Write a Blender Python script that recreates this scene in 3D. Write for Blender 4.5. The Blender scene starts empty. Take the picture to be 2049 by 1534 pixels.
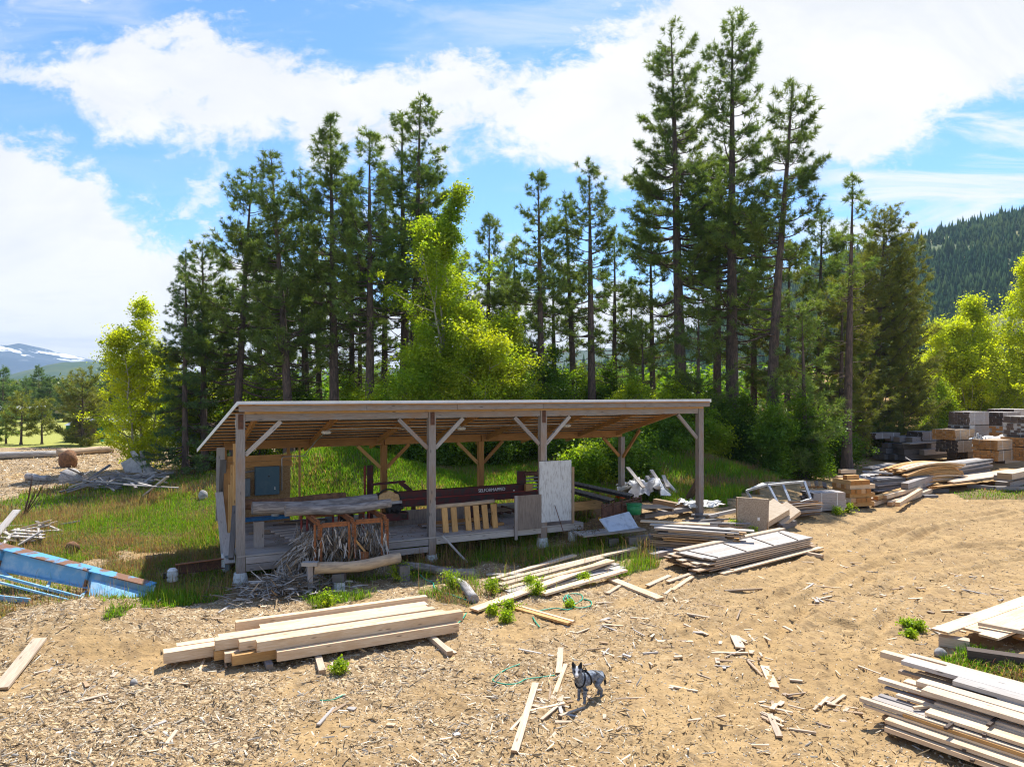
import bpy, math, random
import numpy as np
from mathutils import Vector, Matrix
R = math.radians
scene = bpy.context.scene
COL = scene.collection
# ------------------------------------------------------------------ camera
F_PX, CX, HY, H = 1420.0, 1024.5, 787.0, 5.4      # focal length, centre column, horizon row, eye height
cam_d = bpy.data.cameras.new('camera')
cam = bpy.data.objects.new('camera', cam_d)
COL.objects.link(cam)
cam.location = (0, 0, H)
cam.rotation_euler = (R(90), 0, 0)
cam_d.sensor_fit = 'HORIZONTAL'
cam_d.sensor_width = 36
cam_d.lens = F_PX / 2049 * 36
cam_d.shift_y = (HY - 767) / 2049
cam_d.clip_start = 0.1
cam_d.clip_end = 30000
scene.camera = cam
# ------------------------------------------------------------------ sun, sky, exposure
SUN_EL, SUN_AZ = R(55.5), R(20)                     # azimuth from +Y towards +X
sd = Vector((math.sin(SUN_AZ) * math.cos(SUN_EL), math.cos(SUN_AZ) * math.cos(SUN_EL), math.sin(SUN_EL)))
sun_d = bpy.data.lights.new('sun', 'SUN')
sun_d.energy = 4.8
sun_d.angle = R(0.55)
sun_d.color = (1.0, 0.955, 0.88)
sun = bpy.data.objects.new('sun', sun_d)
COL.objects.link(sun)
sun.rotation_euler = sd.to_track_quat('Z', 'Y').to_euler()
vs = scene.view_settings
scene.display_settings.display_device = 'sRGB'
vs.view_transform = 'Standard'
vs.look = 'None'
vs.exposure = 0.86
vs.gamma = 1.0
vs.use_curve_mapping = False
cy = scene.cycles
cy.max_bounces = 7
cy.diffuse_bounces = 3
cy.transmission_bounces = 5
cy.volume_bounces = 0
cy.caustics_reflective = False
cy.caustics_refractive = False
cy.use_denoising = True
cy.filter_width = 1.15
cy.denoising_input_passes = 'RGB_ALBEDO_NORMAL'
cy.denoising_prefilter = 'ACCURATE'
try:
    cy.denoiser = 'OPENIMAGEDENOISE'
except Exception:
    pass


class NT:
    """small node-tree writer"""
    def __init__(self, tree):
        self.t = tree
        tree.nodes.clear()

    def n(self, kind, **kw):
        nd = self.t.nodes.new(kind)
        for k, v in kw.items():
            setattr(nd, k, v)
        return nd

    def link(self, a, b):
        self.t.links.new(a, b)

    def put(self, sock, v):
        if isinstance(v, bpy.types.NodeSocket):
            self.link(v, sock)
        elif v is not None:
            sock.default_value = v

    def math(self, op, a, b=None, c=None, clamp=False):
        nd = self.n('ShaderNodeMath', operation=op, use_clamp=clamp)
        for i, v in enumerate((a, b, c)):
            if v is not None:
                self.put(nd.inputs[i], v)
        return nd.outputs[0]

    def mix(self, f, a, b, mode='MIX'):
        nd = self.n('ShaderNodeMix', data_type='RGBA', blend_type=mode)
        self.put(nd.inputs[0], f)
        self.put(nd.inputs[6], a if not isinstance(a, tuple) else (*a, 1) if len(a) == 3 else a)
        self.put(nd.inputs[7], b if not isinstance(b, tuple) else (*b, 1) if len(b) == 3 else b)
        return nd.outputs[2]

    def rng(self, v, a, b, c=0.0, d=1.0, smooth=True):
        nd = self.n('ShaderNodeMapRange', interpolation_type='SMOOTHSTEP' if smooth else 'LINEAR', clamp=True)
        for i, x in enumerate((v, a, b, c, d)):
            self.put(nd.inputs[i], x)
        return nd.outputs[0]

    def noise(self, vec, scale, detail=4, rough=0.55, dist=0.0, dims='3D'):
        nd = self.n('ShaderNodeTexNoise', noise_dimensions=dims)
        if vec is not None:
            self.link(vec, nd.inputs['Vector'])
        nd.inputs['Scale'].default_value = scale
        nd.inputs['Detail'].default_value = detail
        nd.inputs['Roughness'].default_value = rough
        nd.inputs['Distortion'].default_value = dist
        return nd.outputs[0]

    def mapping(self, vec, scale=(1, 1, 1), loc=(0, 0, 0), rot=(0, 0, 0)):
        nd = self.n('ShaderNodeMapping')
        self.link(vec, nd.inputs[0])
        nd.inputs['Scale'].default_value = scale
        nd.inputs['Location'].default_value = loc
        nd.inputs['Rotation'].default_value = rot
        return nd.outputs[0]


def build_world():
    w = bpy.data.worlds.new('World')
    scene.world = w
    w.use_nodes = True
    T = NT(w.node_tree)
    out = T.n('ShaderNodeOutputWorld')
    bg = T.n('ShaderNodeBackground')
    sky = T.n('ShaderNodeTexSky', sky_type='NISHITA')
    sky.sun_disc = False
    sky.sun_elevation = SUN_EL
    sky.sun_rotation = SUN_AZ
    sky.altitude = 600
    sky.air_density = 1.0
    sky.dust_density = 0.3
    sky.ozone_density = 2.0
    # the cloud deck is laid out by compass direction and elevation, infinitely far away
    tc = T.n('ShaderNodeTexCoord')
    sep = T.n('ShaderNodeSeparateXYZ')
    T.link(tc.outputs['Generated'], sep.inputs[0])
    x, y, z = sep.outputs
    yy = T.math('MAXIMUM', T.math('ABSOLUTE', y), 0.12)
    u = T.math('DIVIDE', x, yy)
    e = T.math('DIVIDE', z, yy)
    cmb = T.n('ShaderNodeCombineXYZ')
    T.link(u, cmb.inputs[0])
    T.link(T.math('MULTIPLY', e, 1.5), cmb.inputs[1])
    T.link(T.math('SIGN', y), cmb.inputs[2])
    P = cmb.outputs[0]
    n1 = T.noise(P, 4.5, 9, 0.60, 0.35)
    n2 = T.noise(P, 15.0, 6, 0.68, 0.3)
    n3 = T.noise(T.mapping(P, (1.0, 3.2, 1), rot=(0, 0, R(-16))), 4.0, 7, 0.6, 0.5)

    def curve(pts):
        nd = T.n('ShaderNodeFloatCurve')
        c = nd.mapping.curves[0]
        P2 = [((px - CX) / F_PX * 0.5 + 0.5, (HY - py) / F_PX) for px, py in pts]
        while len(c.points) < len(P2):
            c.points.new(0.5, 0.5)
        for p, (a, b) in zip(c.points, P2):
            p.location = (a, b)
            p.handle_type = 'AUTO'
        nd.mapping.use_clip = False
        nd.mapping.update()
        T.link(T.math('MULTIPLY_ADD', u, 0.5, 0.5, clamp=True), nd.inputs['Value'])
        return nd.outputs[0]

    wob = T.math('MULTIPLY_ADD', T.math('SUBTRACT', n1, 0.5), 0.20, T.math('MULTIPLY', T.math('SUBTRACT', n2, 0.5), 0.17))
    ew = T.math('ADD', e, wob)
    up1 = curve([(-380, 60), (0, 95), (150, 88), (330, 40), (480, 70), (620, 105), (720, 150), (850, 150), (930, 135), (1020, 150), (1130, 95), (1230, 30), (1330, -60), (1600, -220), (2400, -330)])
    lo1 = curve([(-380, 150), (0, 165), (100, 200), (220, 285), (420, 285), (560, 300), (640, 350), (760, 330), (900, 330), (1060, 350), (1260, 400), (1500, 380), (1700, 315), (2049, 195), (2400, 100)])
    up2 = curve([(-380, 60), (0, 250), (170, 330), (260, 410), (440, 475), (600, 560), (800, 600), (1000, 560), (1250, 560), (1500, 580), (1750, 600), (2049, 560), (2400, 520)])
    m1 = T.math('MULTIPLY', T.rng(T.math('SUBTRACT', up1, ew), -0.016, 0.036), T.rng(T.math('SUBTRACT', ew, lo1), -0.016, 0.040))
    m2 = T.rng(T.math('SUBTRACT', up2, ew), -0.014, 0.036)
    # wisps: small puffs above the left-hand bank, long streaks low on the right, thin veil high up
    puff = T.math('MULTIPLY', T.rng(n1, 0.54, 0.66), T.rng(n2, 0.44, 0.60))
    streak = T.math('MULTIPLY', T.rng(n3, 0.40, 0.64), T.rng(u, 0.30, 0.50))
    streak = T.math('MULTIPLY', streak, T.rng(e, 0.60, 0.40))
    veil = T.math('MULTIPLY', T.rng(n3, 0.42, 0.75), T.math('MULTIPLY_ADD', T.rng(e, 0.36, 0.56), 0.42, 0.10))
    m = T.math('MAXIMUM', m1, m2)
    m = T.math('MAXIMUM', m, T.math('MULTIPLY', puff, 0.75))
    m = T.math('MAXIMUM', m, T.math('MULTIPLY', streak, 0.92))
    m = T.math('MAXIMUM', m, veil)
    below = T.rng(z, -0.02, 0.0)
    m = T.math('MULTIPLY', m, below)
    # cloud brightness: sunlit white with flat greyer bases low down
    streaks2 = T.noise(T.mapping(P, (1.0, 5.0, 1)), 3.0, 6, 0.6, 0.3)
    grey = T.math('MULTIPLY', T.rng(streaks2, 0.47, 0.70), T.rng(e, 0.34, 0.05))
    soft = T.rng(T.noise(P, 2.6, 8, 0.62, 0.6), 0.40, 0.68)
    ccol = T.mix(T.math('MULTIPLY', grey, 0.75), (4.5, 4.52, 4.55), (3.15, 3.4, 3.75))
    ccol = T.mix(T.math('MULTIPLY', soft, 0.5), ccol, (3.1, 3.35, 3.7))
    blue = T.mix(1.0, sky.outputs[0], (0.55, 0.75, 0.97), 'MULTIPLY')
    colr = T.mix(m, blue, ccol)
    T.link(colr, bg.inputs['Color'])
    bg.inputs['Strength'].default_value = 0.13
    T.link(bg.outputs[0], out.inputs['Surface'])


build_world()
# ------------------------------------------------------------------ numbers
rnd = random.Random(7)
rng = np.random.default_rng(11)


def _hash(ix, iy, s):
    h = (ix.astype(np.int64) * 374761393 + iy.astype(np.int64) * 668265263 + s * 1274126177) & 0x7fffffff
    h = ((h ^ (h >> 13)) * 1274126177) & 0x7fffffff
    h = (h ^ (h >> 16)) & 0xffffff
    return h / float(0xffffff)


def vnoise(x, y, s=0):
    x = np.asarray(x, float); y = np.asarray(y, float)
    ix = np.floor(x); iy = np.floor(y)
    fx = x - ix; fy = y - iy
    fx = fx * fx * (3 - 2 * fx); fy = fy * fy * (3 - 2 * fy)
    a = _hash(ix, iy, s); b = _hash(ix + 1, iy, s); c = _hash(ix, iy + 1, s); d = _hash(ix + 1, iy + 1, s)
    return (a * (1 - fx) + b * fx) * (1 - fy) + (c * (1 - fx) + d * fx) * fy


def fbm(x, y, s=0, octv=4, g=0.5):
    v = 0; a = 1; t = 0
    for i in range(octv):
        v = v + a * vnoise(x * 2 ** i, y * 2 ** i, s + i * 17)
        t += a; a *= g
    return v / t


def sstep(x, a, b):
    t = np.clip((np.asarray(x, float) - a) / (b - a), 0, 1)
    return t * t * (3 - 2 * t)


# ------------------------------------------------------------------ the shed's frame: a along its front, b towards its back
P1 = np.array([-7.77, 20.3])
_a = math.atan2(28.1 - 20.3, 7.43 + 7.77)
U = np.array([math.cos(_a), math.sin(_a)])
W = np.array([-U[1], U[0]])
LEN, DEP = 17.08, 5.2


def S(a, b, z):
    p = P1 + U * a + W * b
    return Vector((p[0], p[1], z))


# ------------------------------------------------------------------ lie of the land
def gh(x, y):
    x = np.asarray(x, float); y = np.asarray(y, float)
    a = (x - P1[0]) * U[0] + (y - P1[1]) * U[1]
    b = (x - P1[0]) * W[0] + (y - P1[1]) * W[1]
    z = 0.55 * sstep(a, 8, 17) * sstep(b, -3.0, 1.0) * sstep(x, 17, 10)
    z = z + 0.75 * sstep(b, 5.5, 16) * sstep(x, 22, 12) * sstep(x, -22, -12)
    z = z + 2.0 * np.exp(-(((x + 8.3) / 4.6) ** 2 + ((y - 35) / 3.6) ** 2))
    z = z + 0.30 * np.exp(-(((x + 14.5) / 3.5) ** 2 + ((y - 33) / 4.5) ** 2))
    z = z + 0.8 * np.exp(-(((x - 8.5) / 7) ** 2 + ((y - 41) / 4) ** 2))
    z = z + 0.62 * np.exp(-(((x + 9.6) / 1.9) ** 2 + ((y - 16.2) / 1.5) ** 2)) + 0.25 * np.exp(-(((x + 12.5) / 2.5) ** 2 + ((y - 15.0) / 1.6) ** 2))
    z = z - 0.25 * np.exp(-(((x + 9.4) / 1.6) ** 2 + ((y - 20.3) / 1.0) ** 2))
    z = z + 0.12 * (fbm(x * 0.22, y * 0.22, 3, 3) - 0.5)
    return z


def gz(x, y):
    return float(gh(x, y))


def at(px, py, dz=0.0):
    """point on the land (raised by dz) seen at photo pixel px, py"""
    u = (px - CX) / F_PX
    z = dz
    for _ in range(12):
        Y = F_PX * (H - z) / (py - HY)
        z = 0.5 * z + 0.5 * (gz(u * Y, Y) + dz)
    return Vector((u * Y, Y, z))


def deep(px, py, Y):
    """point at distance Y in the direction of photo pixel px, py"""
    return Vector(((px - CX) / F_PX * Y, Y, H - (py - HY) / F_PX * Y))


# ------------------------------------------------------------------ meshes
def mesh_np(name, V, F, mat=None, col=None, smooth=False):
    """V (n,3); F list of (m,k) index arrays"""
    V = np.asarray(V, np.float32)
    me = bpy.data.meshes.new(name)
    if not isinstance(F, list):
        F = [F]
    F = [np.asarray(f, np.int32) for f in F if len(f)]
    me.vertices.add(len(V))
    me.vertices.foreach_set('co', V.ravel())
    nl = sum(f.size for f in F)
    nf = sum(len(f) for f in F)
    me.loops.add(nl)
    me.loops.foreach_set('vertex_index', np.concatenate([f.ravel() for f in F]))
    me.polygons.add(nf)
    tot = np.concatenate([np.full(len(f), f.shape[1], np.int32) for f in F])
    st = np.concatenate([[0], np.cumsum(tot)[:-1]]).astype(np.int32)
    me.polygons.foreach_set('loop_start', st)
    me.polygons.foreach_set('loop_total', tot)
    if smooth:
        me.polygons.foreach_set('use_smooth', np.ones(nf, bool))
    if col is not None:
        at_ = me.color_attributes.new('col', 'FLOAT_COLOR', 'POINT')
        c = np.ones((len(V), 4), np.float32)
        c[:, :col.shape[1]] = col
        at_.data.foreach_set('color', c.ravel())
    me.update(calc_edges=True)
    if mat:
        me.materials.append(mat)
    return me


class MB:
    """collects shapes into one mesh"""
    def __init__(self):
        self.v = []; self.f = []

    def add(self, vs, fs):
        o = len(self.v)
        self.v += [tuple(p) for p in vs]
        self.f += [tuple(i + o for i in f) for f in fs]
        return self

    def box(self, lo, hi, M=None):
        x0, y0, z0 = lo; x1, y1, z1 = hi
        vs = [Vector(p) for p in ((x0, y0, z0), (x1, y0, z0), (x1, y1, z0), (x0, y1, z0), (x0, y0, z1), (x1, y0, z1), (x1, y1, z1), (x0, y1, z1))]
        if M is not None:
            vs = [M @ p for p in vs]
        return self.add(vs, [(0, 3, 2, 1), (4, 5, 6, 7), (0, 1, 5, 4), (1, 2, 6, 5), (2, 3, 7, 6), (3, 0, 4, 7)])

    def bar(self, p0, p1, w, t, roll=0.0, nseg=1, bend=0.0, jit=0.0, up=Vector((0, 0, 1)), r=rnd):
        """rectangular bar from p0 to p1 (axis in the middle), w sideways, t upward"""
        p0 = Vector(p0); p1 = Vector(p1)
        x = (p1 - p0).normalized()
        if abs(x.dot(up)) > 0.98:
            up = Vector((0, 1, 0)) if abs(x.y) < 0.9 else Vector((1, 0, 0))
        yv = up.cross(x).normalized(); zv = x.cross(yv)
        q = Matrix.Rotation(roll, 3, x)
        yv = q @ yv; zv = q @ zv
        rings = []
        for i in range(nseg + 1):
            k = i / nseg
            c = p0.lerp(p1, k) + zv * (bend * 4 * k * (1 - k))
            jw = 1 + r.uniform(-jit, jit); jt = 1 + r.uniform(-jit, jit)
            rings.append([c + yv * (sy * w / 2 * jw) + zv * (sz * t / 2 * jt) for sy, sz in ((-1, -1), (1, -1), (1, 1), (-1, 1))])
        return self.loft(rings)

    def loft(self, rings, caps=True):
        o = len(self.v); n = len(rings[0])
        for rg in rings:
            self.v += [tuple(p) for p in rg]
        for i in range(len(rings) - 1):
            for j in range(n):
                a = o + i * n + j; b = o + i * n + (j + 1) % n
                self.f.append((a, b, b + n, a + n))
        if caps:
            self.f.append(tuple(o + j for j in reversed(range(n))))
            self.f.append(tuple(o + (len(rings) - 1) * n + j for j in range(n)))
        return self

    def tube(self, pts, r, n=8, jit=0.0, caps=True, rr=rnd):
        pts = [Vector(p) for p in pts]
        if not hasattr(r, '__len__'):
            r = [r] * len(pts)
        rings = []
        ref = None
        for i, p in enumerate(pts):
            d = (pts[min(i + 1, len(pts) - 1)] - pts[max(i - 1, 0)])
            d = d.normalized() if d.length > 1e-9 else Vector((0, 0, 1))
            if ref is None:
                ref = d.orthogonal().normalized()
            ref = (ref - d * ref.dot(d))
            ref = ref.normalized() if ref.length > 1e-6 else d.orthogonal().normalized()
            b = d.cross(ref)
            rings.append([p + (ref * math.cos(2 * math.pi * k / n) + b * math.sin(2 * math.pi * k / n)) * r[i] * (1 + rr.uniform(-jit, jit)) for k in range(n)])
        return self.loft(rings, caps)

    def mesh(self, name, mat=None, smooth=False):
        me = bpy.data.meshes.new(name)
        me.from_pydata(self.v, [], self.f)
        if smooth:
            me.polygons.foreach_set('use_smooth', [True] * len(me.polygons))
        me.update()
        if mat:
            me.materials.append(mat)
        return me

    def build(self, name, mat=None, parent=None, smooth=False, centre=True, label=None):
        """links the collected shapes as one object whose origin is at their middle"""
        vs = np.array(self.v)
        c = np.zeros(3)
        if centre:
            c = vs.mean(0)
            self.v = [tuple(p) for p in (vs - c)]
        o = bpy.data.objects.new(name, self.mesh(name, mat, smooth))
        COL.objects.link(o)
        o.location = c
        if parent is not None:
            hang(o, parent)
        if label:
            o['label'] = label
        return o


_world = {}


def hang(o, parent):
    """parent o to parent without moving it (parents here carry plain location / z-rotation)"""
    o.parent = parent
    o.matrix_parent_inverse = world_of(parent).inverted()


def world_of(o):
    m = Matrix.LocRotScale(o.location, o.rotation_euler, o.scale)
    if o.parent is not None:
        return world_of(o.parent) @ o.matrix_parent_inverse @ m
    return m


def tag(o, label, cat, group=None):
    o['label'] = label
    o['category'] = cat
    o['kind'] = 'thing'
    if group:
        o['group'] = group
    return o


def thing(name, label, cat, loc=(0, 0, 0), group=None):
    o = bpy.data.objects.new(name, None)
    o.empty_display_size = 0.2
    COL.objects.link(o)
    o.location = loc
    return tag(o, label, cat, group)


def part(name, me, parent, loc=(0, 0, 0)):
    o = bpy.data.objects.new(name, me)
    COL.objects.link(o)
    o.parent = parent
    o.location = loc
    return o


def struct(name, me, kind='structure', label=None):
    o = bpy.data.objects.new(name, me)
    COL.objects.link(o)
    o['kind'] = kind
    if label:
        o['label'] = label
    return o


def copy_tree(o, parent=None):
    c = o.copy()
    COL.objects.link(c)
    if parent is not None:
        c.parent = parent
    for ch in list(o.children):
        copy_tree(ch, c)
    return c


def timber(name, p0, p1, w, t, mat, parent=None, roll=0.0, nseg=4, bend=0.0, jit=0.03, up=(0, 0, 1)):
    """a sawn piece whose own x axis runs along its grain; p0, p1 are the middle of its ends"""
    p0 = Vector(p0); p1 = Vector(p1)
    L = (p1 - p0).length
    m = MB()
    rr = random.Random(int(L * 1e4) ^ int(abs(p0.x) * 977) ^ int(abs(p0.y) * 131))
    m.bar((-L / 2, 0, 0), (L / 2, 0, 0), w, t, 0, nseg, bend, jit, r=rr)
    x = (p1 - p0).normalized()
    upv = Vector(up)
    if abs(x.dot(upv)) > 0.98:
        upv = Vector((U[0], U[1], 0)) if abs(x.z) > 0.9 else Vector((0, 0, 1))
    y = upv.cross(x).normalized(); z = x.cross(y)
    M = Matrix((x, y, z)).transposed()
    if roll:
        M = M @ Matrix.Rotation(roll, 3, 'X')
    o = bpy.data.objects.new(name, m.mesh(name, mat))
    COL.objects.link(o)
    o.rotation_euler = M.to_euler()
    o.location = (p0 + p1) / 2
    if parent is not None:
        hang(o, parent)
    return o


def log_obj(name, p0, p1, r0, r1, mat, parent=None, n=14, wob=0.04, bendv=None):
    p0 = Vector(p0); p1 = Vector(p1)
    L = (p1 - p0).length
    m = MB()
    k = 9
    rr = random.Random(int(L * 1e4) + int(abs(p0.x) * 997))
    ph = rr.uniform(0, 6)
    pts = [(-L / 2 + L * i / (k - 1), wob * math.sin(ph + i * 0.9), wob * math.cos(ph + i * 0.7)) for i in range(k)]
    m.tube(pts, [(r0 + (r1 - r0) * i / (k - 1)) * rr.uniform(0.95, 1.05) for i in range(k)], n, 0.05, rr=rr)
    x = (p1 - p0).normalized()
    y = Vector((0, 0, 1)).cross(x)
    y = y.normalized() if y.length > 1e-3 else Vector((0, 1, 0))
    M = Matrix((x, y, x.cross(y))).transposed()
    me = m.mesh(name, mat, True)
    o = bpy.data.objects.new(name, me)
    for p in me.polygons:
        if len(p.vertices) > 4:
            p.use_smooth = False
    COL.objects.link(o)
    o.rotation_euler = M.to_euler()
    o.location = (p0 + p1) / 2
    if parent is not None:
        hang(o, parent)
    return o
# ------------------------------------------------------------------ materials
def new_mat(name):
    m = bpy.data.materials.new(name)
    m.use_nodes = True
    return m, NT(m.node_tree)


def finish(T, color, rough=0.8, metal=0.0, bump=None, bstr=0.3, bdist=0.01, spec=0.3):
    out = T.n('ShaderNodeOutputMaterial')
    p = T.n('ShaderNodeBsdfPrincipled')
    T.put(p.inputs['Base Color'], color if not isinstance(color, tuple) else (*color[:3], 1))
    T.put(p.inputs['Roughness'], rough)
    p.inputs['Metallic'].default_value = metal
    p.inputs['Specular IOR Level'].default_value = spec
    if bump is not None:
        b = T.n('ShaderNodeBump')
        b.inputs['Strength'].default_value = bstr
        b.inputs['Distance'].default_value = bdist
        T.link(bump, b.inputs['Height'])
        T.link(b.outputs[0], p.inputs['Normal'])
    T.link(p.outputs[0], out.inputs['Surface'])
    return p


def wood(name, c1, c2, stain=None, stain_amt=0.5, vary=0.25, knots=True, rough=0.85):
    m, T = new_mat(name)
    tc = T.n('ShaderNodeTexCoord')
    oi = T.n('ShaderNodeObjectInfo')
    off = T.n('ShaderNodeVectorMath', operation='ADD')
    T.link(tc.outputs['Object'], off.inputs[0])
    sc = T.n('ShaderNodeVectorMath', operation='SCALE')
    cmb = T.n('ShaderNodeCombineXYZ')
    for i in range(3):
        T.link(oi.outputs['Random'], cmb.inputs[i])
    T.link(cmb.outputs[0], sc.inputs[0])
    sc.inputs['Scale'].default_value = 37.0
    T.link(sc.outputs[0], off.inputs[1])
    V = off.outputs[0]
    g1 = T.noise(T.mapping(V, (0.9, 14, 14)), 3.0, 5, 0.6, 0.6)
    g2 = T.noise(T.mapping(V, (2.0, 55, 55)), 3.0, 3, 0.6)
    g = T.math('MULTIPLY_ADD', g2, 0.4, T.math('MULTIPLY', g1, 0.6))
    c = T.mix(T.rng(g, 0.32, 0.68), c1, c2)
    if stain:
        s = T.noise(T.mapping(V, (0.7, 2.0, 2.0)), 1.6, 4, 0.6)
        c = T.mix(T.math('MULTIPLY', T.rng(s, 0.42, 0.72), stain_amt), c, stain)
    if knots:
        vo = T.n('ShaderNodeTexVoronoi', feature='F1')
        T.link(T.mapping(V, (1.0, 4.0, 4.0)), vo.inputs['Vector'])
        vo.inputs['Scale'].default_value = 1.9
        k = T.rng(vo.outputs['Distance'], 0.17, 0.06)
        c = T.mix(T.math('MULTIPLY', k, 0.8), c, tuple(x * 0.35 for x in c2))
    v = T.math('MULTIPLY_ADD', oi.outputs['Random'], vary * 2, 1 - vary)
    gc = T.n('ShaderNodeCombineXYZ')
    for i in range(3):
        T.link(v, gc.inputs[i])
    c = T.mix(1.0, c, gc.outputs[0], 'MULTIPLY')
    # sawn ends: growth rings, deeper in colour than the faces
    sn = T.n('ShaderNodeSeparateXYZ'); T.link(tc.outputs['Normal'], sn.inputs[0])
    wv = T.n('ShaderNodeTexWave', wave_type='RINGS', rings_direction='X'); wv.inputs['Scale'].default_value = 16.0; wv.inputs['Distortion'].default_value = 2.0
    T.link(T.mapping(tc.outputs['Object'], (1, 1, 1), (0, 0.09, 0.05)), wv.inputs['Vector'])
    endc = T.mix(T.math('MULTIPLY', wv.outputs['Fac'], 0.5), tuple(x * y for x, y in zip(c2, (1.0, 0.86, 0.70))), tuple(x * 0.5 for x in c2))
    c = T.mix(T.rng(T.math('ABSOLUTE', sn.outputs[0]), 0.85, 0.92), c, endc)
    finish(T, c, rough, 0, g, 0.35, 0.006)
    return m


def plain(name, c, rough=0.6, metal=0.0, c2=None, scale=6.0, lo=0.45, hi=0.62, bump=0.15, stretch=(1, 1, 1)):
    m, T = new_mat(name)
    tc = T.n('ShaderNodeTexCoord')
    V = T.mapping(tc.outputs['Object'], stretch)
    n = T.noise(V, scale, 6, 0.62, 0.3)
    col = T.mix(T.rng(n, lo, hi), c, c2 if c2 else tuple(x * 0.7 for x in c))
    finish(T, col, rough, metal, n, bump, 0.01)
    return m


M = {}
M['fresh'] = wood('fresh_sawn_wood', (0.76, 0.61, 0.43), (0.60, 0.42, 0.25), (0.45, 0.26, 0.12), 0.42, 0.14)
M['fresh2'] = wood('sawn_wood_sun_bleached', (0.64, 0.52, 0.385), (0.44, 0.33, 0.22), (0.34, 0.27, 0.21), 0.5, 0.18)
M['orange'] = wood('yellowed_sawn_wood', (0.62, 0.38, 0.15), (0.42, 0.22, 0.075), (0.28, 0.15, 0.06), 0.35, 0.18)
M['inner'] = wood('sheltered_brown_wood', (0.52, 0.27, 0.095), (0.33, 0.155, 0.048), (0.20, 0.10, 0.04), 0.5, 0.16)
M['grey'] = wood('weathered_grey_wood', (0.37, 0.345, 0.33), (0.235, 0.215, 0.205), (0.30, 0.21, 0.15), 0.5, 0.22)
M['greylt'] = wood('pale_grey_wood', (0.51, 0.475, 0.435), (0.34, 0.31, 0.28), (0.40, 0.32, 0.25), 0.4, 0.18)
M['post'] = wood('weathered_post_wood', (0.33, 0.30, 0.275), (0.185, 0.16, 0.145), (0.30, 0.19, 0.115), 0.65, 0.10)
M['dark'] = wood('dark_brown_wood', (0.15, 0.11, 0.085), (0.075, 0.055, 0.045), (0.05, 0.04, 0.035), 0.5, 0.3)
M['darkgrey'] = wood('old_charcoal_grey_wood', (0.20, 0.195, 0.195), (0.115, 0.11, 0.11), (0.17, 0.13, 0.10), 0.5, 0.3)
M['brownpile'] = wood('rain_stained_stacked_wood', (0.46, 0.32, 0.19), (0.27, 0.175, 0.10), (0.24, 0.22, 0.20), 0.75, 0.3)
M['bark'] = plain('pine_bark', (0.085, 0.064, 0.052), 0.95, 0, (0.16, 0.11, 0.085), 9, 0.42, 0.62, 0.9, (1, 1, 0.25))
M['logbark'] = plain('flaking_log_bark', (0.18, 0.155, 0.14), 0.95, 0, (0.34, 0.30, 0.27), 7, 0.42, 0.6, 0.9, (0.35, 2.2, 2.2))
M['peeled'] = plain('peeled_log', (0.52, 0.38, 0.24), 0.85, 0, (0.34, 0.25, 0.17), 5, 0.42, 0.62, 0.5, (0.4, 2.5, 2.5))
M['whitebark'] = plain('pale_smooth_bark', (0.40, 0.36, 0.27), 0.9, 0, (0.20, 0.17, 0.12), 8, 0.5, 0.7, 0.3)
M['osb'] = plain('strand_board', (0.36, 0.235, 0.115), 0.85, 0, (0.24, 0.14, 0.06), 16, 0.42, 0.6, 0.3, (1, 1, 2.0))
M['osbgrey'] = plain('weathered_strand_board', (0.40, 0.33, 0.25), 0.9, 0, (0.27, 0.21, 0.15), 17, 0.42, 0.6, 0.3, (1, 1, 2.2))
M['ply'] = plain('plywood_face', (0.58, 0.47, 0.34), 0.8, 0, (0.48, 0.37, 0.25), 6, 0.4, 0.65, 0.1, (0.4, 3, 3))
M['whiteply'] = plain('flaking_white_painted_plywood', (0.56, 0.57, 0.56), 0.8, 0, (0.36, 0.345, 0.33), 7, 0.46, 0.66, 0.2, (4, 4, 0.6))
M['brownply'] = plain('weathered_brown_plywood', (0.235, 0.19, 0.155), 0.9, 0, (0.155, 0.125, 0.105), 5, 0.4, 0.65, 0.2, (6, 6, 0.5))
M['concrete'] = plain('painted_concrete_pier', (0.62, 0.66, 0.66), 0.9, 0, (0.42, 0.44, 0.42), 10)
M['stone'] = plain('weathered_stone', (0.34, 0.325, 0.30), 0.95, 0, (0.20, 0.19, 0.175), 9, 0.4, 0.65, 0.6)
M['rust'] = plain('rusted_steel', (0.205, 0.085, 0.038), 0.75, 0.25, (0.33, 0.125, 0.045), 9, 0.4, 0.6, 0.3)
M['rustdark'] = plain('dark_rusted_steel', (0.095, 0.05, 0.035), 0.8, 0.2, (0.16, 0.075, 0.045), 8, 0.4, 0.6, 0.3)
M['redsteel'] = plain('worn_dark_red_paint', (0.095, 0.024, 0.022), 0.6, 0.1, (0.05, 0.036, 0.034), 5, 0.46, 0.62)
M['redpaint'] = plain('red_painted_steel', (0.26, 0.03, 0.024), 0.5, 0, (0.15, 0.03, 0.022), 8)
M['blackiron'] = plain('black_greasy_iron', (0.022, 0.021, 0.02), 0.55, 0.4, (0.05, 0.045, 0.04), 9)
M['steel'] = plain('dull_grey_steel', (0.30, 0.31, 0.32), 0.45, 0.7, (0.22, 0.21, 0.21), 7)
M['alu'] = plain('dull_aluminium', (0.50, 0.52, 0.54), 0.45, 0.6, (0.38, 0.39, 0.40), 8)
M['tin'] = plain('galvanised_sheet', (0.42, 0.46, 0.50), 0.5, 0.5, (0.32, 0.35, 0.38), 5)
M['roofwhite'] = plain('white_roof_metal', (0.80, 0.80, 0.78), 0.45, 0.0, (0.72, 0.72, 0.70), 2)
M['bluebox'] = plain('blue_grey_enamel', (0.055, 0.115, 0.155), 0.5, 0.0, (0.075, 0.135, 0.17), 3)
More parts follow.
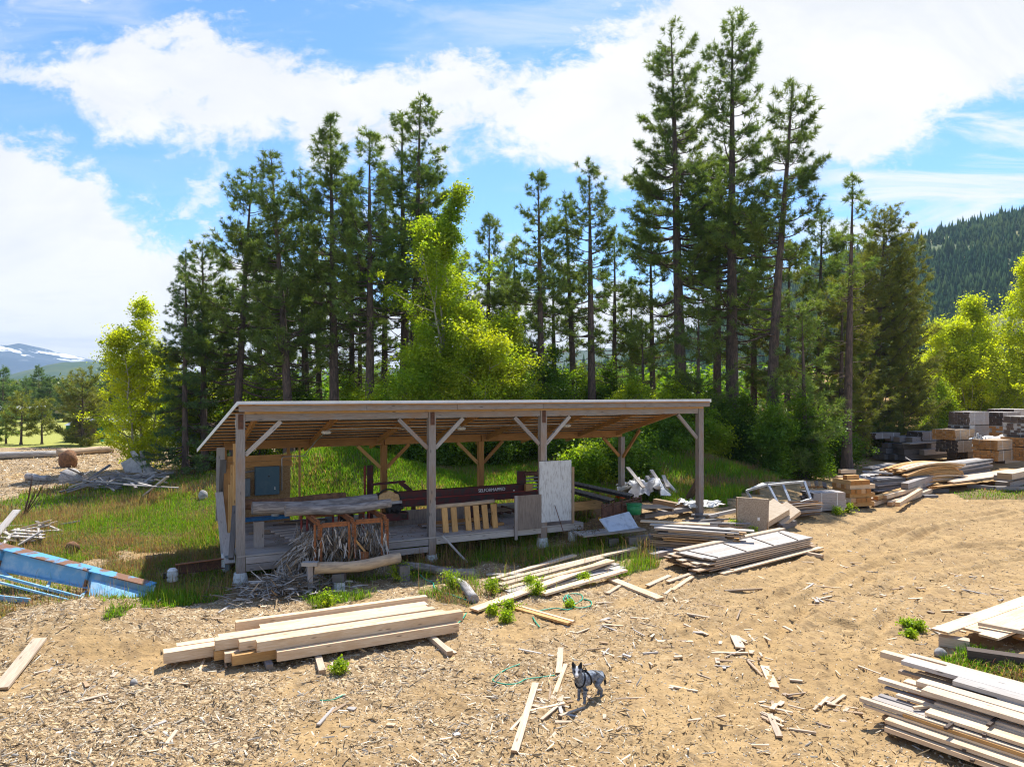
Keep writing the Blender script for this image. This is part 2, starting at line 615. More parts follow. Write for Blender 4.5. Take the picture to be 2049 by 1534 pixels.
M['greybox'] = plain('grey_enamel', (0.15, 0.185, 0.21), 0.5, 0.0, (0.12, 0.15, 0.17), 3)
M['bluesteel'] = plain('faded_blue_paint', (0.17, 0.40, 0.61), 0.55, 0.0, (0.36, 0.52, 0.64), 2.2, 0.45, 0.68, 0.1)
M['bluerust'] = plain('blue_paint_with_rust', (0.10, 0.33, 0.55), 0.6, 0.0, (0.20, 0.095, 0.05), 1.6, 0.46, 0.56, 0.2)
M['blueshelf'] = plain('blue_painted_board', (0.035, 0.17, 0.36), 0.6)
M['greenpl'] = plain('green_plastic', (0.02, 0.20, 0.07), 0.45)
M['greencord'] = plain('green_hose', (0.03, 0.42, 0.27), 0.45)
M['orangepl'] = plain('orange_plastic', (0.75, 0.13, 0.015), 0.5)
M['white'] = plain('white_plastic', (0.78, 0.78, 0.76), 0.4, 0, (0.66, 0.66, 0.64), 4)
M['tarp'] = plain('white_tarpaulin', (0.72, 0.72, 0.70), 0.55, 0, (0.52, 0.52, 0.52), 4, 0.42, 0.66, 0.3)
M['greytarp'] = plain('grey_translucent_sheet', (0.42, 0.42, 0.41), 0.5, 0, (0.27, 0.265, 0.26), 4)
M['sawnend'] = plain('sawn_log_end', (0.62, 0.41, 0.20), 0.85, 0, (0.48, 0.29, 0.13), 8)
M['stump'] = plain('red_brown_stump', (0.24, 0.12, 0.06), 0.95, 0, (0.13, 0.07, 0.04), 6, 0.4, 0.6, 0.7)
M['mudlog'] = plain('grey_driftwood', (0.42, 0.40, 0.38), 0.95, 0, (0.26, 0.24, 0.22), 6, 0.4, 0.6, 0.5, (0.4, 3, 3))
M['yellow'] = plain('yellow_paint', (0.75, 0.42, 0.03), 0.6)
M['glass_dark'] = plain('dark_window', (0.03, 0.04, 0.05), 0.15)
M['carblack'] = plain('black_car_paint', (0.015, 0.016, 0.018), 0.25)
M['greenroof'] = plain('green_sheet_roof', (0.02, 0.22, 0.15), 0.5)
M['fur_black'] = plain('black_webbing', (0.015, 0.015, 0.016), 0.8)


def leafmat(name, c1, c2, trans=0.5, tc_=None, scale=0.9, vary=0.2, gloss=0.02, up=0.0):
    m, T = new_mat(name)
    tc = T.n('ShaderNodeTexCoord')
    oi = T.n('ShaderNodeObjectInfo')
    n = T.noise(tc.outputs['Object'], scale, 5, 0.7)
    c = T.mix(T.rng(n, 0.36, 0.66), c1, c2)
    v = T.math('MULTIPLY_ADD', oi.outputs['Random'], vary * 2, 1 - vary)
    gc = T.n('ShaderNodeCombineXYZ')
    for i in range(3):
        T.link(v, gc.inputs[i])
    c = T.mix(1.0, c, gc.outputs[0], 'MULTIPLY')
    d = T.n('ShaderNodeBsdfDiffuse')
    tr = T.n('ShaderNodeBsdfTranslucent')
    T.link(c, d.inputs[0])
    if tc_:
        T.link(T.mix(1.0, c, tc_, 'MULTIPLY'), tr.inputs[0])
    else:
        T.link(c, tr.inputs[0])
    mx = T.n('ShaderNodeMixShader')
    mx.inputs[0].default_value = trans
    T.link(d.outputs[0], mx.inputs[1])
    T.link(tr.outputs[0], mx.inputs[2])
    g = T.n('ShaderNodeBsdfGlossy')
    g.inputs['Roughness'].default_value = 0.45
    g.inputs[0].default_value = (0.8, 0.85, 0.8, 1)
    m2 = T.n('ShaderNodeMixShader')
    m2.inputs[0].default_value = gloss
    T.link(mx.outputs[0], m2.inputs[1])
    T.link(g.outputs[0], m2.inputs[2])
    out = T.n('ShaderNodeOutputMaterial')
    T.link(m2.outputs[0], out.inputs['Surface'])
    return m


M['needle'] = leafmat('pine_needles', (0.115, 0.185, 0.036), (0.23, 0.285, 0.045), 0.38, (1.35, 1.4, 0.8), 0.5, 0.18, 0.035)
M['needle_y'] = leafmat('olive_pine_needles', (0.16, 0.20, 0.036), (0.27, 0.27, 0.042), 0.38, (1.35, 1.3, 0.6), 0.5, 0.12, 0.03)
M['needle_b'] = leafmat('fir_needles', (0.08, 0.145, 0.045), (0.13, 0.195, 0.05), 0.38, (1.3, 1.35, 0.8), 0.5, 0.2, 0.04)
M['leaf_y'] = leafmat('yellow_green_spring_leaves', (0.39, 0.45, 0.018), (0.58, 0.59, 0.024), 0.52, (1.5, 1.55, 0.5), 0.6, 0.06)
M['leaf_g'] = leafmat('bright_green_spring_leaves', (0.19, 0.31, 0.020), (0.40, 0.45, 0.022), 0.52, (1.5, 1.55, 0.5), 0.5, 0.10)
M['leaf_m'] = leafmat('maple_leaves', (0.20, 0.31, 0.018), (0.44, 0.45, 0.020), 0.52, (1.5, 1.5, 0.5), 0.45, 0.08)
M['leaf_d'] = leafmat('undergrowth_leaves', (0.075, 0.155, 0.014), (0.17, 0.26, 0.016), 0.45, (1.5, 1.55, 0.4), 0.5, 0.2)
M['leaf_far'] = leafmat('far_wood_leaves', (0.085, 0.14, 0.030), (0.20, 0.23, 0.040), 0.4, (1.3, 1.35, 0.6), 0.05, 0.2)


def colmat(name, trans=0.45, gloss=0.03):
    """colour per blade, written on the mesh"""
    m, T = new_mat(name)
    a = T.n('ShaderNodeVertexColor', layer_name='col')
    d = T.n('ShaderNodeBsdfDiffuse')
    tr = T.n('ShaderNodeBsdfTranslucent')
    T.link(a.outputs[0], d.inputs[0])
    T.link(T.mix(1.0, a.outputs[0], (1.35, 1.35, 0.8), 'MULTIPLY'), tr.inputs[0])
    mx = T.n('ShaderNodeMixShader')
    mx.inputs[0].default_value = trans
    T.link(d.outputs[0], mx.inputs[1])
    T.link(tr.outputs[0], mx.inputs[2])
    out = T.n('ShaderNodeOutputMaterial')
    T.link(mx.outputs[0], out.inputs['Surface'])
    return m


M['grass'] = colmat('grass_blades', 0.45)
M['chip'] = colmat('wood_chips', 0.0)
# ------------------------------------------------------------------ ground
def region(pts):
    """plan polygon from points seen in the photo"""
    return np.array([[*at(px, py)[:2]] for px, py in pts])


def inside(poly, x, y):
    c = np.zeros(x.shape, bool)
    n = len(poly)
    for i in range(n):
        x0, y0 = poly[i]; x1, y1 = poly[(i + 1) % n]
        if y0 == y1:
            continue
        cond = ((y0 > y) != (y1 > y)) & (x < (x1 - x0) * (y - y0) / (y1 - y0) + x0)
        c ^= cond
    return c


MEADOW = region([(-260, 1000), (0, 1005), (60, 985), (150, 968), (330, 962), (420, 915), (520, 900), (1000, 900), (1400, 912), (1520, 930), (1640, 945), (1560, 960),
                 (1475, 1000), (1440, 1015), (1380, 1020), (1290, 1000), (1180, 1010), (1165, 1060), (1075, 1088), (860, 1110), (480, 1150), (440, 1190), (410, 1208), (300, 1218),
                 (200, 1216), (130, 1205), (60, 1212), (0, 1240), (-260, 1290)])
FRONT = region([(800, 1150), (870, 1115), (960, 1095), (1080, 1088), (1180, 1072), (1290, 1085), (1340, 1115), (1310, 1135), (1260, 1150), (1200, 1160), (1100, 1190),
                (1000, 1190), (930, 1215), (880, 1205), (800, 1168), (720, 1205), (640, 1222), (600, 1190), (640, 1160)])
PATCH = region([(1885, 1318), (1960, 1298), (2049, 1330), (2120, 1350), (2120, 1400), (2049, 1385), (1960, 1352), (1900, 1335)])
LUMBERWEED = region([(1640, 1022), (1700, 1012), (1740, 1018), (1720, 1035), (1650, 1040)])
CHUTE = region([(-60, 1150), (60, 1150), (200, 1165), (290, 1192), (285, 1212), (190, 1222), (90, 1215), (-60, 1225)])
BOARDS = region([(960, 1160), (1120, 1112), (1270, 1088), (1290, 1100), (1240, 1150), (1080, 1200), (940, 1225)])
STRIP = region([(1900, 985), (2049, 965), (2120, 975), (2049, 1000), (1930, 998)])
ROADS = []
for pts in ([(1010, 1620), (1190, 1500), (1330, 1350), (1500, 1230), (1640, 1160), (1760, 1110), (1900, 1060), (2060, 1030)],
            [(1560, 1534), (1600, 1420), (1640, 1300), (1700, 1220), (1800, 1150), (1960, 1110), (2100, 1100)],
            [(1690, 1230), (1720, 1150), (1770, 1080), (1850, 1045), (1950, 1030), (2060, 1010)],
            [(1330, 1250), (1480, 1190), (1650, 1120), (1800, 1060), (1900, 1030)]):
    ROADS.append(np.array([[*at(px, py)[:2]] for px, py in pts]))


def spline(P, n=60):
    """smooth polyline through P"""
    t = np.linspace(0, len(P) - 1, n)
    Q = np.zeros((n, 2))
    for k, tt in enumerate(t):
        i = min(int(tt), len(P) - 2); f = tt - i
        p0 = P[max(i - 1, 0)]; p1 = P[i]; p2 = P[i + 1]; p3 = P[min(i + 2, len(P) - 1)]
        Q[k] = 0.5 * (2 * p1 + (p2 - p0) * f + (2 * p0 - 5 * p1 + 4 * p2 - p3) * f * f + (3 * p1 - p0 - 3 * p2 + p3) * f ** 3)
    return Q


def polydist(Q, x, y):
    """signed side distance to, and run along, a polyline"""
    best = np.full(x.shape, 1e9); side = np.zeros(x.shape); run = np.zeros(x.shape)
    acc = 0.0
    for i in range(len(Q) - 1):
        a = Q[i]; d = Q[i + 1] - a; L = math.hypot(*d)
        if L < 1e-6:
            continue
        t = np.clip(((x - a[0]) * d[0] + (y - a[1]) * d[1]) / (L * L), 0, 1)
        dx = x - a[0] - t * d[0]; dy = y - a[1] - t * d[1]
        dd = dx * dx + dy * dy
        m = dd < best
        best[m] = dd[m]
        side[m] = np.sign(d[0] * dy - d[1] * dx)[m]
        run[m] = acc + t[m] * L
        acc += L
    return np.sqrt(best) * side, run


def grass_amount(x, y):
    nz = fbm(x * 0.6, y * 0.6, 21, 4)
    jx = (fbm(x * 0.9, y * 0.9, 31, 3) - 0.5) * 1.4
    jy = (fbm(x * 0.9, y * 0.9, 47, 3) - 0.5) * 1.4
    g = inside(MEADOW, x + jx, y + jy).astype(float) * np.maximum(sstep(nz, 0.26, 0.42), sstep(y - 0.35 * x, 29, 31.5))
    g = np.maximum(g, inside(FRONT, x + jx * 0.5, y + jy * 0.5) * sstep(nz, 0.36, 0.55) * (1 - 0.85 * inside(BOARDS, x, y)))
    g = np.maximum(g, inside(PATCH, x + jx * 0.25, y + jy * 0.25) * sstep(nz, 0.25, 0.42))
    g = np.maximum(g, inside(STRIP, x + jx * 0.4, y + jy * 0.4) * 0.8)
    g = g * (1 - 0.75 * inside(CHUTE, x, y))
    far = (y > 71) & (x < 14)
    g = np.maximum(g, far * 1.0)
    return g


def chip_amount(x, y):
    """pale bark and chip litter: thick on the left and in the middle, thin on the wheel-worn dirt"""
    t = fbm(x * 0.35, y * 0.35, 71, 4)
    c = sstep(x - 0.42 * (y - 12), 4.0, -3.0) * 0.8 + 0.12
    c = c + 0.5 * np.exp(-(((x - 2.0) / 2.6) ** 2 + ((y - 18.5) / 2.2) ** 2))
    c = c + 0.35 * np.exp(-(((x - 12.0) / 2.5) ** 2 + ((y - 19.0) / 3) ** 2))
    c = c + 0.5 * (y > 33) * (x < -12)
    t2 = fbm(x * 1.3, y * 1.3, 83, 4)
    return np.clip(c * sstep(0.6 * t + 0.4 * t2, 0.30, 0.60), 0, 1)


def road_relief(x, y):
    z = np.zeros(x.shape); wear = np.zeros(x.shape)
    m = (x > -3) & (x < 34) & (y > 6) & (y < 36)
    xs = x[m] + 0.12 * (fbm(x[m] * 1.2, y[m] * 1.2, 5, 2) - 0.5); ys = y[m]
    dz = np.zeros(xs.shape); w = np.zeros(xs.shape)
    for k, Pp in enumerate(ROADS):
        Q = spline(Pp)
        d, run = polydist(Q, xs, ys)
        for off in (-0.95, 0.95, -0.55 + 0.1 * k):
            r = (d + 0.05 * (fbm(xs * 1.1, ys * 1.1, 55 + k, 3) - 0.5) - off) / 0.15
            g = np.exp(-r ** 2)
            amp = (0.062 if off in (-0.95, 0.95) else 0.032) * (0.45 + 0.8 * sstep(fbm(run * 0.25, run * 0 + k, 9 + k, 2), 0.3, 0.7))
            dz += -amp * g + amp * 0.75 * (np.exp(-((np.abs(d - off) - 0.34) / 0.11) ** 2))
            tread = np.sin((run + np.abs(d - off) * 0.9) * 2 * math.pi / 0.17)
            dz += 0.026 * g * tread * (fbm(run * 0.5, d * 0, 77 + k, 2) > 0.36)
            w = np.maximum(w, g)
    z[m] = dz; wear[m] = w
    return z, wear


def fine(x, y, g):
    n1 = fbm(x * 2.2, y * 2.2, 101, 4) - 0.5
    n2 = fbm(x * 7.0, y * 7.0, 131, 3) - 0.5
    k = sstep(y, 90, 40)
    return k * (n1 * 0.10 + n2 * 0.075 + (fbm(x * 14.0, y * 14.0, 151, 2) - 0.5) * 0.05 * (y < 30))


def build_ground():
    ys = [3.0]
    while ys[-1] < 9000:
        Y = ys[-1]
        ys.append(Y + (0.030 + 0.0022 * Y if Y < 40 else 0.012 * (Y - 30) if Y < 200 else 0.05 * Y))
    ys = np.array(ys)
    nc = 900
    t = np.linspace(-1, 1, nc) ** 1
    t = np.sign(t) * (0.75 * np.abs(t) + 0.45 * np.abs(t) ** 3)
    Yg, Tg = np.meshgrid(ys, t, indexing='ij')
    X = (Tg * (Yg + 9.0)).ravel(); Y = Yg.ravel()
    g = grass_amount(X, Y)
    c = chip_amount(X, Y) * (1 - g)
    rz, wear = road_relief(X, Y)
    Z = gh(X, Y) + fine(X, Y, g) + rz
    V = np.stack([X, Y, Z], 1)
    nr = len(ys)
    i = np.arange(nr - 1)[:, None] * nc + np.arange(nc - 1)[None, :]
    i = i.ravel()
    Fq = np.stack([i, i + 1, i + nc + 1, i + nc], 1)
    col = np.stack([g, c, np.clip(wear, 0, 1)], 1)
    m, T = new_mat('yard_dirt_and_turf')
    a = T.n('ShaderNodeVertexColor', layer_name='col')
    sep = T.n('ShaderNodeSeparateColor')
    T.link(a.outputs[0], sep.inputs[0])
    G, C, Wr = sep.outputs
    pos = T.n('ShaderNodeNewGeometry').outputs['Position']
    na = T.noise(pos, 0.55, 6, 0.62)
    nb = T.noise(pos, 3.2, 6, 0.7)
    nc_ = T.noise(pos, 17.0, 4, 0.7)
    dirt = T.mix(T.rng(na, 0.36, 0.66), (0.425, 0.285, 0.132), (0.32, 0.208, 0.092))
    dirt = T.mix(T.math('MULTIPLY', T.rng(nb, 0.46, 0.66), 0.8), dirt, (0.19, 0.125, 0.062))
    fibre = T.noise(T.mapping(pos, (1.0, 5.0, 1.0), rot=(0, 0, 0.5)), 9.0, 4, 0.7)
    dirt = T.mix(T.math('MULTIPLY', T.rng(fibre, 0.56, 0.70), 0.6), dirt, (0.24, 0.155, 0.08))
    dirt = T.mix(T.math('MULTIPLY', T.rng(T.noise(pos, 0.9, 5, 0.6), 0.48, 0.62), 0.35), dirt, (0.27, 0.175, 0.085))
    dirt = T.mix(T.math('MULTIPLY', T.rng(nc_, 0.55, 0.75), 0.5), dirt, (0.55, 0.40, 0.22))
    dirt = T.mix(T.math('MULTIPLY', Wr, 0.4), dirt, (0.40, 0.272, 0.125))
    # chip litter: short pale slivers among darker bark
    v1 = T.n('ShaderNodeTexVoronoi', feature='F1')
    T.link(T.mapping(pos, (1.0, 2.3, 1), rot=(0, 0, 0.6)), v1.inputs['Vector'])
    v1.inputs['Scale'].default_value = 13.0
    v2 = T.n('ShaderNodeTexVoronoi', feature='F1')
    T.link(T.mapping(pos, (2.6, 1.0, 1), rot=(0, 0, -0.3)), v2.inputs['Vector'])
    v2.inputs['Scale'].default_value = 10.0
    bark = T.mix(T.rng(nb, 0.35, 0.62), (0.19, 0.128, 0.07), (0.37, 0.255, 0.135))
    s1 = T.n('ShaderNodeSeparateColor'); T.link(v1.outputs['Color'], s1.inputs[0])
    s2 = T.n('ShaderNodeSeparateColor'); T.link(v2.outputs['Color'], s2.inputs[0])
    bark = T.mix(T.math('MULTIPLY', T.rng(T.noise(pos, 1.1, 6, 0.65), 0.47, 0.62), 0.55), bark, (0.15, 0.10, 0.058))
    bark = T.mix(T.rng(s1.outputs[0], 0.62, 0.9), bark, (0.56, 0.45, 0.29))
    bark = T.mix(T.math('MULTIPLY', T.rng(s2.outputs[1], 0.66, 0.85), 0.55), bark, (0.17, 0.115, 0.07))
    ground = T.mix(C, dirt, bark)
    field = T.mix(T.rng(na, 0.3, 0.7), (0.125, 0.135, 0.028), (0.20, 0.165, 0.06))
    turf = T.mix(T.rng(nb, 0.35, 0.65), (0.085, 0.095, 0.026), (0.16, 0.115, 0.058))
    sy = T.n('ShaderNodeSeparateXYZ'); T.link(pos, sy.inputs[0])
    turf = T.mix(T.rng(sy.outputs[1], 62, 75), turf, T.mix(T.rng(nb, 0.3, 0.7), (0.27, 0.30, 0.055), (0.36, 0.34, 0.09)))
    ground = T.mix(G, ground, turf)
    hgt = T.math('MULTIPLY_ADD', nc_, 0.6, T.math('MULTIPLY_ADD', v1.outputs['Distance'], 0.35, nb))
    finish(T, ground, 0.95, 0, hgt, 0.55, 0.05, 0.15)
    me = mesh_np('ground', V, Fq, m, col, True)
    struct('ground', me, label='tan dirt yard with bark litter and rough grass')


build_ground()


# ------------------------------------------------------------------ litter of chips, too many to count
def build_chips():
    N = 300000
    # density falls with distance, as the slivers shrink out of sight
    Y = 8.2 + 30 * rng.random(N) ** 2.1
    T_ = rng.uniform(-0.92, 0.92, N)
    X = T_ * Y
    g = grass_amount(X, Y)
    keep = rng.random(N) < (0.14 + 0.86 * chip_amount(X, Y)) * (1 - 0.9 * g)
    X = X[keep]; Y = Y[keep]
    # coarse bark scraps on the cleared ground beyond the meadow
    X2 = rng.uniform(-46, -10, 16000); Y2 = rng.uniform(36, 70, 16000)
    k2 = grass_amount(X2, Y2) < 0.3
    n_near = len(X)
    X = np.concatenate([X, X2[k2]]); Y = np.concatenate([Y, Y2[k2]])
    g = grass_amount(X, Y)
    n = len(X)
    big = rng.random(n) < 0.07
    L = np.where(big, rng.uniform(0.08, 0.26, n), rng.uniform(0.012, 0.022, n) * np.exp(rng.normal(0.5, 0.55, n))) / 2
    Wd = np.where(big, rng.uniform(0.010, 0.032, n), rng.uniform(0.005, 0.018, n)) / 2
    L[n_near:] = rng.uniform(0.04, 0.2, n - n_near); Wd[n_near:] = rng.uniform(0.012, 0.035, n - n_near)
    a = rng.uniform(0, 2 * math.pi, n)
    tilt = rng.normal(0, 0.25, n); roll = rng.normal(0, 0.35, n)
    dx = np.stack([np.cos(a) * np.cos(tilt), np.sin(a) * np.cos(tilt), np.sin(tilt)], 1)
    dy = np.stack([-np.sin(a) * np.cos(roll), np.cos(a) * np.cos(roll), np.sin(roll)], 1)
    rz, _ = road_relief(X, Y)
    Z = gh(X, Y) + fine(X, Y, g) + rz + 0.004 + np.abs(np.sin(tilt)) * L
    c = np.stack([X, Y, Z], 1)
    th = np.array([0, 0, 0.012])
    p = [c - dx * L[:, None] - dy * Wd[:, None], c + dx * L[:, None] * 0.8 - dy * Wd[:, None], c + dx * L[:, None] + dy * Wd[:, None] * 0.4, c - dx * L[:, None] * 0.85 + dy * Wd[:, None]]
    V = np.stack(p + [q - th for q in p], 1).reshape(-1, 3)
    b = np.arange(n)[:, None] * 8
    F = np.concatenate([b + np.array([[0, 1, 2, 3]]), b + np.array([[4, 5, 1, 0]]), b + np.array([[5, 6, 2, 1]]), b + np.array([[7, 4, 0, 3]])])
    base = np.array([[0.66, 0.56, 0.42], [0.60, 0.54, 0.45], [0.48, 0.34, 0.18], [0.22, 0.15, 0.085], [0.72, 0.64, 0.50], [0.40, 0.285, 0.16]])
    k = rng.choice(6, n, p=[0.20, 0.08, 0.34, 0.07, 0.09, 0.22])
    col = base[k] * rng.uniform(0.75, 1.1, n)[:, None]
    struct('wood_chips', mesh_np('wood_chips', V, F, M['chip'], np.repeat(col, 8, 0)), 'stuff', 'pale bark slivers and wood chips littering the dirt')


build_chips()


# ------------------------------------------------------------------ grass
def blades(X, Y, hgt, wid, lean, col, tipc):
    n = len(X)
    a = rng.uniform(0, 2 * math.pi, n)
    g = np.ones(n)
    Z = gh(X, Y) + fine(X, Y, g) - 0.02
    d = np.stack([np.cos(a), np.sin(a), 0 * a], 1)
    pr = np.stack([-np.sin(a), np.cos(a), 0 * a], 1)
    base = np.stack([X, Y, Z], 1)
    up = np.array([0, 0, 1.0])
    mid = base + up * (hgt * 0.6)[:, None] + d * (lean * hgt * 0.35)[:, None]
    tip = base + up * (hgt)[:, None] * (1 - 0.3 * lean[:, None]) + d * (lean * hgt)[:, None]
    V = np.stack([base - pr * wid[:, None], base + pr * wid[:, None], mid + pr * wid[:, None] * 0.75, mid - pr * wid[:, None] * 0.75, tip], 1).reshape(-1, 3)
    b = np.arange(n)[:, None] * 5
    Fq = b + np.array([[0, 1, 2, 3]])
    Ft = b + np.array([[3, 2, 4]])
    C = np.stack([col * 0.92, col * 0.92, col, col, tipc], 1).reshape(-1, 3)
    return V, Fq, Ft, C


def build_grass():
    Vs = []; Qs = []; Ts = []; Cs = []
    o = 0

    def scatter(N, xr, yr, hr, wr, dry, bias=None, dens=None, lean=(0.15, 0.8)):
        nonlocal o
        X = rng.uniform(*xr, N); Y = rng.uniform(*yr, N)
        ga = grass_amount(X, Y)
        k = rng.random(N) < ga
        if dens is not None:
            k &= rng.random(N) < dens(X, Y)
        X = X[k]; Y = Y[k]
        n = len(X)
        if not n:
            return
        patch = fbm(X * 0.55, Y * 0.55, 200, 4)
        isdry = rng.random(n) < np.clip(dry + (patch - 0.5) * 3.6, 0.03, 0.97)
        h = rng.uniform(*hr, n) * (0.55 + 0.9 * fbm(X * 0.8, Y * 0.8, 210, 3)) * np.where(isdry, 1.15, 1)
        w = rng.uniform(*wr, n)
        f = rng.uniform(0.75, 1.15, n)[:, None]
        gr = np.stack([rng.uniform(0.12, 0.24, n), rng.uniform(0.24, 0.36, n), rng.uniform(0.012, 0.030, n)], 1) * f
        dr = np.stack([rng.uniform(0.20, 0.42, n), rng.uniform(0.145, 0.30, n), rng.uniform(0.06, 0.14, n)], 1) * f
        c = np.where(isdry[:, None], dr, gr)
        V, q, t, C = blades(X, Y, h, w, rng.uniform(*lean, n), c, c * np.array([1.12, 1.08, 1.0]))
        Vs.append(V); Qs.append(q + o); Ts.append(t + o); Cs.append(C)
        o += len(V)

    scatter(190000, (-22, -7.0), (15.5, 32), (0.05, 0.20), (0.006, 0.012), 0.42, lean=(0.2, 1.1))
    scatter(20000, (-22, -7.0), (15.5, 32), (0.2, 0.6), (0.003, 0.006), 0.85, lean=(0.05, 0.6))
    scatter(60000, (-6.5, 6.5), (17, 27), (0.08, 0.28), (0.005, 0.011), 0.34, lean=(0.2, 1.2))
    scatter(9000, (-6.5, 6.5), (19, 27), (0.4, 0.75), (0.003, 0.006), 0.9, lean=(0.05, 0.6))
    scatter(16000, (7.0, 10.5), (10.5, 16), (0.08, 0.24), (0.006, 0.014), 0.0, lean=(0.3, 1.0))
    scatter(130000, (-12, 4), (25, 42), (0.12, 0.34), (0.008, 0.017), -0.15)
    scatter(80000, (2, 22), (28, 50), (0.22, 0.55), (0.009, 0.018), 0.36)
    scatter(70000, (-40, -8), (31, 62), (0.12, 0.36), (0.010, 0.022), 0.45)
    scatter(20000, (18, 34), (33, 46), (0.06, 0.2), (0.010, 0.02), 0.15)
    V = np.concatenate(Vs)
    struct('grass', mesh_np('grass', V, [np.concatenate(Qs), np.concatenate(Ts)], M['grass'], np.concatenate(Cs)), 'stuff', 'rough green and straw-coloured grass')


build_grass()
# ------------------------------------------------------------------ the open-sided saw shed
RZ0, RSL = 5.17, -0.262        # roof top at b = -0.3 and its fall towards the back


def roof_z(b):
    return RZ0 + RSL * (b + 0.3)


DECK = 0.78
POSTS = [0.0, 5.80, 9.93, 17.08]


def build_shed():
    sh = thing('open_shed', 'long open-sided timber shed with a white-edged lean-to roof in the middle of the yard', 'shed', S(8.5, 2.6, 0))
    # roof: sheet steel on close boards
    m = MB()
    ov0, ov1, ovr = 0.10, 0.75, 0.30
    b0, b1 = -0.30, 6.55

    def quad(zoff, ga=0.0, bf=0.0):
        return [S(-ov0 + ga, b0 + bf, roof_z(b0 + bf) + zoff), S(LEN + ovr - ga, b0 + bf, roof_z(b0 + bf) + zoff), S(LEN + ovr - ga, b1 - bf, roof_z(b1 - bf) + zoff), S(-ov1 + ga, b1 - bf, roof_z(b1 - bf) + zoff)]
    m.loft([quad(-0.035), quad(0.0)])
    roof = m.build('roof', M['roofwhite'], sh)
    # white metal trim round the edge
    for (pa, pb) in (((-ov0 - 0.012, b0 - 0.012), (LEN + ovr + 0.012, b0 - 0.012)), ((-ov0 - 0.012, b0 + 0.02), (-ov1 - 0.012, b1)), ((LEN + ovr + 0.012, b0 + 0.02), (LEN + ovr + 0.012, b1))):
        m = MB()
        p = S(pa[0], pa[1], roof_z(pa[1]) - 0.052); q = S(pb[0], pb[1], roof_z(pb[1]) - 0.052)
        m.bar(p, q, 0.02, 0.115)
        m.build('edge_trim', M['roofwhite'], roof)
    # boards under the steel, laid along the shed
    nb = 15
    for i in range(nb):
        b = b0 + 0.16 + (b1 - b0 - 0.3) * i / (nb - 1)
        z = roof_z(b) - 0.035 - 0.022
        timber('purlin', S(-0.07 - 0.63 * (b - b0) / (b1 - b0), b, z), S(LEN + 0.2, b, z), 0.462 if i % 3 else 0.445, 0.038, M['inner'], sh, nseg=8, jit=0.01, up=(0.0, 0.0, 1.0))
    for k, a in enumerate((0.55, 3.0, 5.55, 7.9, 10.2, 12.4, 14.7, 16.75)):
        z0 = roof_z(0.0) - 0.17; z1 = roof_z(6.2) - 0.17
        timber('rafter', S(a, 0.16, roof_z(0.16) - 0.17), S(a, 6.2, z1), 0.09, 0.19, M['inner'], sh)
    # front boards and beam
    fz = RZ0 - 0.115 - 0.088
    xs = [-0.08, 3.6, 6.6, 9.8, 13.3, LEN + 0.28]
    for i in range(5):
        timber('fascia_board', S(xs[i] + 0.005, -0.262, fz), S(xs[i + 1] - 0.005, -0.262, fz), 0.045, 0.172, M['post'], sh)
    timber('ledger_board', S(0.1, -0.02, RZ0 - 0.325), S(LEN + 0.1, -0.02, RZ0 - 0.325), 0.2, 0.07, M['orange'], sh)
    bz = RZ0 - 0.455
    for i in range(3):
        timber('beam', S(POSTS[i] + 0.125, 0, bz), S(POSTS[i + 1] - 0.125, 0, bz), 0.15, 0.20, M['post'], sh)
    # posts
    pz = [0.28, 0.20, 0.36, 0.45]
    top = RZ0 - 0.345
    for i, a in enumerate(POSTS):
        p = timber('post', S(a, 0, pz[i]), S(a, 0, top), 0.235, 0.215, M['post'], sh, nseg=6, jit=0.012, up=(-W[0], -W[1], 0))
        if i < 3:
            mb = MB()
            c0 = S(a, -0.118, top - 0.44); c1 = S(a, -0.118, top - 0.02)
            mb.bar(c0, c1, 0.14, 0.008, up=Vector((-W[0], -W[1], 0)))
            for r in range(8):
                for s_ in (-1, 1):
                    q = S(a + s_ * 0.04, -0.126, top - 0.05 - r * 0.05)
                    mb.tube([q, q + Vector((-W[0], -W[1], 0)) * 0.012], 0.014, 6)
            mb.build('bracket_plate', M['rustdark'], p)
        g = gz(*S(a, 0, 0)[:2])
        mb = MB()
        mb.tube([S(a, 0.0, g - 0.25), S(a, 0, g + 0.05), S(a, 0, pz[i])], [0.23, 0.215, 0.175], 14)
        mb.build('footing', M['concrete'], sh, False)
    rtop = roof_z(DEP) - 0.30
    for i, a in enumerate(POSTS):
        g = gz(*S(a, DEP, 0)[:2])
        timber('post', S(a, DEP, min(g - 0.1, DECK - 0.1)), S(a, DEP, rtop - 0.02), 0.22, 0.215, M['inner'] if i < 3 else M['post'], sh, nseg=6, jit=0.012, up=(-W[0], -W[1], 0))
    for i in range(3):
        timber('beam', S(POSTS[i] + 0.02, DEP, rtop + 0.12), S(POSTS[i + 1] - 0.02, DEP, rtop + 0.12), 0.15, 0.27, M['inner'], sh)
    # knee braces
    def brace(a, b, s, z, mat, back=False, reach=0.98):
        if back:
            timber('knee_brace', S(a, b + 0.1, z - 0.85), S(a, b + 0.95, z - 0.05), 0.085, 0.125, mat, sh)
        else:
            timber('knee_brace', S(a + s * 0.13, b, z - reach), S(a + s * (0.13 + reach), b, z - 0.03), 0.085, 0.125, mat, sh)
    zb = bz - 0.1
    brace(0, 0.0, 1, zb, M['greylt'])
    for a in POSTS[1:3]:
        brace(a, 0, 1, zb, M['greylt']); brace(a, 0, -1, zb, M['post'])
    brace(POSTS[3], 0, -1, zb, M['post'])
    timber('knee_brace', S(0, 0.12, zb - 0.95), S(0, 1.0, zb - 0.02), 0.085, 0.125, M['greylt'], sh)
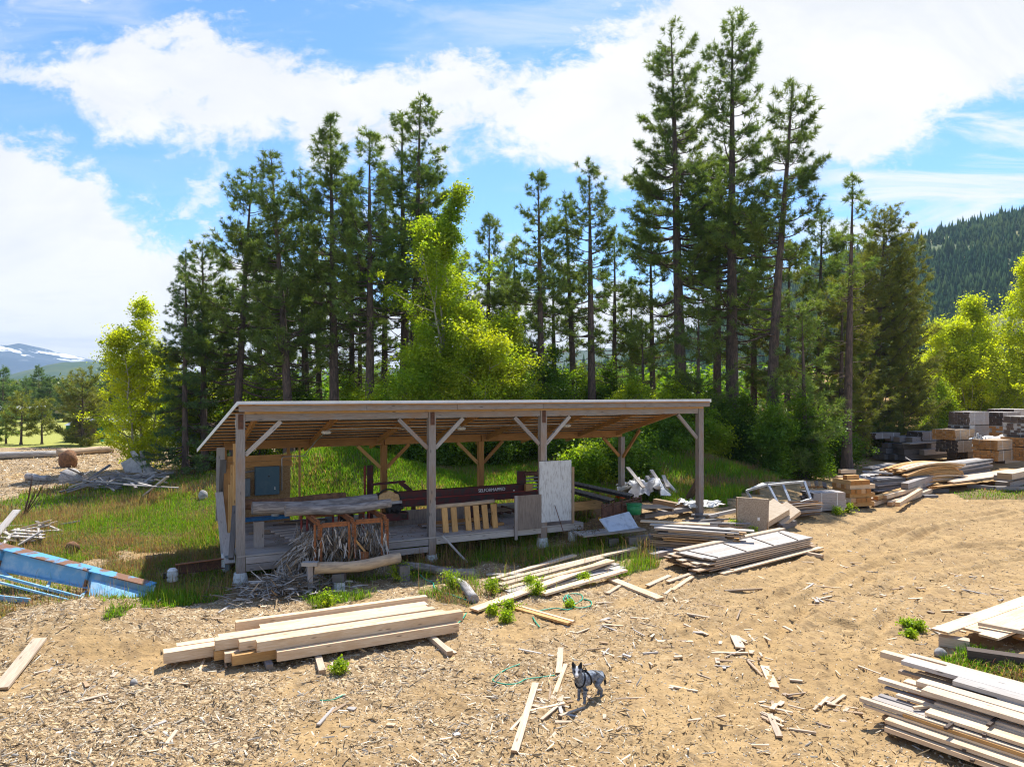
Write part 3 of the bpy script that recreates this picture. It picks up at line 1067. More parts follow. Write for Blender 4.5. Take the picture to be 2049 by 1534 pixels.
    timber('knee_brace', S(LEN, DEP - 0.12, rtop - 0.95), S(LEN, DEP - 1.35, roof_z(DEP - 1.35) - 0.30), 0.085, 0.12, M['inner'], sh)
    for a in POSTS[1:3]:
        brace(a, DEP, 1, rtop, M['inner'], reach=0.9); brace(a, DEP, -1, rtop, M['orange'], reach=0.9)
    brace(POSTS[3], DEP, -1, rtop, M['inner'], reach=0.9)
    # deck: planks, joists and rim boards; it stops a little past the third post
    DA = 11.55
    n = 18
    for i in range(n):
        b = 0.02 + 5.0 * i / (n - 1)
        timber('deck_plank', S(-0.1, b, DECK - 0.02), S(DA if i > 2 else DA - 0.05 * i, b, DECK - 0.02), 0.285, 0.04, M['greylt'], sh, nseg=8, jit=0.006)
    for (a0, a1, z, mat) in ((0.13, 2.62, 0.63, 'grey'), (0.13, 2.62, 0.42, 'grey'), (3.4, 5.66, 0.63, 'grey'), (3.4, 5.66, 0.40, 'grey'), (5.93, 9.80, 0.635, 'greylt'), (10.06, DA, 0.635, 'greylt')):
        timber('rim_board', S(a0, -0.10, z), S(a1, -0.10, z), 0.045, 0.19, M[mat], sh)
    for a in (1.2, 4.6, 7.8, 11.0):
        timber('joist', S(a, 0.0, 0.60), S(a, 5.0, 0.60), 0.14, 0.22, M['dark'], sh)
    for (a, b) in ((11.15, -0.02), (7.8, 2.5), (4.6, 2.5), (1.2, 2.5), (-0.2, 1.8)):
        g = gz(*S(a, b, 0)[:2])
        mb = MB()
        mb.tube([S(a, b, g - 0.2), S(a, b, 0.49)], 0.16, 14)
        mb.build('footing', M['concrete'], sh)
    # back corner wall of strand board, and the half-open left side
    mb = MB()
    mb.bar(S(0.12, DEP - 0.14, 1.9), S(2.26, DEP - 0.14, 1.9), 0.018, 2.25)
    mb.build('wall_panel', M['osb'], sh)
    timber('wall_stud', S(2.2, DEP - 0.06, 0.7), S(2.2, DEP - 0.06, rtop), 0.1, 0.09, M['inner'], sh, up=(-W[0], -W[1], 0))
    timber('wall_stud', S(2.62, DEP + 0.05, 0.7), S(2.62, DEP + 0.05, rtop), 0.07, 0.06, M['orange'], sh, up=(-W[0], -W[1], 0))
    for z in (3.10, 2.88):
        timber('wall_board', S(0.12, DEP - 0.17, z), S(2.3, DEP - 0.17, z), 0.03, 0.20, M['inner'], sh)
    for k, (b, z1, mat, w) in enumerate(((1.15, 3.9, 'orange', 0.20), (1.9, 3.2, 'orange', 0.18), (2.7, 2.5, 'orange', 0.18), (3.8, 2.9, 'inner', 0.25))):
        timber('wall_stud', S(0.02, b, 0.78), S(0.02, b, min(z1, roof_z(b) - 0.3)), 0.12, w, M[mat], sh, up=(-U[0], -U[1], 0))
    for (b0_, z0_, b1_, z1_, w, mat) in ((4.9, 1.0, 4.5, roof_z(4.5) - 0.35, 0.26, 'grey'), (4.4, 1.0, 3.6, 3.2, 0.2, 'darkgrey')):
        timber('wall_board', S(-0.14, b0_, z0_), S(-0.14, b1_, z1_), 0.04, w, M[mat], sh, up=(U[0], U[1], 0))
    timber('wall_board', S(-0.20, 2.2, 0.35), S(-0.24, 3.9, 2.1), 0.05, 0.24, M['greylt'], sh, up=(U[0], U[1], 0))
    timber('wall_board', S(-0.16, 1.2, 0.30), S(-0.16, 2.3, 1.0), 0.05, 0.30, M['greylt'], sh, up=(U[0], U[1], 0))
    mb = MB(); mb.bar(S(0.10, 1.0, 1.75), S(0.10, 1.0, 3.0), 0.02, 0.14, up=Vector((W[0], W[1], 0)))
    mb.build('edge_trim', M['tin'], sh)
    # lamps on the rafters and their conduit
    for a, b in ((3.0, 2.55), (7.9, 2.45), (12.4, 2.4)):
        z = roof_z(b) - 0.29
        mb = MB()
        mb.tube([S(a, b, z + 0.03), S(a, b, z - 0.02), S(a, b, z - 0.07), S(a, b, z - 0.10)], [0.10, 0.17, 0.165, 0.12], 18)
        mb.build('lamp', M['white'], sh, True)
    for pts in ([S(1.95, DEP - 0.22, 1.9), S(1.95, DEP - 0.22, 3.05), S(2.0, DEP - 0.25, 3.12), S(2.7, DEP - 0.4, 3.14), S(3.0, 4.2, roof_z(4.2) - 0.30), S(3.0, 2.7, roof_z(2.7) - 0.30)],
                [S(3.05, 2.4, roof_z(2.4) - 0.27), S(5.4, 2.35, roof_z(2.4) - 0.26), S(5.62, 2.3, roof_z(2.4) - 0.30), S(5.9, 2.35, roof_z(2.4) - 0.25), S(7.85, 2.4, roof_z(2.4) - 0.26)],
                [S(8.0, 2.4, roof_z(2.4) - 0.26), S(10.15, 2.4, roof_z(2.4) - 0.27), S(12.35, 2.4, roof_z(2.4) - 0.26)]):
        mb = MB(); mb.tube(pts, 0.017, 6)
        mb.build('conduit', M['alu'], sh)


build_shed()


# ------------------------------------------------------------------ electrical cabinets on the back wall
def cabinet(name, label, cat, a0, a1, z0, z1, depth, mat, knobs=()):
    b = DEP - 0.155
    root = thing(name, label, cat, S((a0 + a1) / 2, b, z0))
    mb = MB()
    mb.bar(S(a0, b - depth / 2, (z0 + z1) / 2), S(a1, b - depth / 2, (z0 + z1) / 2), depth, z1 - z0)
    mb.build('body', mat, root)
    mb = MB()
    mb.bar(S(a0 + 0.015, b - depth - 0.012, (z0 + z1) / 2), S(a1 - 0.015, b - depth - 0.012, (z0 + z1) / 2), 0.02, z1 - z0 - 0.03)
    d = mb.build('door', mat, root)
    for (fa, fz, r, mt) in knobs:
        mb = MB()
        q = S(a0 + (a1 - a0) * fa, b - depth - 0.02, z0 + (z1 - z0) * fz)
        mb.tube([q, q - Vector((W[0], W[1], 0)) * 0.03], r, 10)
        mb.build('knob', M[mt], d)
    return root


cabinet('electrical_cabinet', 'large blue-grey steel electrical cabinet on the strand board wall in the shed', 'cabinet', 1.02, 1.84, 1.80, 2.80, 0.24, M['bluebox'], ((0.80, 0.25, 0.02, 'white'), (0.80, 0.20, 0.02, 'white'), (0.55, 0.66, 0.03, 'blackiron')))
cabinet('disconnect_box', 'grey steel switch box between the front corner post and the large blue cabinet', 'switch box', 0.42, 0.86, 1.78, 2.40, 0.18, M['greybox'], ((0.3, 0.5, 0.03, 'blackiron'),))
cabinet('junction_box', 'small grey box on the wall behind the left corner post', 'junction box', 0.15, 0.33, 2.02, 2.28, 0.12, M['greybox'], ((0.5, 0.75, 0.015, 'blackiron'), (0.5, 0.25, 0.015, 'blackiron')))
for nm, lab, pts, r, mt in (('conduit_pipe', 'dark pipe running across the wall to the large cabinet', [S(0.2, DEP - 0.18, 2.62), S(0.75, DEP - 0.18, 2.62), S(1.015, DEP - 0.2, 2.66)], 0.03, 'steel'),
                            ('conduit_pipe', 'pair of thin pipes dropping from the grey switch box', [S(0.60, DEP - 0.2, 1.0), S(0.60, DEP - 0.2, 1.775)], 0.035, 'alu'),
                            ('conduit_pipe', 'thin cable pipe under the small junction box', [S(0.24, DEP - 0.2, 0.9), S(0.24, DEP - 0.2, 2.015)], 0.014, 'steel')):
    mb = MB(); mb.tube(pts, r, 8)
    tag(mb.build(nm, M[mt]), lab, 'pipe')
# ------------------------------------------------------------------ machinery
FW = Vector((-W[0], -W[1], 0))        # towards the yard
UX = Vector((U[0], U[1], 0))


def bar_part(name, p0, p1, w, t, mat, parent, **k):
    m = MB(); m.bar(p0, p1, w, t, **k)
    return m.build(name, mat, parent)


def words(name, text, loc, xdir, ydir, size, mat, parent, space=1.0):
    """real lettering, turned to a mesh"""
    cu = bpy.data.curves.new(name, 'FONT')
    cu.body = text
    cu.size = size
    cu.extrude = 0.002
    cu.space_character = space
    cu.align_x = 'CENTER'; cu.align_y = 'CENTER'
    tmp = bpy.data.objects.new('tmp', cu)
    COL.objects.link(tmp)
    dg = bpy.context.evaluated_depsgraph_get()
    me = bpy.data.meshes.new_from_object(tmp.evaluated_get(dg))
    bpy.data.objects.remove(tmp)
    me.materials.clear(); me.materials.append(mat)
    o = bpy.data.objects.new(name, me)
    COL.objects.link(o)
    x = Vector(xdir).normalized(); y = Vector(ydir).normalized()
    o.rotation_euler = Matrix((x, y, x.cross(y))).transposed().to_euler()
    o.location = loc
    hang(o, parent)
    return o


def build_sawmill():
    b = 2.6
    r = thing('sawmill', 'long dark red steel band sawmill bed running through the shed with white lettering', 'sawmill', S(7.5, b, DECK))
    face = bar_part('bed_beam', S(4.75, b, 1.79), S(10.6, b, 1.79), 0.26, 0.26, M['redsteel'], r)
    bar_part('bed_beam', S(2.2, b - 0.06, 1.52), S(11.9, b - 0.06, 1.52), 0.34, 0.24, M['redsteel'], r)
    bar_part('track_rail', S(2.2, b - 0.26, 1.665), S(11.9, b - 0.26, 1.665), 0.06, 0.035, M['redpaint'], r)
    words('lettering', 'SELFORMAPPED', S(9.15, b - 0.137, 1.78), UX, (0, 0, 1), 0.17, M['white'], face, 0.92)
    q = S(10.05, b - 0.137, 1.70)
    bar_part('decal', q, q + UX * 0.06, 0.006, 0.04, M['white'], face)
    # half-round timber blade guard with the saw head's motor below
    g = MB()
    c = S(5.05, b - 0.42, 1.66)
    pts = []
    for i in range(15):
        t = math.pi * i / 14
        rr = 0.40 + 0.018 * ((i % 4) - 1.5)
        pts.append(c + UX * (rr * math.cos(t)) + Vector((0, 0, rr * 0.92 * math.sin(t))))
    g.loft([[p + FW * 0.05 for p in pts], [p - FW * 0.05 for p in pts]])
    g.build('blade_guard', M['sawnend'], r)
    rim = MB()
    rim.tube([c + UX * (0.45 * math.cos(math.pi * i / 14)) - FW * 0.02 + Vector((0, 0, 0.43 * math.sin(math.pi * i / 14))) for i in range(15)], 0.03, 6)
    rim.build('guard_rim', M['blackiron'], r)
    bar_part('crossbar', S(4.6, b - 0.46, 1.62), S(5.5, b - 0.46, 1.64), 0.16, 0.09, M['greytarp'], r)
    mo = MB()
    mo.tube([S(4.95, b - 0.5, 1.44), S(5.45, b - 0.5, 1.44)], 0.13, 12)
    mo.tube([S(5.45, b - 0.5, 1.44), S(5.55, b - 0.5, 1.44)], 0.07, 10)
    for k in range(3):
        mo.tube([S(4.98 + 0.17 * k, b - 0.66, 1.36), S(4.98 + 0.17 * k, b - 0.72, 1.40)], 0.06, 8)
    mo.box((-0.2, -0.12, -0.14), (0.2, 0.1, 0), Matrix.Translation(S(5.2, b - 0.5, 1.40)))
    mo.build('motor', M['blackiron'], r)
    h = MB()
    h.loft([[S(4.6, b - 0.65, 1.28), S(5.7, b - 0.65, 1.28), S(5.7, b - 0.25, 1.28), S(4.6, b - 0.25, 1.28)], [S(4.95, b - 0.62, 1.02), S(5.7, b - 0.62, 1.02), S(5.7, b - 0.3, 1.02), S(4.95, b - 0.3, 1.02)]])
    h.build('hopper', M['redsteel'], r)
    bar_part('hopper_dark_plate', S(5.48, b - 0.652, 1.15), S(5.64, b - 0.652, 1.15), 0.012, 0.14, M['blackiron'], r)  # black plate standing in for the dark inside of an opening
    # tall mast with a steel arm at the back post
    bar_part('mast', S(4.95, b + 1.5, DECK), S(4.95, b + 1.5, 2.75), 0.2, 0.16, M['redsteel'], r)
    bar_part('mast', S(4.72, b + 1.4, 1.5), S(4.72, b + 1.4, 2.75), 0.06, 0.1, M['redpaint'], r)
    bar_part('arm', S(4.95, b + 1.4, 2.05), S(6.2, b + 1.2, 2.12), 0.08, 0.08, M['redsteel'], r)
    bar_part('arm', S(6.0, b + 1.2, 2.1), S(6.4, b + 1.1, 1.75), 0.1, 0.16, M['redsteel'], r)
    # drive end with open gearbox, red cheeks and rollers
    bar_part('gearbox', S(10.55, b + 0.05, 2.28), S(11.35, b + 0.05, 2.28), 0.4, 0.12, M['rustdark'], r)
    for a in (10.5, 11.4):
        bar_part('gearbox', S(a, b + 0.05, 1.64), S(a, b + 0.05, 2.4), 0.36, 0.10, M['redsteel'], r)
    for k in range(4):
        m = MB(); m.tube([S(10.62, b - 0.1, 1.75 + 0.13 * k), S(11.3, b - 0.1, 1.75 + 0.13 * k)], 0.03, 8)
        m.build('roller', M['steel'], r)
    bar_part('gearbox', S(10.5, b - 0.25, 1.80), S(10.8, b - 0.25, 1.80), 0.12, 0.26, M['orange'], r)
    m = MB(); m.tube([S(11.45, b, 1.95), S(11.75, b, 1.95)], [0.32, 0.32], 16)
    m.build('drum', M['rustdark'], r)
    # legs
    for a in (2.5, 4.2, 6.1, 8.4, 10.6, 11.7):
        bar_part('leg', S(a, b, DECK), S(a, b, 1.40), 0.14, 0.14, M['redsteel'] if a > 8 else M['rustdark'], r)
    bar_part('cover_plate', S(5.4, b - 0.3, 1.05), S(7.9, b - 0.34, 1.05), 0.02, 0.5, M['brownply'], r)
    bar_part('cover_plate', S(5.3, b - 0.34, 0.86), S(7.8, b - 0.38, 0.86), 0.02, 0.16, M['brownply'], r)


build_sawmill()


def build_log_deck():
    r = thing('log_deck', 'rusty steel log loading rack sticking out of the shed front', 'rack', S(2.9, -1.0, 0.6))
    for a in (1.88, 2.84, 3.80):
        bar_part('rail', S(a, -1.5, 1.76), S(a, 1.7, 1.80), 0.09, 0.11, M['rust'], r)
        mb = MB()
        for k in range(26):
            q = S(a, -1.5 + 3.1 * k / 25, 1.84)
            mb.tube([q - UX * 0.03, q + UX * 0.03], 0.022, 6)
        for k in range(9):
            q = S(a, -1.56, 1.80 - 0.055 * k)
            mb.tube([q - UX * 0.03, q + UX * 0.03], 0.022, 6)
        mb.build('feed_chain', M['rust'], r)
        for s_ in (-0.085, 0.085):
            bar_part('leg', S(a + s_, -1.48, 0.70), S(a + s_, -1.48, 1.74), 0.055, 0.075, M['rust'], r)
        for s_ in (-0.07, 0.1):
            bar_part('leg', S(a + s_, 0.55, 0.8), S(a + s_, 0.55, 1.74), 0.05, 0.07, M['redpaint'], r)
    for a0, a1, z in ((1.98, 2.74, 1.70), (2.94, 3.70, 1.72)):
        bar_part('crossbar', S(a0, -1.46, z), S(a1, -1.46, z), 0.05, 0.13, M['rust'], r)
        bar_part('crossbar', S(a0, 0.3, z), S(a1, 0.3, z), 0.05, 0.12, M['rust'], r)
    bar_part('brace', S(2.95, -1.45, 1.2), S(3.25, -1.5, 0.80), 0.12, 0.05, M['orange'], r)
    bar_part('brace', S(3.15, -1.55, 0.55), S(3.2, -1.5, 0.85), 0.2, 0.16, M['rust'], r)


build_log_deck()
for name, lab, p0, p1, r0, r1, mt in (
        ('log', 'grey barked log at the front of the rusty rack, nearest the yard', S(1.15, -0.55, 2.0), S(4.25, -0.62, 2.02), 0.155, 0.14, 'logbark'),
        ('log', 'middle log on the rusty rack, between the front log and the brown one', S(0.35, 0.2, 2.03), S(4.05, 0.18, 2.05), 0.19, 0.16, 'logbark'),
        ('log', 'brown bark-patched log at the back of the rusty rack', S(0.10, 1.3, 2.03), S(3.3, 1.1, 2.05), 0.16, 0.14, 'stump'),
        ('log', 'peeled pale log lying across the stub posts below the rusty rack', S(1.65, -2.02, 0.62), S(4.1, -1.98, 0.64), 0.165, 0.145, 'peeled'),
        ('log', 'dark bark log lying on the dirt by the second front post', at(806, 1134, 0.15), at(950, 1146, 0.12), 0.13, 0.12, 'logbark'),
        ('log', 'shorter log end-on below the dark bark log', at(898, 1152, 0.1), at(952, 1196, 0.12), 0.12, 0.13, 'mudlog')):
    tag(log_obj(name, p0, p1, r0, r1, M[mt]), lab, 'log')
for (a, z1, lab) in ((1.55, 0.74, 'stub'), (2.35, 0.46, 'post')):
    p = S(a, -2.0, 0)
    root = thing('support_block', 'squared block on a white pier under the peeled log' if lab == 'post' else 'short squared stub beside the left end of the peeled log', 'support', (p.x, p.y, 0))
    if lab == 'post':
        mb = MB(); mb.tube([Vector((p.x, p.y, -0.15)), Vector((p.x, p.y, 0.22))], [0.17, 0.15], 12); mb.build('pier', M['concrete'], root)
        timber('block', (p.x - 0.16, p.y, 0.33), (p.x + 0.16, p.y, 0.33), 0.3, 0.22, M['darkgrey'], root)
    else:
        timber('block', (p.x, p.y, 0.0), (p.x, p.y, z1), 0.16, 0.14, M['grey'], root)
        timber('cap', (p.x - 0.2, p.y, z1 + 0.05), (p.x + 0.22, p.y, z1 + 0.05), 0.2, 0.10, M['greylt'], root)
p = S(4.2, -1.95, 0.0)
tag(timber('support_block', p + Vector((0, 0, 0.0)), p + Vector((0, 0, 0.46)), 0.3, 0.3, M['darkgrey']), 'dark block under the right end of the peeled log', 'support')


# bark slivers hanging in and spilling from the rack
def build_bark():
    N = 3400
    V = []; F = []; C = []
    mb = MB()
    rr = random.Random(5)
    cols = [(0.30, 0.27, 0.24), (0.42, 0.39, 0.36), (0.20, 0.16, 0.12), (0.26, 0.19, 0.12), (0.52, 0.48, 0.43)]
    for i in range(N):
        k = rr.random()
        if k < 0.45:       # hanging in the rack
            a = rr.uniform(1.5, 3.95); b = rr.uniform(-1.55, 0.0); z = rr.uniform(0.75, 1.62) - 0.35 * abs(a - 2.8) * rr.random()
            L = rr.uniform(0.15, 0.5); d = Vector((rr.gauss(0, 0.35), rr.gauss(0, 0.35), -1))
        elif k < 0.62:     # sliding off to the left
            t = rr.random(); a = 1.9 - 1.0 * t + rr.gauss(0, 0.12); b = rr.uniform(-1.3, -0.1) - 0.4 * t; z = 1.35 - 1.2 * t + rr.uniform(-0.12, 0.1)
            L = rr.uniform(0.2, 0.6); d = Vector((-0.6 + rr.gauss(0, 0.35), -0.5 + rr.gauss(0, 0.35), -0.8 + rr.gauss(0, 0.3)))
        else:              # fan on the ground in front
            ang = rr.uniform(0, 6.28); q = abs(rr.gauss(0, 0.5))
            a = 0.9 + 1.55 * q * math.cos(ang) ; b = -1.75 + 1.0 * q * math.sin(ang)
            z = None
            L = rr.uniform(0.15, 0.6); d = Vector((rr.gauss(0, 1), rr.gauss(0, 1), rr.gauss(0, 0.25)))
        d.normalize()
        p = S(a, b, 0)
        if z is None:
            z = gz(p.x, p.y) + 0.05 + 0.30 * math.exp(-((a - 1.1) ** 2 + (b + 1.5) ** 2) / 0.8) + rr.uniform(0, 0.06)
        p.z = max(z, gz(p.x, p.y) + 0.03)
        w = rr.uniform(0.008, 0.022)
        s = d.cross(Vector((rr.gauss(0, 1), rr.gauss(0, 1), rr.gauss(0, 1)))).normalized() * w
        n = d.cross(s).normalized() * 0.006
        e = p + d * L
        mid = p + d * L * 0.5 + n * rr.uniform(-8, 8)
        o = len(V)
        V += [p - s, p + s, mid + s, mid - s, e + s * 0.5, e - s * 0.5]
        F += [(o, o + 1, o + 2, o + 3), (o + 3, o + 2, o + 4, o + 5)]
        c = rr.choice(cols); f = rr.uniform(0.7, 1.15)
        C += [tuple(x * f for x in c)] * 6
    struct('bark_debris', mesh_np('bark_debris', np.array([tuple(v) for v in V]), np.array(F), M['chip'], np.array(C)), 'stuff', 'tangled grey bark strips hanging in the rusty rack')
    # packed bark core behind the strips
    n = 26
    Vc = []; Fc = []
    for i in range(n):
        for j in range(n):
            a = 1.45 + 2.4 * i / (n - 1); b = -1.42 + 1.6 * j / (n - 1)
            e = math.sin(math.pi * i / (n - 1)) ** 0.5 * math.sin(math.pi * (0.12 + 0.88 * j / (n - 1))) ** 0.5
            z = 0.55 + 0.62 * e + 0.10 * rr.uniform(-1, 1)
            p = S(a, b, z); Vc.append(tuple(p))
    for i in range(n - 1):
        for j in range(n - 1):
            k = i * n + j
            Fc.append((k, k + n, k + n + 1, k + 1))
    struct('bark_heap', mesh_np('bark_heap', np.array(Vc), np.array(Fc), plain('packed_bark', (0.15, 0.105, 0.066), 0.95, 0, (0.075, 0.052, 0.035), 7, 0.4, 0.6, 0.9)), 'stuff', 'brown packed bark heap under the rusty rack')


build_bark()

# ------------------------------------------------------------------ things standing about in the shed
r = thing('slatted_rack', 'wooden rack of six upright slats under a round rail at the deck edge', 'rack', S(7.0, 0.55, DECK))
log_obj('rail', S(5.98, 0.55, 1.62), S(8.35, 0.62, 1.66), 0.075, 0.07, M['peeled'], r, 10, 0.005)
for k, a in enumerate((6.45, 6.78, 7.28, 7.60, 7.92, 8.27)):
    timber('slat', S(a, 0.35, DECK), S(a, 0.52, 1.58), 0.055, 0.20, M['orange'], r, up=UX)
for a in (6.2, 8.5):
    timber('end_brace', S(a, 1.1, DECK), S(a - 0.1, 0.62, 1.58), 0.06, 0.14, M['inner'], r, up=UX)
r = thing('board_sheet', 'brown weathered plywood sheet standing against the third front post', 'plywood sheet', S(9.35, -0.2, 0.7))
bar_part('sheet', S(8.86, -0.155, 1.32), S(9.80, -0.155, 1.32), 0.02, 1.18, M['brownply'], r)
timber('batten', S(8.80, -0.17, 0.42), S(8.80, -0.17, 1.92), 0.05, 0.10, M['grey'], r, up=UX)
r = thing('board_sheet', 'tall white flaking plywood door sheet standing beside the third front post', 'plywood sheet', S(10.5, -0.1, 0.7))
bar_part('sheet', S(9.72, -0.150, 1.98), S(11.02, -0.150, 1.98), 0.025, 2.12, M['whiteply'], r, roll=0.0)
timber('batten', S(11.08, -0.17, 0.80), S(11.08, -0.17, 2.8), 0.06, 0.08, M['brownpile'], r, up=UX)
tag(timber('prop_stick', S(6.1, -0.2, 0.82), S(6.75, -0.75, gz(*S(6.75, -0.75, 0)[:2]) + 0.02), 0.08, 0.04, M['greylt']), 'thin pale stick leaning on the deck beside the second post', 'stick')
tag(timber('prop_stick', S(10.3, -0.22, 1.5), S(10.5, -0.5, 0.55), 0.02, 0.02, M['rustdark']), 'thin dark rod leaning in front of the white door sheet', 'rod')
tag(timber('pedestal_block', S(0.62, 0.9, DECK), S(0.62, 0.9, 1.55), 0.2, 0.28, M['grey'], up=UX), 'upright grey plank block standing on the deck by the corner post', 'block')
tag(timber('leaning_pole', S(-0.25, 0.0, 0.70), S(-0.05, 0.9, 2.05), 0.14, 0.14, M['darkgrey']), 'dark round-edged pole leaning inside the left corner post', 'pole')
tag(timber('blue_shelf', S(0.2, 3.9, 1.12), S(2.0, 3.9, 1.14), 0.35, 0.1, M['blueshelf']), 'blue painted board lying low under the cabinets', 'board')
r = thing('white_bucket', 'small white bucket on the blue board under the cabinets', 'bucket', S(1.55, 3.85, 1.19))
mb = MB(); mb.tube([S(1.55, 3.85, 1.19), S(1.55, 3.85, 1.47)], [0.13, 0.15], 16); bk = mb.build('pail', M['white'], r, True)
mb = MB(); mb.tube([S(1.55, 3.85, 1.47), S(1.55, 3.85, 1.50)], [0.158, 0.158], 16); mb.build('rim', M['blackiron'], r)
mb = MB(); q = S(1.57, 3.70, 1.34); mb.bar(q - UX * 0.06, q + UX * 0.05, 0.008, 0.1); mb.build('print_mark', M['blackiron'], bk)
# planks laid over the gap beside the log rack
for k in range(6):
    a = 1.05 + 0.1 * k; b = 0.9 - 0.22 * k
    o = timber('ramp_plank', S(a - 0.1, b, 1.22 - 0.03 * k), S(a + 0.85, b, 1.25 - 0.03 * k), 0.2, 0.05, M['grey'])
    tag(o, 'short grey plank of the sloping staging left of the rusty rack', 'plank', 'staging planks left of the rack')
for nm, a0, b0, a1, b1, z, w, t, mt, lab in (
        ('scrap_board', 4.2, 1.0, 4.9, 0.8, 0.82, 0.25, 0.04, 'grey', 'grey board lying flat on the deck left of the second post'),
        ('scrap_board', 8.7, 2.2, 9.7, 2.2, 1.05, 0.6, 0.04, 'brownpile', 'board shelf behind the brown plywood sheet'),
        ('scrap_board', 8.3, 0.7, 8.75, 0.7, 0.84, 0.15, 0.09, 'orange', 'short yellow block on the deck left of the brown sheet'),
        ('scrap_board', 8.5, 1.1, 8.8, 1.3, 0.88, 0.25, 0.14, 'darkgrey', 'dark block on the deck behind the yellow block'),
        ('scrap_board', 4.0, 2.0, 4.8, 1.9, 1.05, 0.3, 0.05, 'brownpile', 'brown board propped under the saw guard')):
    tag(timber(nm, S(a0, b0, z), S(a1, b1, z), w, t, M[mt]), lab, 'board')


# ------------------------------------------------------------------ chain conveyor right of the white door sheet
def build_conveyor():
    r = thing('chain_conveyor', 'rusty outfeed conveyor with two perforated tread tracks past the deck end', 'conveyor', S(12.6, 1.2, 0.5))
    for (a0, b0, a1, b1) in ((11.75, 2.6, 13.15, 0.35), (12.75, 3.3, 14.55, 1.0)):
        p0 = S(a0, b0, 1.86); p1 = S(a1, b1, 1.42)
        d = (p1 - p0).normalized(); sdv = d.cross(Vector((0, 0, 1))).normalized(); n = sdv.cross(d).normalized()
        t = MB()
        K = 30
        for k in range(K):       # tread links, each a cleated plate
            c = p0 + (p1 - p0) * ((k + 0.5) / K)
            t.bar(c - sdv * 0.2, c + sdv * 0.2, (p1 - p0).length / K * 0.72, 0.03, up=n)
            for s_ in (-0.13, -0.04, 0.05, 0.14):
                t.bar(c + sdv * s_ - d * 0.018 + n * 0.025, c + sdv * (s_ + 0.04) + d * 0.018 + n * 0.025, 0.018, 0.025, up=n)
        t.build('tread_track', M['steel'], r)
        for s_ in (-0.24, 0.24):
            bar_part('side_rail', p0 + sdv * s_ - n * 0.06, p1 + sdv * s_ - n * 0.06, 0.05, 0.10, M['blackiron'], r, up=n)
        for k in (0.05, 0.95):
            c = p0 + (p1 - p0) * k
            for s_ in (-0.22, 0.22):
                q = c + sdv * s_
                bar_part('leg', q - n * 0.08, Vector((q.x, q.y, max(0.35, gz(q.x, q.y)))), 0.05, 0.05, M['rustdark'], r)
    f0 = S(12.35, -0.1, 1.0); f1 = S(14.75, 0.75, 1.02)
    bar_part('apron', f0, f1, 0.04, 0.5, M['rustdark'], r)
    for k in (0.0, 0.28, 0.5, 0.78, 1.0):
        q = f0 + (f1 - f0) * k + FW * 0.04
        bar_part('strut', q + Vector((0, 0, 0.42)), q - Vector((0, 0, 0.45)), 0.05, 0.05, M['rustdark'], r)
    bar_part('crossbar', f0 + Vector((0, 0, 0.3)), f1 + Vector((0, 0, 0.32)), 0.05, 0.05, M['rustdark'], r)
    m = MB(); m.tube([S(11.3, 2.9, 2.05), S(12.6, 3.1, 2.1)], 0.17, 16)
    m.build('feed_roller', M['rustdark'], r, True)


build_conveyor()
tag(timber('cross_beam', S(11.5, 1.35, 1.10), S(13.3, 1.3, 1.12), 0.15, 0.32, M['orange']), 'yellow beam lying under the tread tracks of the conveyor', 'beam')
mb = MB(); mb.tube([S(12.35, 0.1, 0.80), S(12.45, 0.0, 0.80), S(12.55, 0.05, 0.95)], [0.07, 0.09, 0.05], 8)
tag(mb.build('yellow_fitting', M['yellow'], None, True), 'small yellow metal fitting under the left end of the conveyor', 'fitting')


def crumple(name, c, rx, ry, h, mat, seed, n=22, label='', cat='tarpaulin', lift=0.0):
    """a crumpled sheet lying in folds"""
    V = []; F = []
    rr = random.Random(seed)
    for i in range(n):
        for j in range(n):
            x = -1 + 2 * i / (n - 1); y = -1 + 2 * j / (n - 1)
            q = 1 - max(abs(x), abs(y)) ** 2
            f = float(abs(fbm(np.array([x * 2.1 + seed]), np.array([y * 1.4 - seed]), seed, 3)[0] - 0.5) * 3.2)
            wx = c[0] + x * rx * (1 + 0.3 * rr.uniform(-1, 1) * (1 - q)); wy = c[1] + y * ry
            V.append((wx + 0.05 * rr.uniform(-1, 1), wy + 0.05 * rr.uniform(-1, 1), max(gz(wx, wy) + 0.03, c[2] + h * (q * 0.55 + f * 0.75) - 0.15 + 0.02 * rr.uniform(-1, 1))))
    for i in range(n - 1):
        for j in range(n - 1):
            k = i * n + j
            F.append((k, k + n, k + n + 1, k + 1))
    me = mesh_np(name, np.array(V) - np.array([c[0], c[1], c[2]]), np.array(F), mat)
    o = bpy.data.objects.new(name, me)
    COL.objects.link(o)
    o.location = c
    return tag(o, label, cat)


q = at(1285, 1000, 0.0)
crumple('tarpaulin', (q.x, q.y, q.z + 0.35), 0.95, 0.7, 0.75, M['tarp'], 3, label='crumpled white tarpaulin heaped behind the conveyor')
q = at(1350, 1025, 0.0); 
tag(crumple('orange_bundle', (deep(1240, 990, 28.6).x, 28.6, deep(1240, 990, 28.6).z), 0.14, 0.14, 0.16, M['orangepl'], 9, 8, 'bundle'), 'small bright orange bundle beside the crumpled white tarpaulin', 'bundle')
q = at(1400, 1030, 0.0)
crumple('plastic_sheet', (q.x, q.y, q.z + 0.5), 0.75, 0.5, 0.30, M['tarp'], 12, 18, 'pale crumpled plastic sheet on the scrap pile in front of the right end post')
q = at(1385, 980, 0.0)
q = deep(1383, 1000, 30.5)
crumple('plastic_bag', (q.x, q.y, gz(q.x, q.y) + 0.12), 0.2, 0.2, 0.35, M['tarp'], 15, 10, 'small white plastic bag on the grass left of the right end post', 'bag')
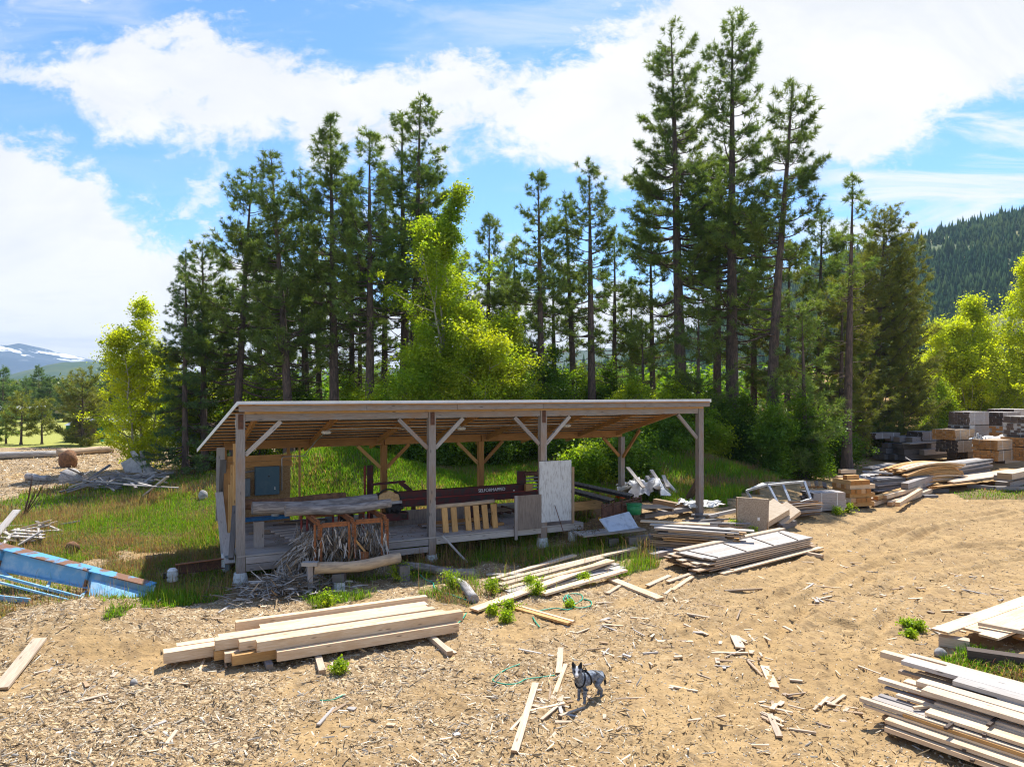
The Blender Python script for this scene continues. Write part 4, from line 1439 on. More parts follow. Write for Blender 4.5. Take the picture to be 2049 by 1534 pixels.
# green bucket, tan panel pallet
c = deep(1269, 1028, 25.2)
r = thing('green_bucket', 'dark green plastic bucket at the foot of the conveyor apron', 'bucket', (c.x, c.y, c.z))
mb = MB(); mb.tube([c, c + Vector((0, 0, 0.36))], [0.24, 0.27], 18); mb.build('pail', M['greenpl'], r, True)
mb = MB(); mb.tube([c + Vector((0, 0, 0.345)), c + Vector((0, 0, 0.375))], [0.285, 0.285], 18); mb.build('rim', M['greenpl'], r, True)
c0 = deep(1262, 1016, 26.6); c1 = deep(1335, 1016, 27.3)
r = thing('panel_pallet', 'tan plywood panel lying on a pallet behind the green bucket', 'pallet', (c0 + c1) / 2)
bar_part('panel', c0 + Vector((0, 0, 0.06)), c1 + Vector((0, 0, 0.06)), 1.0, 0.03, M['fresh2'], r)
for k in (0.05, 0.5, 0.95):
    q = c0.lerp(c1, k)
    bar_part('runner', q - Vector((W[0], W[1], 0)) * 0.45 - Vector((0, 0, 0.03)), q + Vector((W[0], W[1], 0)) * 0.45 - Vector((0, 0, 0.03)), 0.09, 0.1, M['brownpile'], r)
# grey bench boards in front of the conveyor
p0 = at(1165, 1072, 0.45); p1 = at(1290, 1058, 0.55)
for k, dz in enumerate((0, 1, 2)):
    o = timber('bench_board', p0 + Vector((W[0], W[1], 0)) * 0.26 * k + Vector((0, 0, 0.004 * k)), p1 + Vector((W[0], W[1], 0)) * 0.26 * k, 0.25, 0.05, M['greylt'])
    tag(o, 'pale grey board of the low staging in front of the conveyor', 'board', 'low staging boards')
for (x, y, dx, lab) in ((1215, 1085, 0.35, 'left'), (1255, 1082, 0.9, 'long')):
    p = at(x, y, 0.12)
    o = timber('bearer_block', p, p + UX * (0.4 if lab == 'left' else 1.6), 0.25, 0.26, M['darkgrey'] if lab == 'left' else M['grey'])
    tag(o, 'dark square block end under the left of the low staging' if lab == 'left' else 'long grey beam under the low staging boards', 'block')
c = at(1245, 1062, 0.0)
mb = MB(); c = deep(1235, 1050, 24.3)
mb.loft([[c + UX * x + Vector((0, 0, z)) + FW * y for x, y, z in ((-0.75, 0, 0.25), (0.5, 0, 0.4), (0.62, 0.35, -0.1), (-0.6, 0.35, -0.15))], [c + UX * x + Vector((0, 0, z)) + FW * y for x, y, z in ((-0.73, 0.02, 0.27), (0.48, 0.02, 0.43), (0.62, 0.38, -0.08), (-0.6, 0.38, -0.12))]])
tag(mb.build('hopper_sheet', M['tin']), 'bent galvanised sheet under the conveyor apron', 'metal sheet')


# broken grey crate on the bank
def build_crate():
    c = deep(1323, 968, 33.5)
    r = thing('broken_crate', 'broken grey wooden crate tilted on the bank left of the right end post', 'crate', c)
    Mx = Matrix.Translation(c) @ Matrix.Rotation(R(28), 4, 'Y') @ Matrix.Rotation(R(35), 4, 'Z') @ Matrix.Rotation(R(20), 4, 'X')
    for (p0, p1) in (((-0.6, -0.4, -0.3), (0.6, -0.4, -0.3)), ((-0.6, 0.4, -0.3), (0.6, 0.4, -0.3)), ((-0.6, -0.45, -0.15), (-0.6, 0.45, -0.15)), ((0.6, -0.45, -0.15), (0.6, 0.45, -0.15)),
                     ((-0.6, -0.4, 0.0), (0.6, -0.4, 0.0)), ((-0.5, 0.4, 0.0), (0.6, 0.45, 0.0)), ((-0.6, -0.5, 0.15), (-0.55, 0.55, 0.18)), ((0.6, -0.5, 0.15), (0.5, 0.55, 0.12)), ((-0.1, -0.5, 0.2), (0.3, 0.5, 0.24))):
        timber('slat', Mx @ Vector(p0), Mx @ Vector(p1), 0.17, 0.07, M['greylt'], r)


build_crate()
p0 = deep(1375, 1002, 31.0); p1 = deep(1403, 955, 29.2)
tag(timber('leaning_post', p0, p1, 0.24, 0.2, M['dark']), 'black charred post leaning against the right end post', 'post')
p0 = deep(1256, 935, 33.0); p1 = deep(1288, 975, 31.5)
tag(timber('leaning_board', p0, p1, 0.18, 0.05, M['greylt']), 'grey board leaning from the back right post down to the tarpaulin', 'board')

# more of what lies about on the deck
GDk = 'odd boards stacked on the shed deck'
for k in range(10):
    a0 = rnd.uniform(5.9, 6.4); b = 1.35 + 0.16 * (k % 4); z = 0.80 + 0.05 * (k // 4)
    tag(timber('deck_board', S(a0, b, z + 0.03), S(a0 + rnd.uniform(1.6, 2.4), b + rnd.uniform(-0.1, 0.1), z + 0.03), 0.15, 0.045, M[rnd.choice(['brownpile', 'inner', 'grey'])]), 'brown board in the low stack on the deck behind the slatted rack', 'board', GDk)
for k in range(7):
    a0 = 2.3 + 0.1 * k; 
    tag(timber('deck_board', S(0.6 + 0.2 * k, 3.0 + 0.1 * k, 0.83 + 0.03 * k), S(2.0 + 0.2 * k, 2.6 + 0.12 * k, 0.84 + 0.03 * k), 0.16, 0.04, M[rnd.choice(['brownpile', 'dark', 'grey'])]), 'dark scrap board on the deck under the cabinets', 'board', 'scrap boards under the cabinets')
for k in range(5):
    m = MB(); m.tube([S(8.6 + 0.32 * k, 1.75, 1.0), S(8.6 + 0.32 * k, 3.1, 1.0)], 0.06, 10)
    tag(m.build('steel_roller', M['rustdark'], None, True), 'dark steel roller of the row on the deck below the red beam', 'roller', 'rollers below the red beam')
for (a, b, r_, h_, mt, lab) in ((9.3, 3.6, 0.29, 0.88, 'rustdark', 'rusty oil drum behind the brown plywood sheet'), (4.0, 3.9, 0.28, 0.85, 'blackiron', 'black drum on the deck left of the middle back post'), (3.3, 3.4, 0.16, 0.36, 'greybox', 'small grey canister on the deck behind the rusty rack')):
    root = thing('oil_drum', lab, 'drum', S(a, b, DECK))
    m = MB(); m.tube([S(a, b, DECK), S(a, b, DECK + h_ * 0.33), S(a, b, DECK + h_ * 0.34), S(a, b, DECK + h_ * 0.36), S(a, b, DECK + h_ * 0.66), S(a, b, DECK + h_ * 0.67), S(a, b, DECK + h_ * 0.69), S(a, b, DECK + h_)], [r_, r_, r_ * 1.04, r_, r_, r_ * 1.04, r_, r_], 18)
    m.build('barrel', M[mt], root)
    m = MB(); m.tube([S(a, b, DECK + h_), S(a, b, DECK + h_ + 0.02)], [r_ * 1.03, r_ * 1.03], 18); m.build('lid', M[mt], root)
# sawdust and bark drifted over the deck
rr = random.Random(77)
V = []; F = []; C = []
for i in range(2600):
    a = rr.uniform(0.2, 11.3); b = rr.uniform(0.0, 4.6)
    if fbm(np.array([a * 0.7]), np.array([b * 0.7]), 61, 3)[0] < 0.45: continue
    L = rr.uniform(0.02, 0.16); w = rr.uniform(0.006, 0.02); an = rr.uniform(0, 6.28)
    p = S(a, b, DECK + 0.004 + rr.uniform(0, 0.02)); d = Vector((math.cos(an), math.sin(an), rr.gauss(0, 0.12))); q = Vector((-d.y, d.x, 0)) * w
    o = len(V); V += [p - q, p + q, p + d * L + q, p + d * L - q]; F.append((o, o + 1, o + 2, o + 3))
    c = rr.choice([(0.40, 0.28, 0.16), (0.28, 0.20, 0.12), (0.5, 0.42, 0.32), (0.2, 0.15, 0.1)]); C += [c] * 4
struct('deck_shavings', mesh_np('deck_shavings', np.array([tuple(v) for v in V]), np.array(F), M['chip'], np.array(C)), 'stuff', 'shavings and bark bits scattered over the shed deck')
# ------------------------------------------------------------------ sawn lumber
def board(name, label, cat, p0, p1, w, t, mat, group=None, roll=0.0, bend=0.0, nseg=5, jit=0.02):
    """p0, p1: middle of the underside of its ends"""
    up = Vector((0, 0, t / 2))
    o = timber(name, Vector(p0) + up, Vector(p1) + up, w, t, M[mat] if isinstance(mat, str) else mat, None, roll, nseg, bend, jit)
    return tag(o, label, cat, group)


class Pile:
    """pieces laid side by side and in courses: s runs along them, n across (away from the yard), z up"""
    def __init__(self, A, ang):
        self.A = Vector(A); self.d = Vector((math.cos(R(ang)), math.sin(R(ang)), 0)); self.n = Vector((-self.d.y, self.d.x, 0))

    def p(self, s, n, z):
        q = self.A + self.d * s + self.n * n
        return Vector((q.x, q.y, self.A.z + z))

    def col(self, px, n):
        """how far along the piece at offset n is seen in photo column px"""
        u = (px - CX) / F_PX
        return (u * (self.A.y + n * self.n.y) - self.A.x - n * self.n.x) / (self.d.x - u * self.d.y)


# --- the pile of fresh square beams in front of the shed
P = Pile(at(440, 1352, 0.0), 27)
GB = 'fresh beams piled in front of the shed'
for (n, z, l, r, w, t, mt, lab, bend) in (
        (0.02, 0.12, 553, 915, 0.20, 0.19, 'fresh', 'fresh sawn beam lowest at the front of the near pile, nearest the dog', 0.0),
        (0.25, 0.10, 464, 800, 0.19, 0.19, 'orange', 'short-showing beam end low at the front left of the near beam pile', 0.0),
        (0.46, 0.10, 449, 820, 0.17, 0.18, 'fresh', 'small beam end tucked second from the front in the bottom course', 0.0),
        (0.70, 0.10, 428, 810, 0.19, 0.18, 'orange', 'reddish-ended beam under the front of the near pile', 0.0),
        (0.98, 0.11, 327, 874, 0.27, 0.21, 'fresh', 'longest fresh beam of the near pile, its left end sticking out furthest', 0.0),
        (1.30, 0.12, 353, 853, 0.22, 0.19, 'fresh', 'fresh beam behind the longest beam with an orange end', 0.0),
        (1.58, 0.10, 471, 840, 0.20, 0.17, 'orange', 'dull bottom beam at the back of the near pile', 0.0),
        (0.16, 0.315, 513, 923, 0.19, 0.20, 'fresh', 'top front beam of the near pile reaching furthest right', 0.0),
        (0.42, 0.305, 478, 888, 0.19, 0.18, 'fresh', 'bark-edged top beam second from the front of the near pile', 0.01),
        (0.69, 0.30, 430, 868, 0.20, 0.20, 'fresh', 'top beam in the middle of the near pile with a knotty side', 0.0),
        (0.98, 0.325, 437, 855, 0.30, 0.13, 'fresh', 'wide flat plank on top of the longest beam', 0.0),
        (1.30, 0.32, 520, 853, 0.28, 0.12, 'fresh', 'wide pale plank with a splintered left end on the near pile', 0.0),
        (1.62, 0.32, 471, 853, 0.16, 0.20, 'fresh', 'square beam along the back of the near pile', 0.0),
        (1.95, 0.14, 520, 780, 0.22, 0.2, 'fresh2', 'rear beam showing only its far end behind the near pile', 0.0)):
    board('timber_beam', lab, 'beam', P.p(P.col(l, n), n, z), P.p(P.col(r, n), n, z), w, t, mt, GB, 0, bend, 6, 0.012)
for (px, py, px2, py2, lab) in ((853, 1270, 900, 1312, 'bearer block sticking out under the right end of the near beams'), (868, 1280, 912, 1310, 'thin second bearer beside the block under the right end of the near beams'), (638, 1325, 645, 1350, 'short bearer block end-on under the middle of the near beams')):
    a = at(px, py); b = at(px2, py2)
    a = a + (a - b).normalized() * 1.2
    board('bearer_block', lab, 'block', a, b, 0.13 if 'thin' not in lab else 0.07, 0.1 if 'thin' not in lab else 0.05, 'fresh2')
board('bearer_block', 'hidden bearer under the left of the near beams', 'block', P.p(0.9, -0.1, 0.0), P.p(0.9, 2.0, 0.0), 0.13, 0.1, 'grey')

# --- loose boards strewn between the log and the banded stack
GL = 'loose boards thrown down in the middle of the yard'
loose = [
    (985, 1160, 0.05, 1150, 1112, 0.18, 0.05, 'fresh2', 'thin loose board at the back of the thrown-down boards'),
    (1005, 1162, 0.10, 1272, 1097, 0.20, 0.05, 'fresh2', 'longest back board reaching right beyond the thrown-down pile'),
    (1000, 1172, 0.12, 1205, 1117, 0.22, 0.05, 'fresh2', 'pale loose board second from the back of the thrown-down boards'),
    (1012, 1180, 0.10, 1225, 1124, 0.20, 0.06, 'fresh', 'fresh loose board under the slanting plank'),
    (1015, 1186, 0.05, 1235, 1130, 0.22, 0.05, 'greylt', 'greyish loose board in the middle of the thrown-down boards'),
    (1020, 1192, 0.02, 1245, 1136, 0.26, 0.05, 'greylt', 'wide pale grey board under the front of the thrown-down boards'),
    (1085, 1190, 0.06, 1250, 1142, 0.24, 0.06, 'fresh', 'fresh board along the front right of the thrown-down boards'),
    (948, 1222, 0.02, 1222, 1122, 0.30, 0.05, 'fresh', 'long wide plank slanting across the thrown-down boards'),
    (975, 1150, 0.02, 1042, 1150, 0.12, 0.04, 'greylt', 'short thin stick lying at the left of the thrown-down boards'),
]
for (x0, y0, dz, x1, y1, w, t, mt, lab) in loose:
    dz2 = dz + (0.12 if 'slanting' not in lab else 0.27)
    board('loose_board', lab, 'board', at(x0, y0, dz if 'slanting' not in lab else 0.03), at(x1, y1, dz2), w, t, mt, GL)
board('bearer_block', 'dark square block under the right end of the thrown-down boards', 'block', at(1215, 1150), at(1250, 1146), 0.16, 0.13, 'darkgrey')
board('bearer_block', 'small dark block under the middle of the thrown-down boards', 'block', at(1112, 1183), at(1132, 1181), 0.16, 0.12, 'darkgrey')
board('bearer_block', 'grey beam offcut in the weeds left of the banded board stack', 'block', at(1303, 1118), at(1345, 1108), 0.2, 0.17, 'grey')
GS = 'single boards lying about the yard'
for (x0, y0, x1, y1, w, t, mt, lab) in (
        (1222, 1160, 1322, 1200, 0.26, 0.06, 'fresh', 'single plank on the dirt pointing away from the loose boards towards the dog'),
        (1012, 1213, 1140, 1249, 0.13, 0.05, 'orange', 'yellow stick-like plank in front of the slanting plank'),
        (1014, 1208, 1148, 1246, 0.09, 0.05, 'fresh', 'narrow pale lath beside the yellow stick-like plank'),
        (1215, 1188, 1247, 1168, 0.12, 0.03, 'fresh2', 'short offcut left of the single plank'),
        (1295, 1172, 1340, 1152, 0.14, 0.03, 'fresh2', 'pale split offcut right of the single plank'),
        (1335, 1165, 1390, 1146, 0.12, 0.04, 'fresh2', 'upper of two pale laths before the banded stack'),
        (1345, 1182, 1385, 1155, 0.14, 0.04, 'fresh', 'lower of two pale laths before the banded stack'),
        (1330, 1190, 1345, 1178, 0.08, 0.03, 'fresh2', 'tiny lath end by the lower pale lath'),
        (0, 1380, 80, 1280, 0.26, 0.05, 'fresh2', 'long pale plank lying up the bark mound at the left edge'),
        (1118, 1348, 1122, 1297, 0.12, 0.03, 'fresh2', 'splintered slab standing in line behind the dog'),
        (1110, 1390, 1132, 1330, 0.08, 0.03, 'fresh', 'narrow slab beside the splintered slab behind the dog'),
        (1103, 1408, 1138, 1372, 0.075, 0.03, 'fresh2', 'short slab at the dog\'s left front foot'),
        (1120, 1405, 1128, 1375, 0.09, 0.03, 'fresh2', 'short double slab just left of the dog'),
        (1030, 1505, 1072, 1368, 0.11, 0.035, 'fresh2', 'long splintered slab left of the dog, pointing at the camera'),
        (1022, 1462, 1060, 1420, 0.05, 0.025, 'fresh2', 'thin splinter beside the long splintered slab'),
        (1060, 1424, 1130, 1408, 0.07, 0.03, 'fresh', 'thin stick between the long slab and the dog'),
        (1083, 1440, 1115, 1413, 0.06, 0.02, 'fresh2', 'small splinter under the dog\'s shadow'),
        (1530, 1335, 1550, 1378, 0.17, 0.04, 'fresh', 'stubby plank offcut on the open dirt right of the dog'),
        (1470, 1274, 1482, 1298, 0.2, 0.04, 'fresh2', 'squarish offcut in the wheel tracks'),
        (1450, 1183, 1525, 1179, 0.09, 0.04, 'brownpile', 'brown round-edged stick on the dirt below the banded stack'),
        (1540, 1430, 1560, 1475, 0.10, 0.03, 'fresh2', 'white jagged splinter among offcuts at the lower right'),
        (1660, 1480, 1668, 1508, 0.0, 0.0, 'fresh2', '')):
    if w == 0:
        continue
    board('yard_plank', lab, 'plank', at(x0, y0, 0.02), at(x1, y1, 0.02), w, t, mt, GS, rnd.uniform(-0.1, 0.1), 0, 4, 0.09 if 'splin' in lab or 'slab' in lab else 0.02)

# --- banded stack of planed boards, right of the middle
P = Pile(at(1418, 1152, 0.0), 36.5)
GK = 'boards of the black-banded stack'
for c in range(6):
    nb = 6 if c < 5 else 5
    for k in range(nb):
        n = 0.12 + 0.255 * k + rnd.uniform(-0.01, 0.01)
        s0 = rnd.uniform(-0.25, 0.25) + 0.12 * (5 - k) * 0.2 - (0.35 if rnd.random() < 0.25 else 0)
        s1 = 5.6 + rnd.uniform(-0.2, 0.35)
        top = c == 5
        z = 0.12 + 0.062 * c
        if top:
            n = 0.14 + 0.255 * k
            s0 = 0.05 + (0.1 if k == 0 else 0.0); s1 = 5.6 + 0.05 * k
        board('stack_board', 'board in the top course of the black-banded stack, right of the middle' if top else 'rough-ended board inside the black-banded stack, under its top course', 'board',
              P.p(s0, n, z), P.p(s1, n, z), 0.25, 0.034 if not top else 0.045, 'greylt' if top else ('brownpile' if rnd.random() < 0.5 else 'fresh2'),
              'top boards of the black-banded stack' if top else GK, 0, 0, 4, 0.015)
board('stack_board', 'single raised plank along the back edge of the black-banded stack', 'board', P.p(0.1, 1.32, 0.12 + 0.062 * 5 + 0.05), P.p(6.0, 1.42, 0.12 + 0.062 * 5 + 0.05), 0.24, 0.05, 'fresh2')
board('stack_board', 'lowest front plank leaning out from under the black-banded stack', 'board', P.p(0.35, -0.16, 0.03), P.p(5.9, -0.12, 0.09), 0.2, 0.04, 'fresh')
for k, (s, e) in enumerate(((0.35, 0.0), (1.75, 0.4), (3.2, 0.5), (4.6, 0.7))):
    a = P.p(s + 0.1, 0.02, 0.484); b = P.p(s + e + 0.1, 1.18, 0.484)
    tag(timber('strip', a, b, 0.035, 0.025, M['dark']), 'thin black sticker strip lying across the banded stack', 'strip', 'sticker strips on the banded stack')
for s, lab in ((0.9, 'left'), (4.9, 'right')):
    board('bearer_block', 'bearer poking out under the %s part of the banded stack' % lab, 'block', P.p(s, -0.75 if lab == 'right' else -0.2, 0.0), P.p(s, 1.6, 0.0), 0.12, 0.10, 'fresh2')

# --- old rain-stained board stack behind it, at the deck end
P = Pile(at(1300, 1102, 0.0), -14)
GO = 'old rain-stained boards stacked by the deck end'
A0 = at(1290, 1095, 0.0)
for c in range(13):
    for k in range(3):
        n = 0.12 + 0.30 * k + rnd.uniform(-0.05, 0.05)
        s0 = rnd.uniform(-0.25, 0.35) + 0.03 * c; s1 = 2.5 + rnd.uniform(-0.25, 0.7)
        board('old_board', 'rain-stained old board in the ragged stack right of the conveyor', 'board', P.p(s0, n, 0.12 + 0.055 * c), P.p(s1, n, 0.10 + 0.052 * c), rnd.uniform(0.2, 0.3), 0.04,
              'greylt' if c > 11 else rnd.choice(['brownpile', 'brownpile', 'grey', 'orange']), GO, rnd.uniform(-0.03, 0.03), rnd.uniform(-0.02, 0.02), 4)
board('old_board', 'clean tan plank lying on top of the ragged old stack', 'board', P.p(-0.35, 0.75, 0.86), P.p(2.0, 0.65, 0.86), 0.3, 0.04, 'fresh')
board('old_board', 'long pale plank slanting over the top of the ragged old stack', 'board', P.p(0.0, 0.35, 0.83), P.p(3.4, 0.15, 0.80), 0.28, 0.035, 'greylt')
for k in range(7):
    p0 = at(1255 + 6 * k, 1078 + 4.5 * k, 0.03); p1 = at(1390 + rnd.uniform(-15, 20), 1098 + 2.5 * k, 0.04)
    board('grey_lath', 'long grey board lying on the grass at the foot of the ragged old stack', 'board', p0, p1, 0.2, 0.04, 'grey', 'grey boards at the foot of the old stack')
board('grey_lath', 'thin pale lath reaching from the grass to the banded stack', 'board', at(1255, 1085, 0.04), at(1368, 1103, 0.06), 0.09, 0.03, 'greylt')
for k in range(12):
    p0 = at(1395 + 6 * rnd.random(), 1062 + 2.8 * k, 0.10); p1 = at(1455 + 18 * rnd.random(), 1058 + 3.3 * k, 0.12)
    board('short_board', 'short pale board end fanning out between the old stack and the strand board crate', 'board', p0, p1, 0.2, 0.04, rnd.choice(['fresh2', 'greylt', 'orange', 'brownpile']), 'short boards fanned out by the old stack', rnd.uniform(-0.2, 0.2))
GC = 'scrap pieces under the pale plastic sheet'
for k in range(16):
    p0 = at(1360 + 70 * rnd.random(), 1030 + 22 * rnd.random(), rnd.uniform(0.1, 0.5)); an = rnd.uniform(-0.5, 0.6)
    p1 = p0 + Vector((math.cos(an), math.sin(an), 0)) * rnd.uniform(0.6, 1.7)
    p1.z = p0.z + rnd.uniform(-0.1, 0.1)
    board('scrap_board', 'grey scrap board in the heap in front of the right end post', 'board', p0, p1, rnd.uniform(0.07, 0.2), 0.05, rnd.choice(['greylt', 'grey', 'darkgrey', 'brownpile']), GC, rnd.uniform(-0.4, 0.4))
for (x0, y0, z0, x1, y1, z1, w, t, mt, lab) in (
        (1310, 1007, 0.25, 1400, 1024, 0.2, 0.25, 0.2, 'brownpile', 'brown beam lying on the grass between tarpaulin and end post'),
        (1285, 1036, 0.2, 1385, 1020, 0.2, 0.3, 0.15, 'grey', 'grey plank behind the ragged old stack'),
        (1420, 1052, 0.1, 1475, 1054, 0.1, 0.2, 0.1, 'grey', 'grey beam end beside the strand board crate'),
        (1418, 1036, 0.25, 1472, 1024, 0.45, 0.12, 0.12, 'greylt', 'pale square pole with black straps on the scrap heap')):
    board('scrap_beam', lab, 'beam', at(x0, y0, z0), at(x1, y1, z1), w, t, mt)

# --- strand board crate and plywood blocks
q0 = at(1477, 1062, 0.0); q1 = at(1537, 1066, 0.0)
r = thing('strand_board_crate', 'square grey strand board crate lid standing on edge right of the scrap heap', 'crate lid', (q0 + q1) / 2)
hh = 1.28
e = (q1 - q0); e.z = 0; L = e.length; e.normalize(); bk = Vector((-e.y, e.x, 0))
mb = MB(); mb.bar(q0 + Vector((0, 0, hh / 2)), q1 + Vector((0, 0, hh / 2)), 0.02, hh); mb.build('face', M['osbgrey'], r)
mb = MB(); a = q1 + e * 0.012 + bk * 0.07; mb.bar(a, a + Vector((0, 0, hh)), 0.14, 0.03, up=e); mb.build('frame', M['fresh2'], r)
mb = MB(); a = q0 - e * 0.012 + bk * 0.07; mb.bar(a, a + Vector((0, 0, hh)), 0.14, 0.03, up=e); mb.build('frame', M['fresh2'], r)
mb = MB(); mb.bar(q0 + bk * 0.085 + Vector((0, 0, hh - 0.02)), q1 + bk * 0.085 + Vector((0, 0, hh - 0.02)), 0.14, 0.03); mb.build('frame', M['fresh2'], r)
mb = MB(); a = q0 + e * (L * 0.64) - bk * 0.014 + Vector((0, 0, 0.45)); mb.bar(a, a + e * 0.09, 0.006, 0.13); mb.build('paper_tag', M['white'], r)


def wedge(name, label, pts, mat, h):
    """thick stack of sheets lying tilted"""
    m = MB(); P_ = [Vector(p) for p in pts]
    nrm = (P_[1] - P_[0]).cross(P_[3] - P_[0]).normalized() * h
    m.loft([P_, [p + nrm for p in P_]])
    o = m.build(name, mat)
    return tag(o, label, 'plywood stack')


q = at(1535, 1056, 0.05); ex = Vector((0.92, 0.40, 0.0)); ey = Vector((-0.30, 0.85, 0.30))
wedge('plywood_stack', 'tilted stack of pale plywood sheets next to the strand board crate', [q, q + ex * 1.15 + Vector((0, 0, 0.45)), q + ex * 1.15 + ey * 1.0 + Vector((0, 0, 0.45)), q + ey * 1.0], M['ply'], 0.24)
q = at(1566, 1056, 0.05)
wedge('plywood_stack', 'lower tilted plywood stack leaning right of the first plywood stack', [q, q + ex * 0.95 + Vector((0, 0, 0.48)), q + ex * 0.95 + ey * 0.9 + Vector((0, 0, 0.48)), q + ey * 0.9], M['ply'], 0.16)
board('bearer_block', 'dark block under the tilted plywood stacks', 'block', at(1560, 1060), at(1588, 1050), 0.25, 0.2, 'darkgrey')

# --- aluminium cage, bundle of edgings, strapped bundle, curled bark slabs
def px3(px, py, Y):
    return deep(px, py, Y)


r = thing('aluminium_frame', 'dull aluminium cage frame lying in the grass behind the plywood stacks', 'frame', at(1560, 1022))
Yc = 29.5
cor = {'a': (1494, 982, 30.6), 'b': (1537, 970, 30.0), 'c': (1609, 963, 30.2), 'd': (1622, 998, 29.6), 'e': (1562, 1018, 29.2), 'f': (1506, 1003, 30.4), 'g': (1528, 967, 31.6), 'h': (1566, 969, 30.1), 'i': (1580, 1002, 29.5)}
C3 = {k: deep(*v) for k, v in cor.items()}
for a, b in (('a', 'b'), ('b', 'c'), ('c', 'd'), ('b', 'e'), ('a', 'f'), ('a', 'g'), ('g', 'c'), ('h', 'i'), ('e', 'd')):
    bar_part('rail', C3[a], C3[b], 0.10, 0.08, M['alu'], r)
m = MB(); m.loft([[C3['a'], C3['b'], C3['g']], [C3['a'] + Vector((0, 0, 0.02)), C3['b'] + Vector((0, 0, 0.02)), C3['g'] + Vector((0, 0, 0.02))]]); m.build('top_sheet', M['alu'], r)
P = Pile(at(1570, 1042, 0.0), 22)
GE = 'brown edging strips in the loose bundle'
for k in range(70):
    n = rnd.uniform(0, 0.8); z = 0.05 + rnd.random() * 0.62 * (1 - (n - 0.4) ** 2)
    s1 = 1.95 + rnd.uniform(-0.2, 0.15)
    board('edging_strip', 'thin brown edging strip in the loose bundle behind the plywood stacks', 'strip', P.p(rnd.uniform(-0.3, 0.1), n, z), P.p(s1, n * 0.9 + rnd.uniform(-0.03, 0.03), z + rnd.uniform(0.0, 0.08)), 0.06, 0.025, rnd.choice(['brownpile', 'inner', 'dark', 'grey']), GE, rnd.uniform(-0.5, 0.5), rnd.uniform(0, 0.04), 3)


def bundle(name, label, A, ang, wid, L, h, layers, mat, endmat, cols=6, strap=True, sticker=False, group=None, wrap=None):
    """strapped lumber: moves as one; its boards are its courses"""
    P_ = Pile(A, ang)
    r_ = thing(name, label, 'lumber bundle', A, group)
    m = MB(); me_ = MB()
    rr = random.Random(int(abs(A.x) * 100) + int(h * 1000))
    for c in range(layers):
        for k in range(cols):
            z = h * c / layers; t = h / layers * 0.95; w = wid / cols * 0.99
            n = wid * (k + 0.5) / cols; s0 = rr.uniform(-0.12, 0.06); s1 = L + rr.uniform(-0.05, 0.05)
            m.bar(P_.p(s0, n, z + t / 2), P_.p(s1, n, z + t / 2), w, t, 0, 1)
            me_.bar(P_.p(s0 - 0.004, n, z + t / 2), P_.p(s0 - 0.001, n, z + t / 2), w * 0.98, t * 0.98)
    m.build('boards', M[mat], r_)
    me_.build('board_ends', M[endmat], r_)
    if strap:
        for f in (0.25, 0.72):
            mb_ = MB(); s = L * f
            mb_.bar(P_.p(s, -0.008, h / 2), P_.p(s + 0.03, -0.008, h / 2), 0.008, h + 0.03)
            mb_.bar(P_.p(s, wid / 2, h + 0.008), P_.p(s + 0.03, wid / 2, h + 0.008), wid + 0.02, 0.008)
            mb_.build('strap', M['white'], r_)
    if wrap:
        mb_ = MB()
        mb_.bar(P_.p(-0.02, wid / 2, h * 0.5 + 0.02), P_.p(L * wrap, wid / 2, h * 0.5 + 0.02), wid + 0.05, h + 0.04)
        mb_.build('wrap', M['greytarp'], r_)
    return r_


bundle('lumber_bundle', 'strapped grey bundle of boards between the edging strips and the stacked yellow blocks', at(1627, 1022, 0.0), 8, 0.9, 1.55, 0.78, 7, 'grey', 'darkgrey', 4)
for k in range(6):
    a = at(1615 + 8 * k, 1015, 0.0); a.z = gz(a.x, a.y) + 0.84; a.y += 0.35
    board('bark_slab', 'curled bark-edged slab on the strapped grey bundle left of the yellow blocks', 'slab', a, a + Vector((0.35, 0.9, 0.12)), 0.26, 0.07, rnd.choice(['brownpile', 'orange', 'dark']), 'curled slabs on the grey bundle', rnd.uniform(-0.5, 0.5))

# --- crib of short yellow beam blocks
P = Pile(at(1712, 1018, 0.0), 17)
GY = 'short yellow beam blocks in the crib'
cnt = 0
for c in range(6):
    z = 0.10 + 0.205 * c
    if c % 2 == 0:
        for k in range(4):
            j = rnd.uniform(-0.05, 0.05)
            board('beam_block', 'short yellow beam block in the crossed crib right of the strapped grey bundle', 'block', P.p(-0.35 + j, 0.14 + 0.27 * k, z), P.p(0.98 + j + (0.12 if k == 0 else 0), 0.14 + 0.27 * k, z), 0.25, 0.2, rnd.choice(['orange', 'fresh', 'orange']), GY, 0, 0, 1, 0.0)
    else:
        for k in range(4):
            j = rnd.uniform(-0.06, 0.06)
            board('beam_block', 'short yellow beam block in the crossed crib right of the strapped grey bundle', 'block', P.p(-0.18 + 0.29 * k, -0.06 + j, z), P.p(-0.18 + 0.29 * k, 1.12 + j, z), 0.26, 0.2, rnd.choice(['orange', 'fresh', 'orange']), GY, 0, 0, 1, 0.0)
board('beam_block', 'single block lying on the very top of the yellow crib', 'block', P.p(-0.2, 0.45, 0.10 + 0.205 * 6), P.p(0.5, 0.45, 0.10 + 0.205 * 6), 0.27, 0.2, 'orange', None, 0, 0, 1, 0)
for k in range(2):
    board('bearer_block', 'thin bearer under the yellow crib of blocks', 'block', P.p(-0.2 + 0.9 * k, -0.05, 0.0), P.p(-0.2 + 0.9 * k, 1.1, 0.0), 0.12, 0.1, 'dark', 'bearers under the yellow crib')
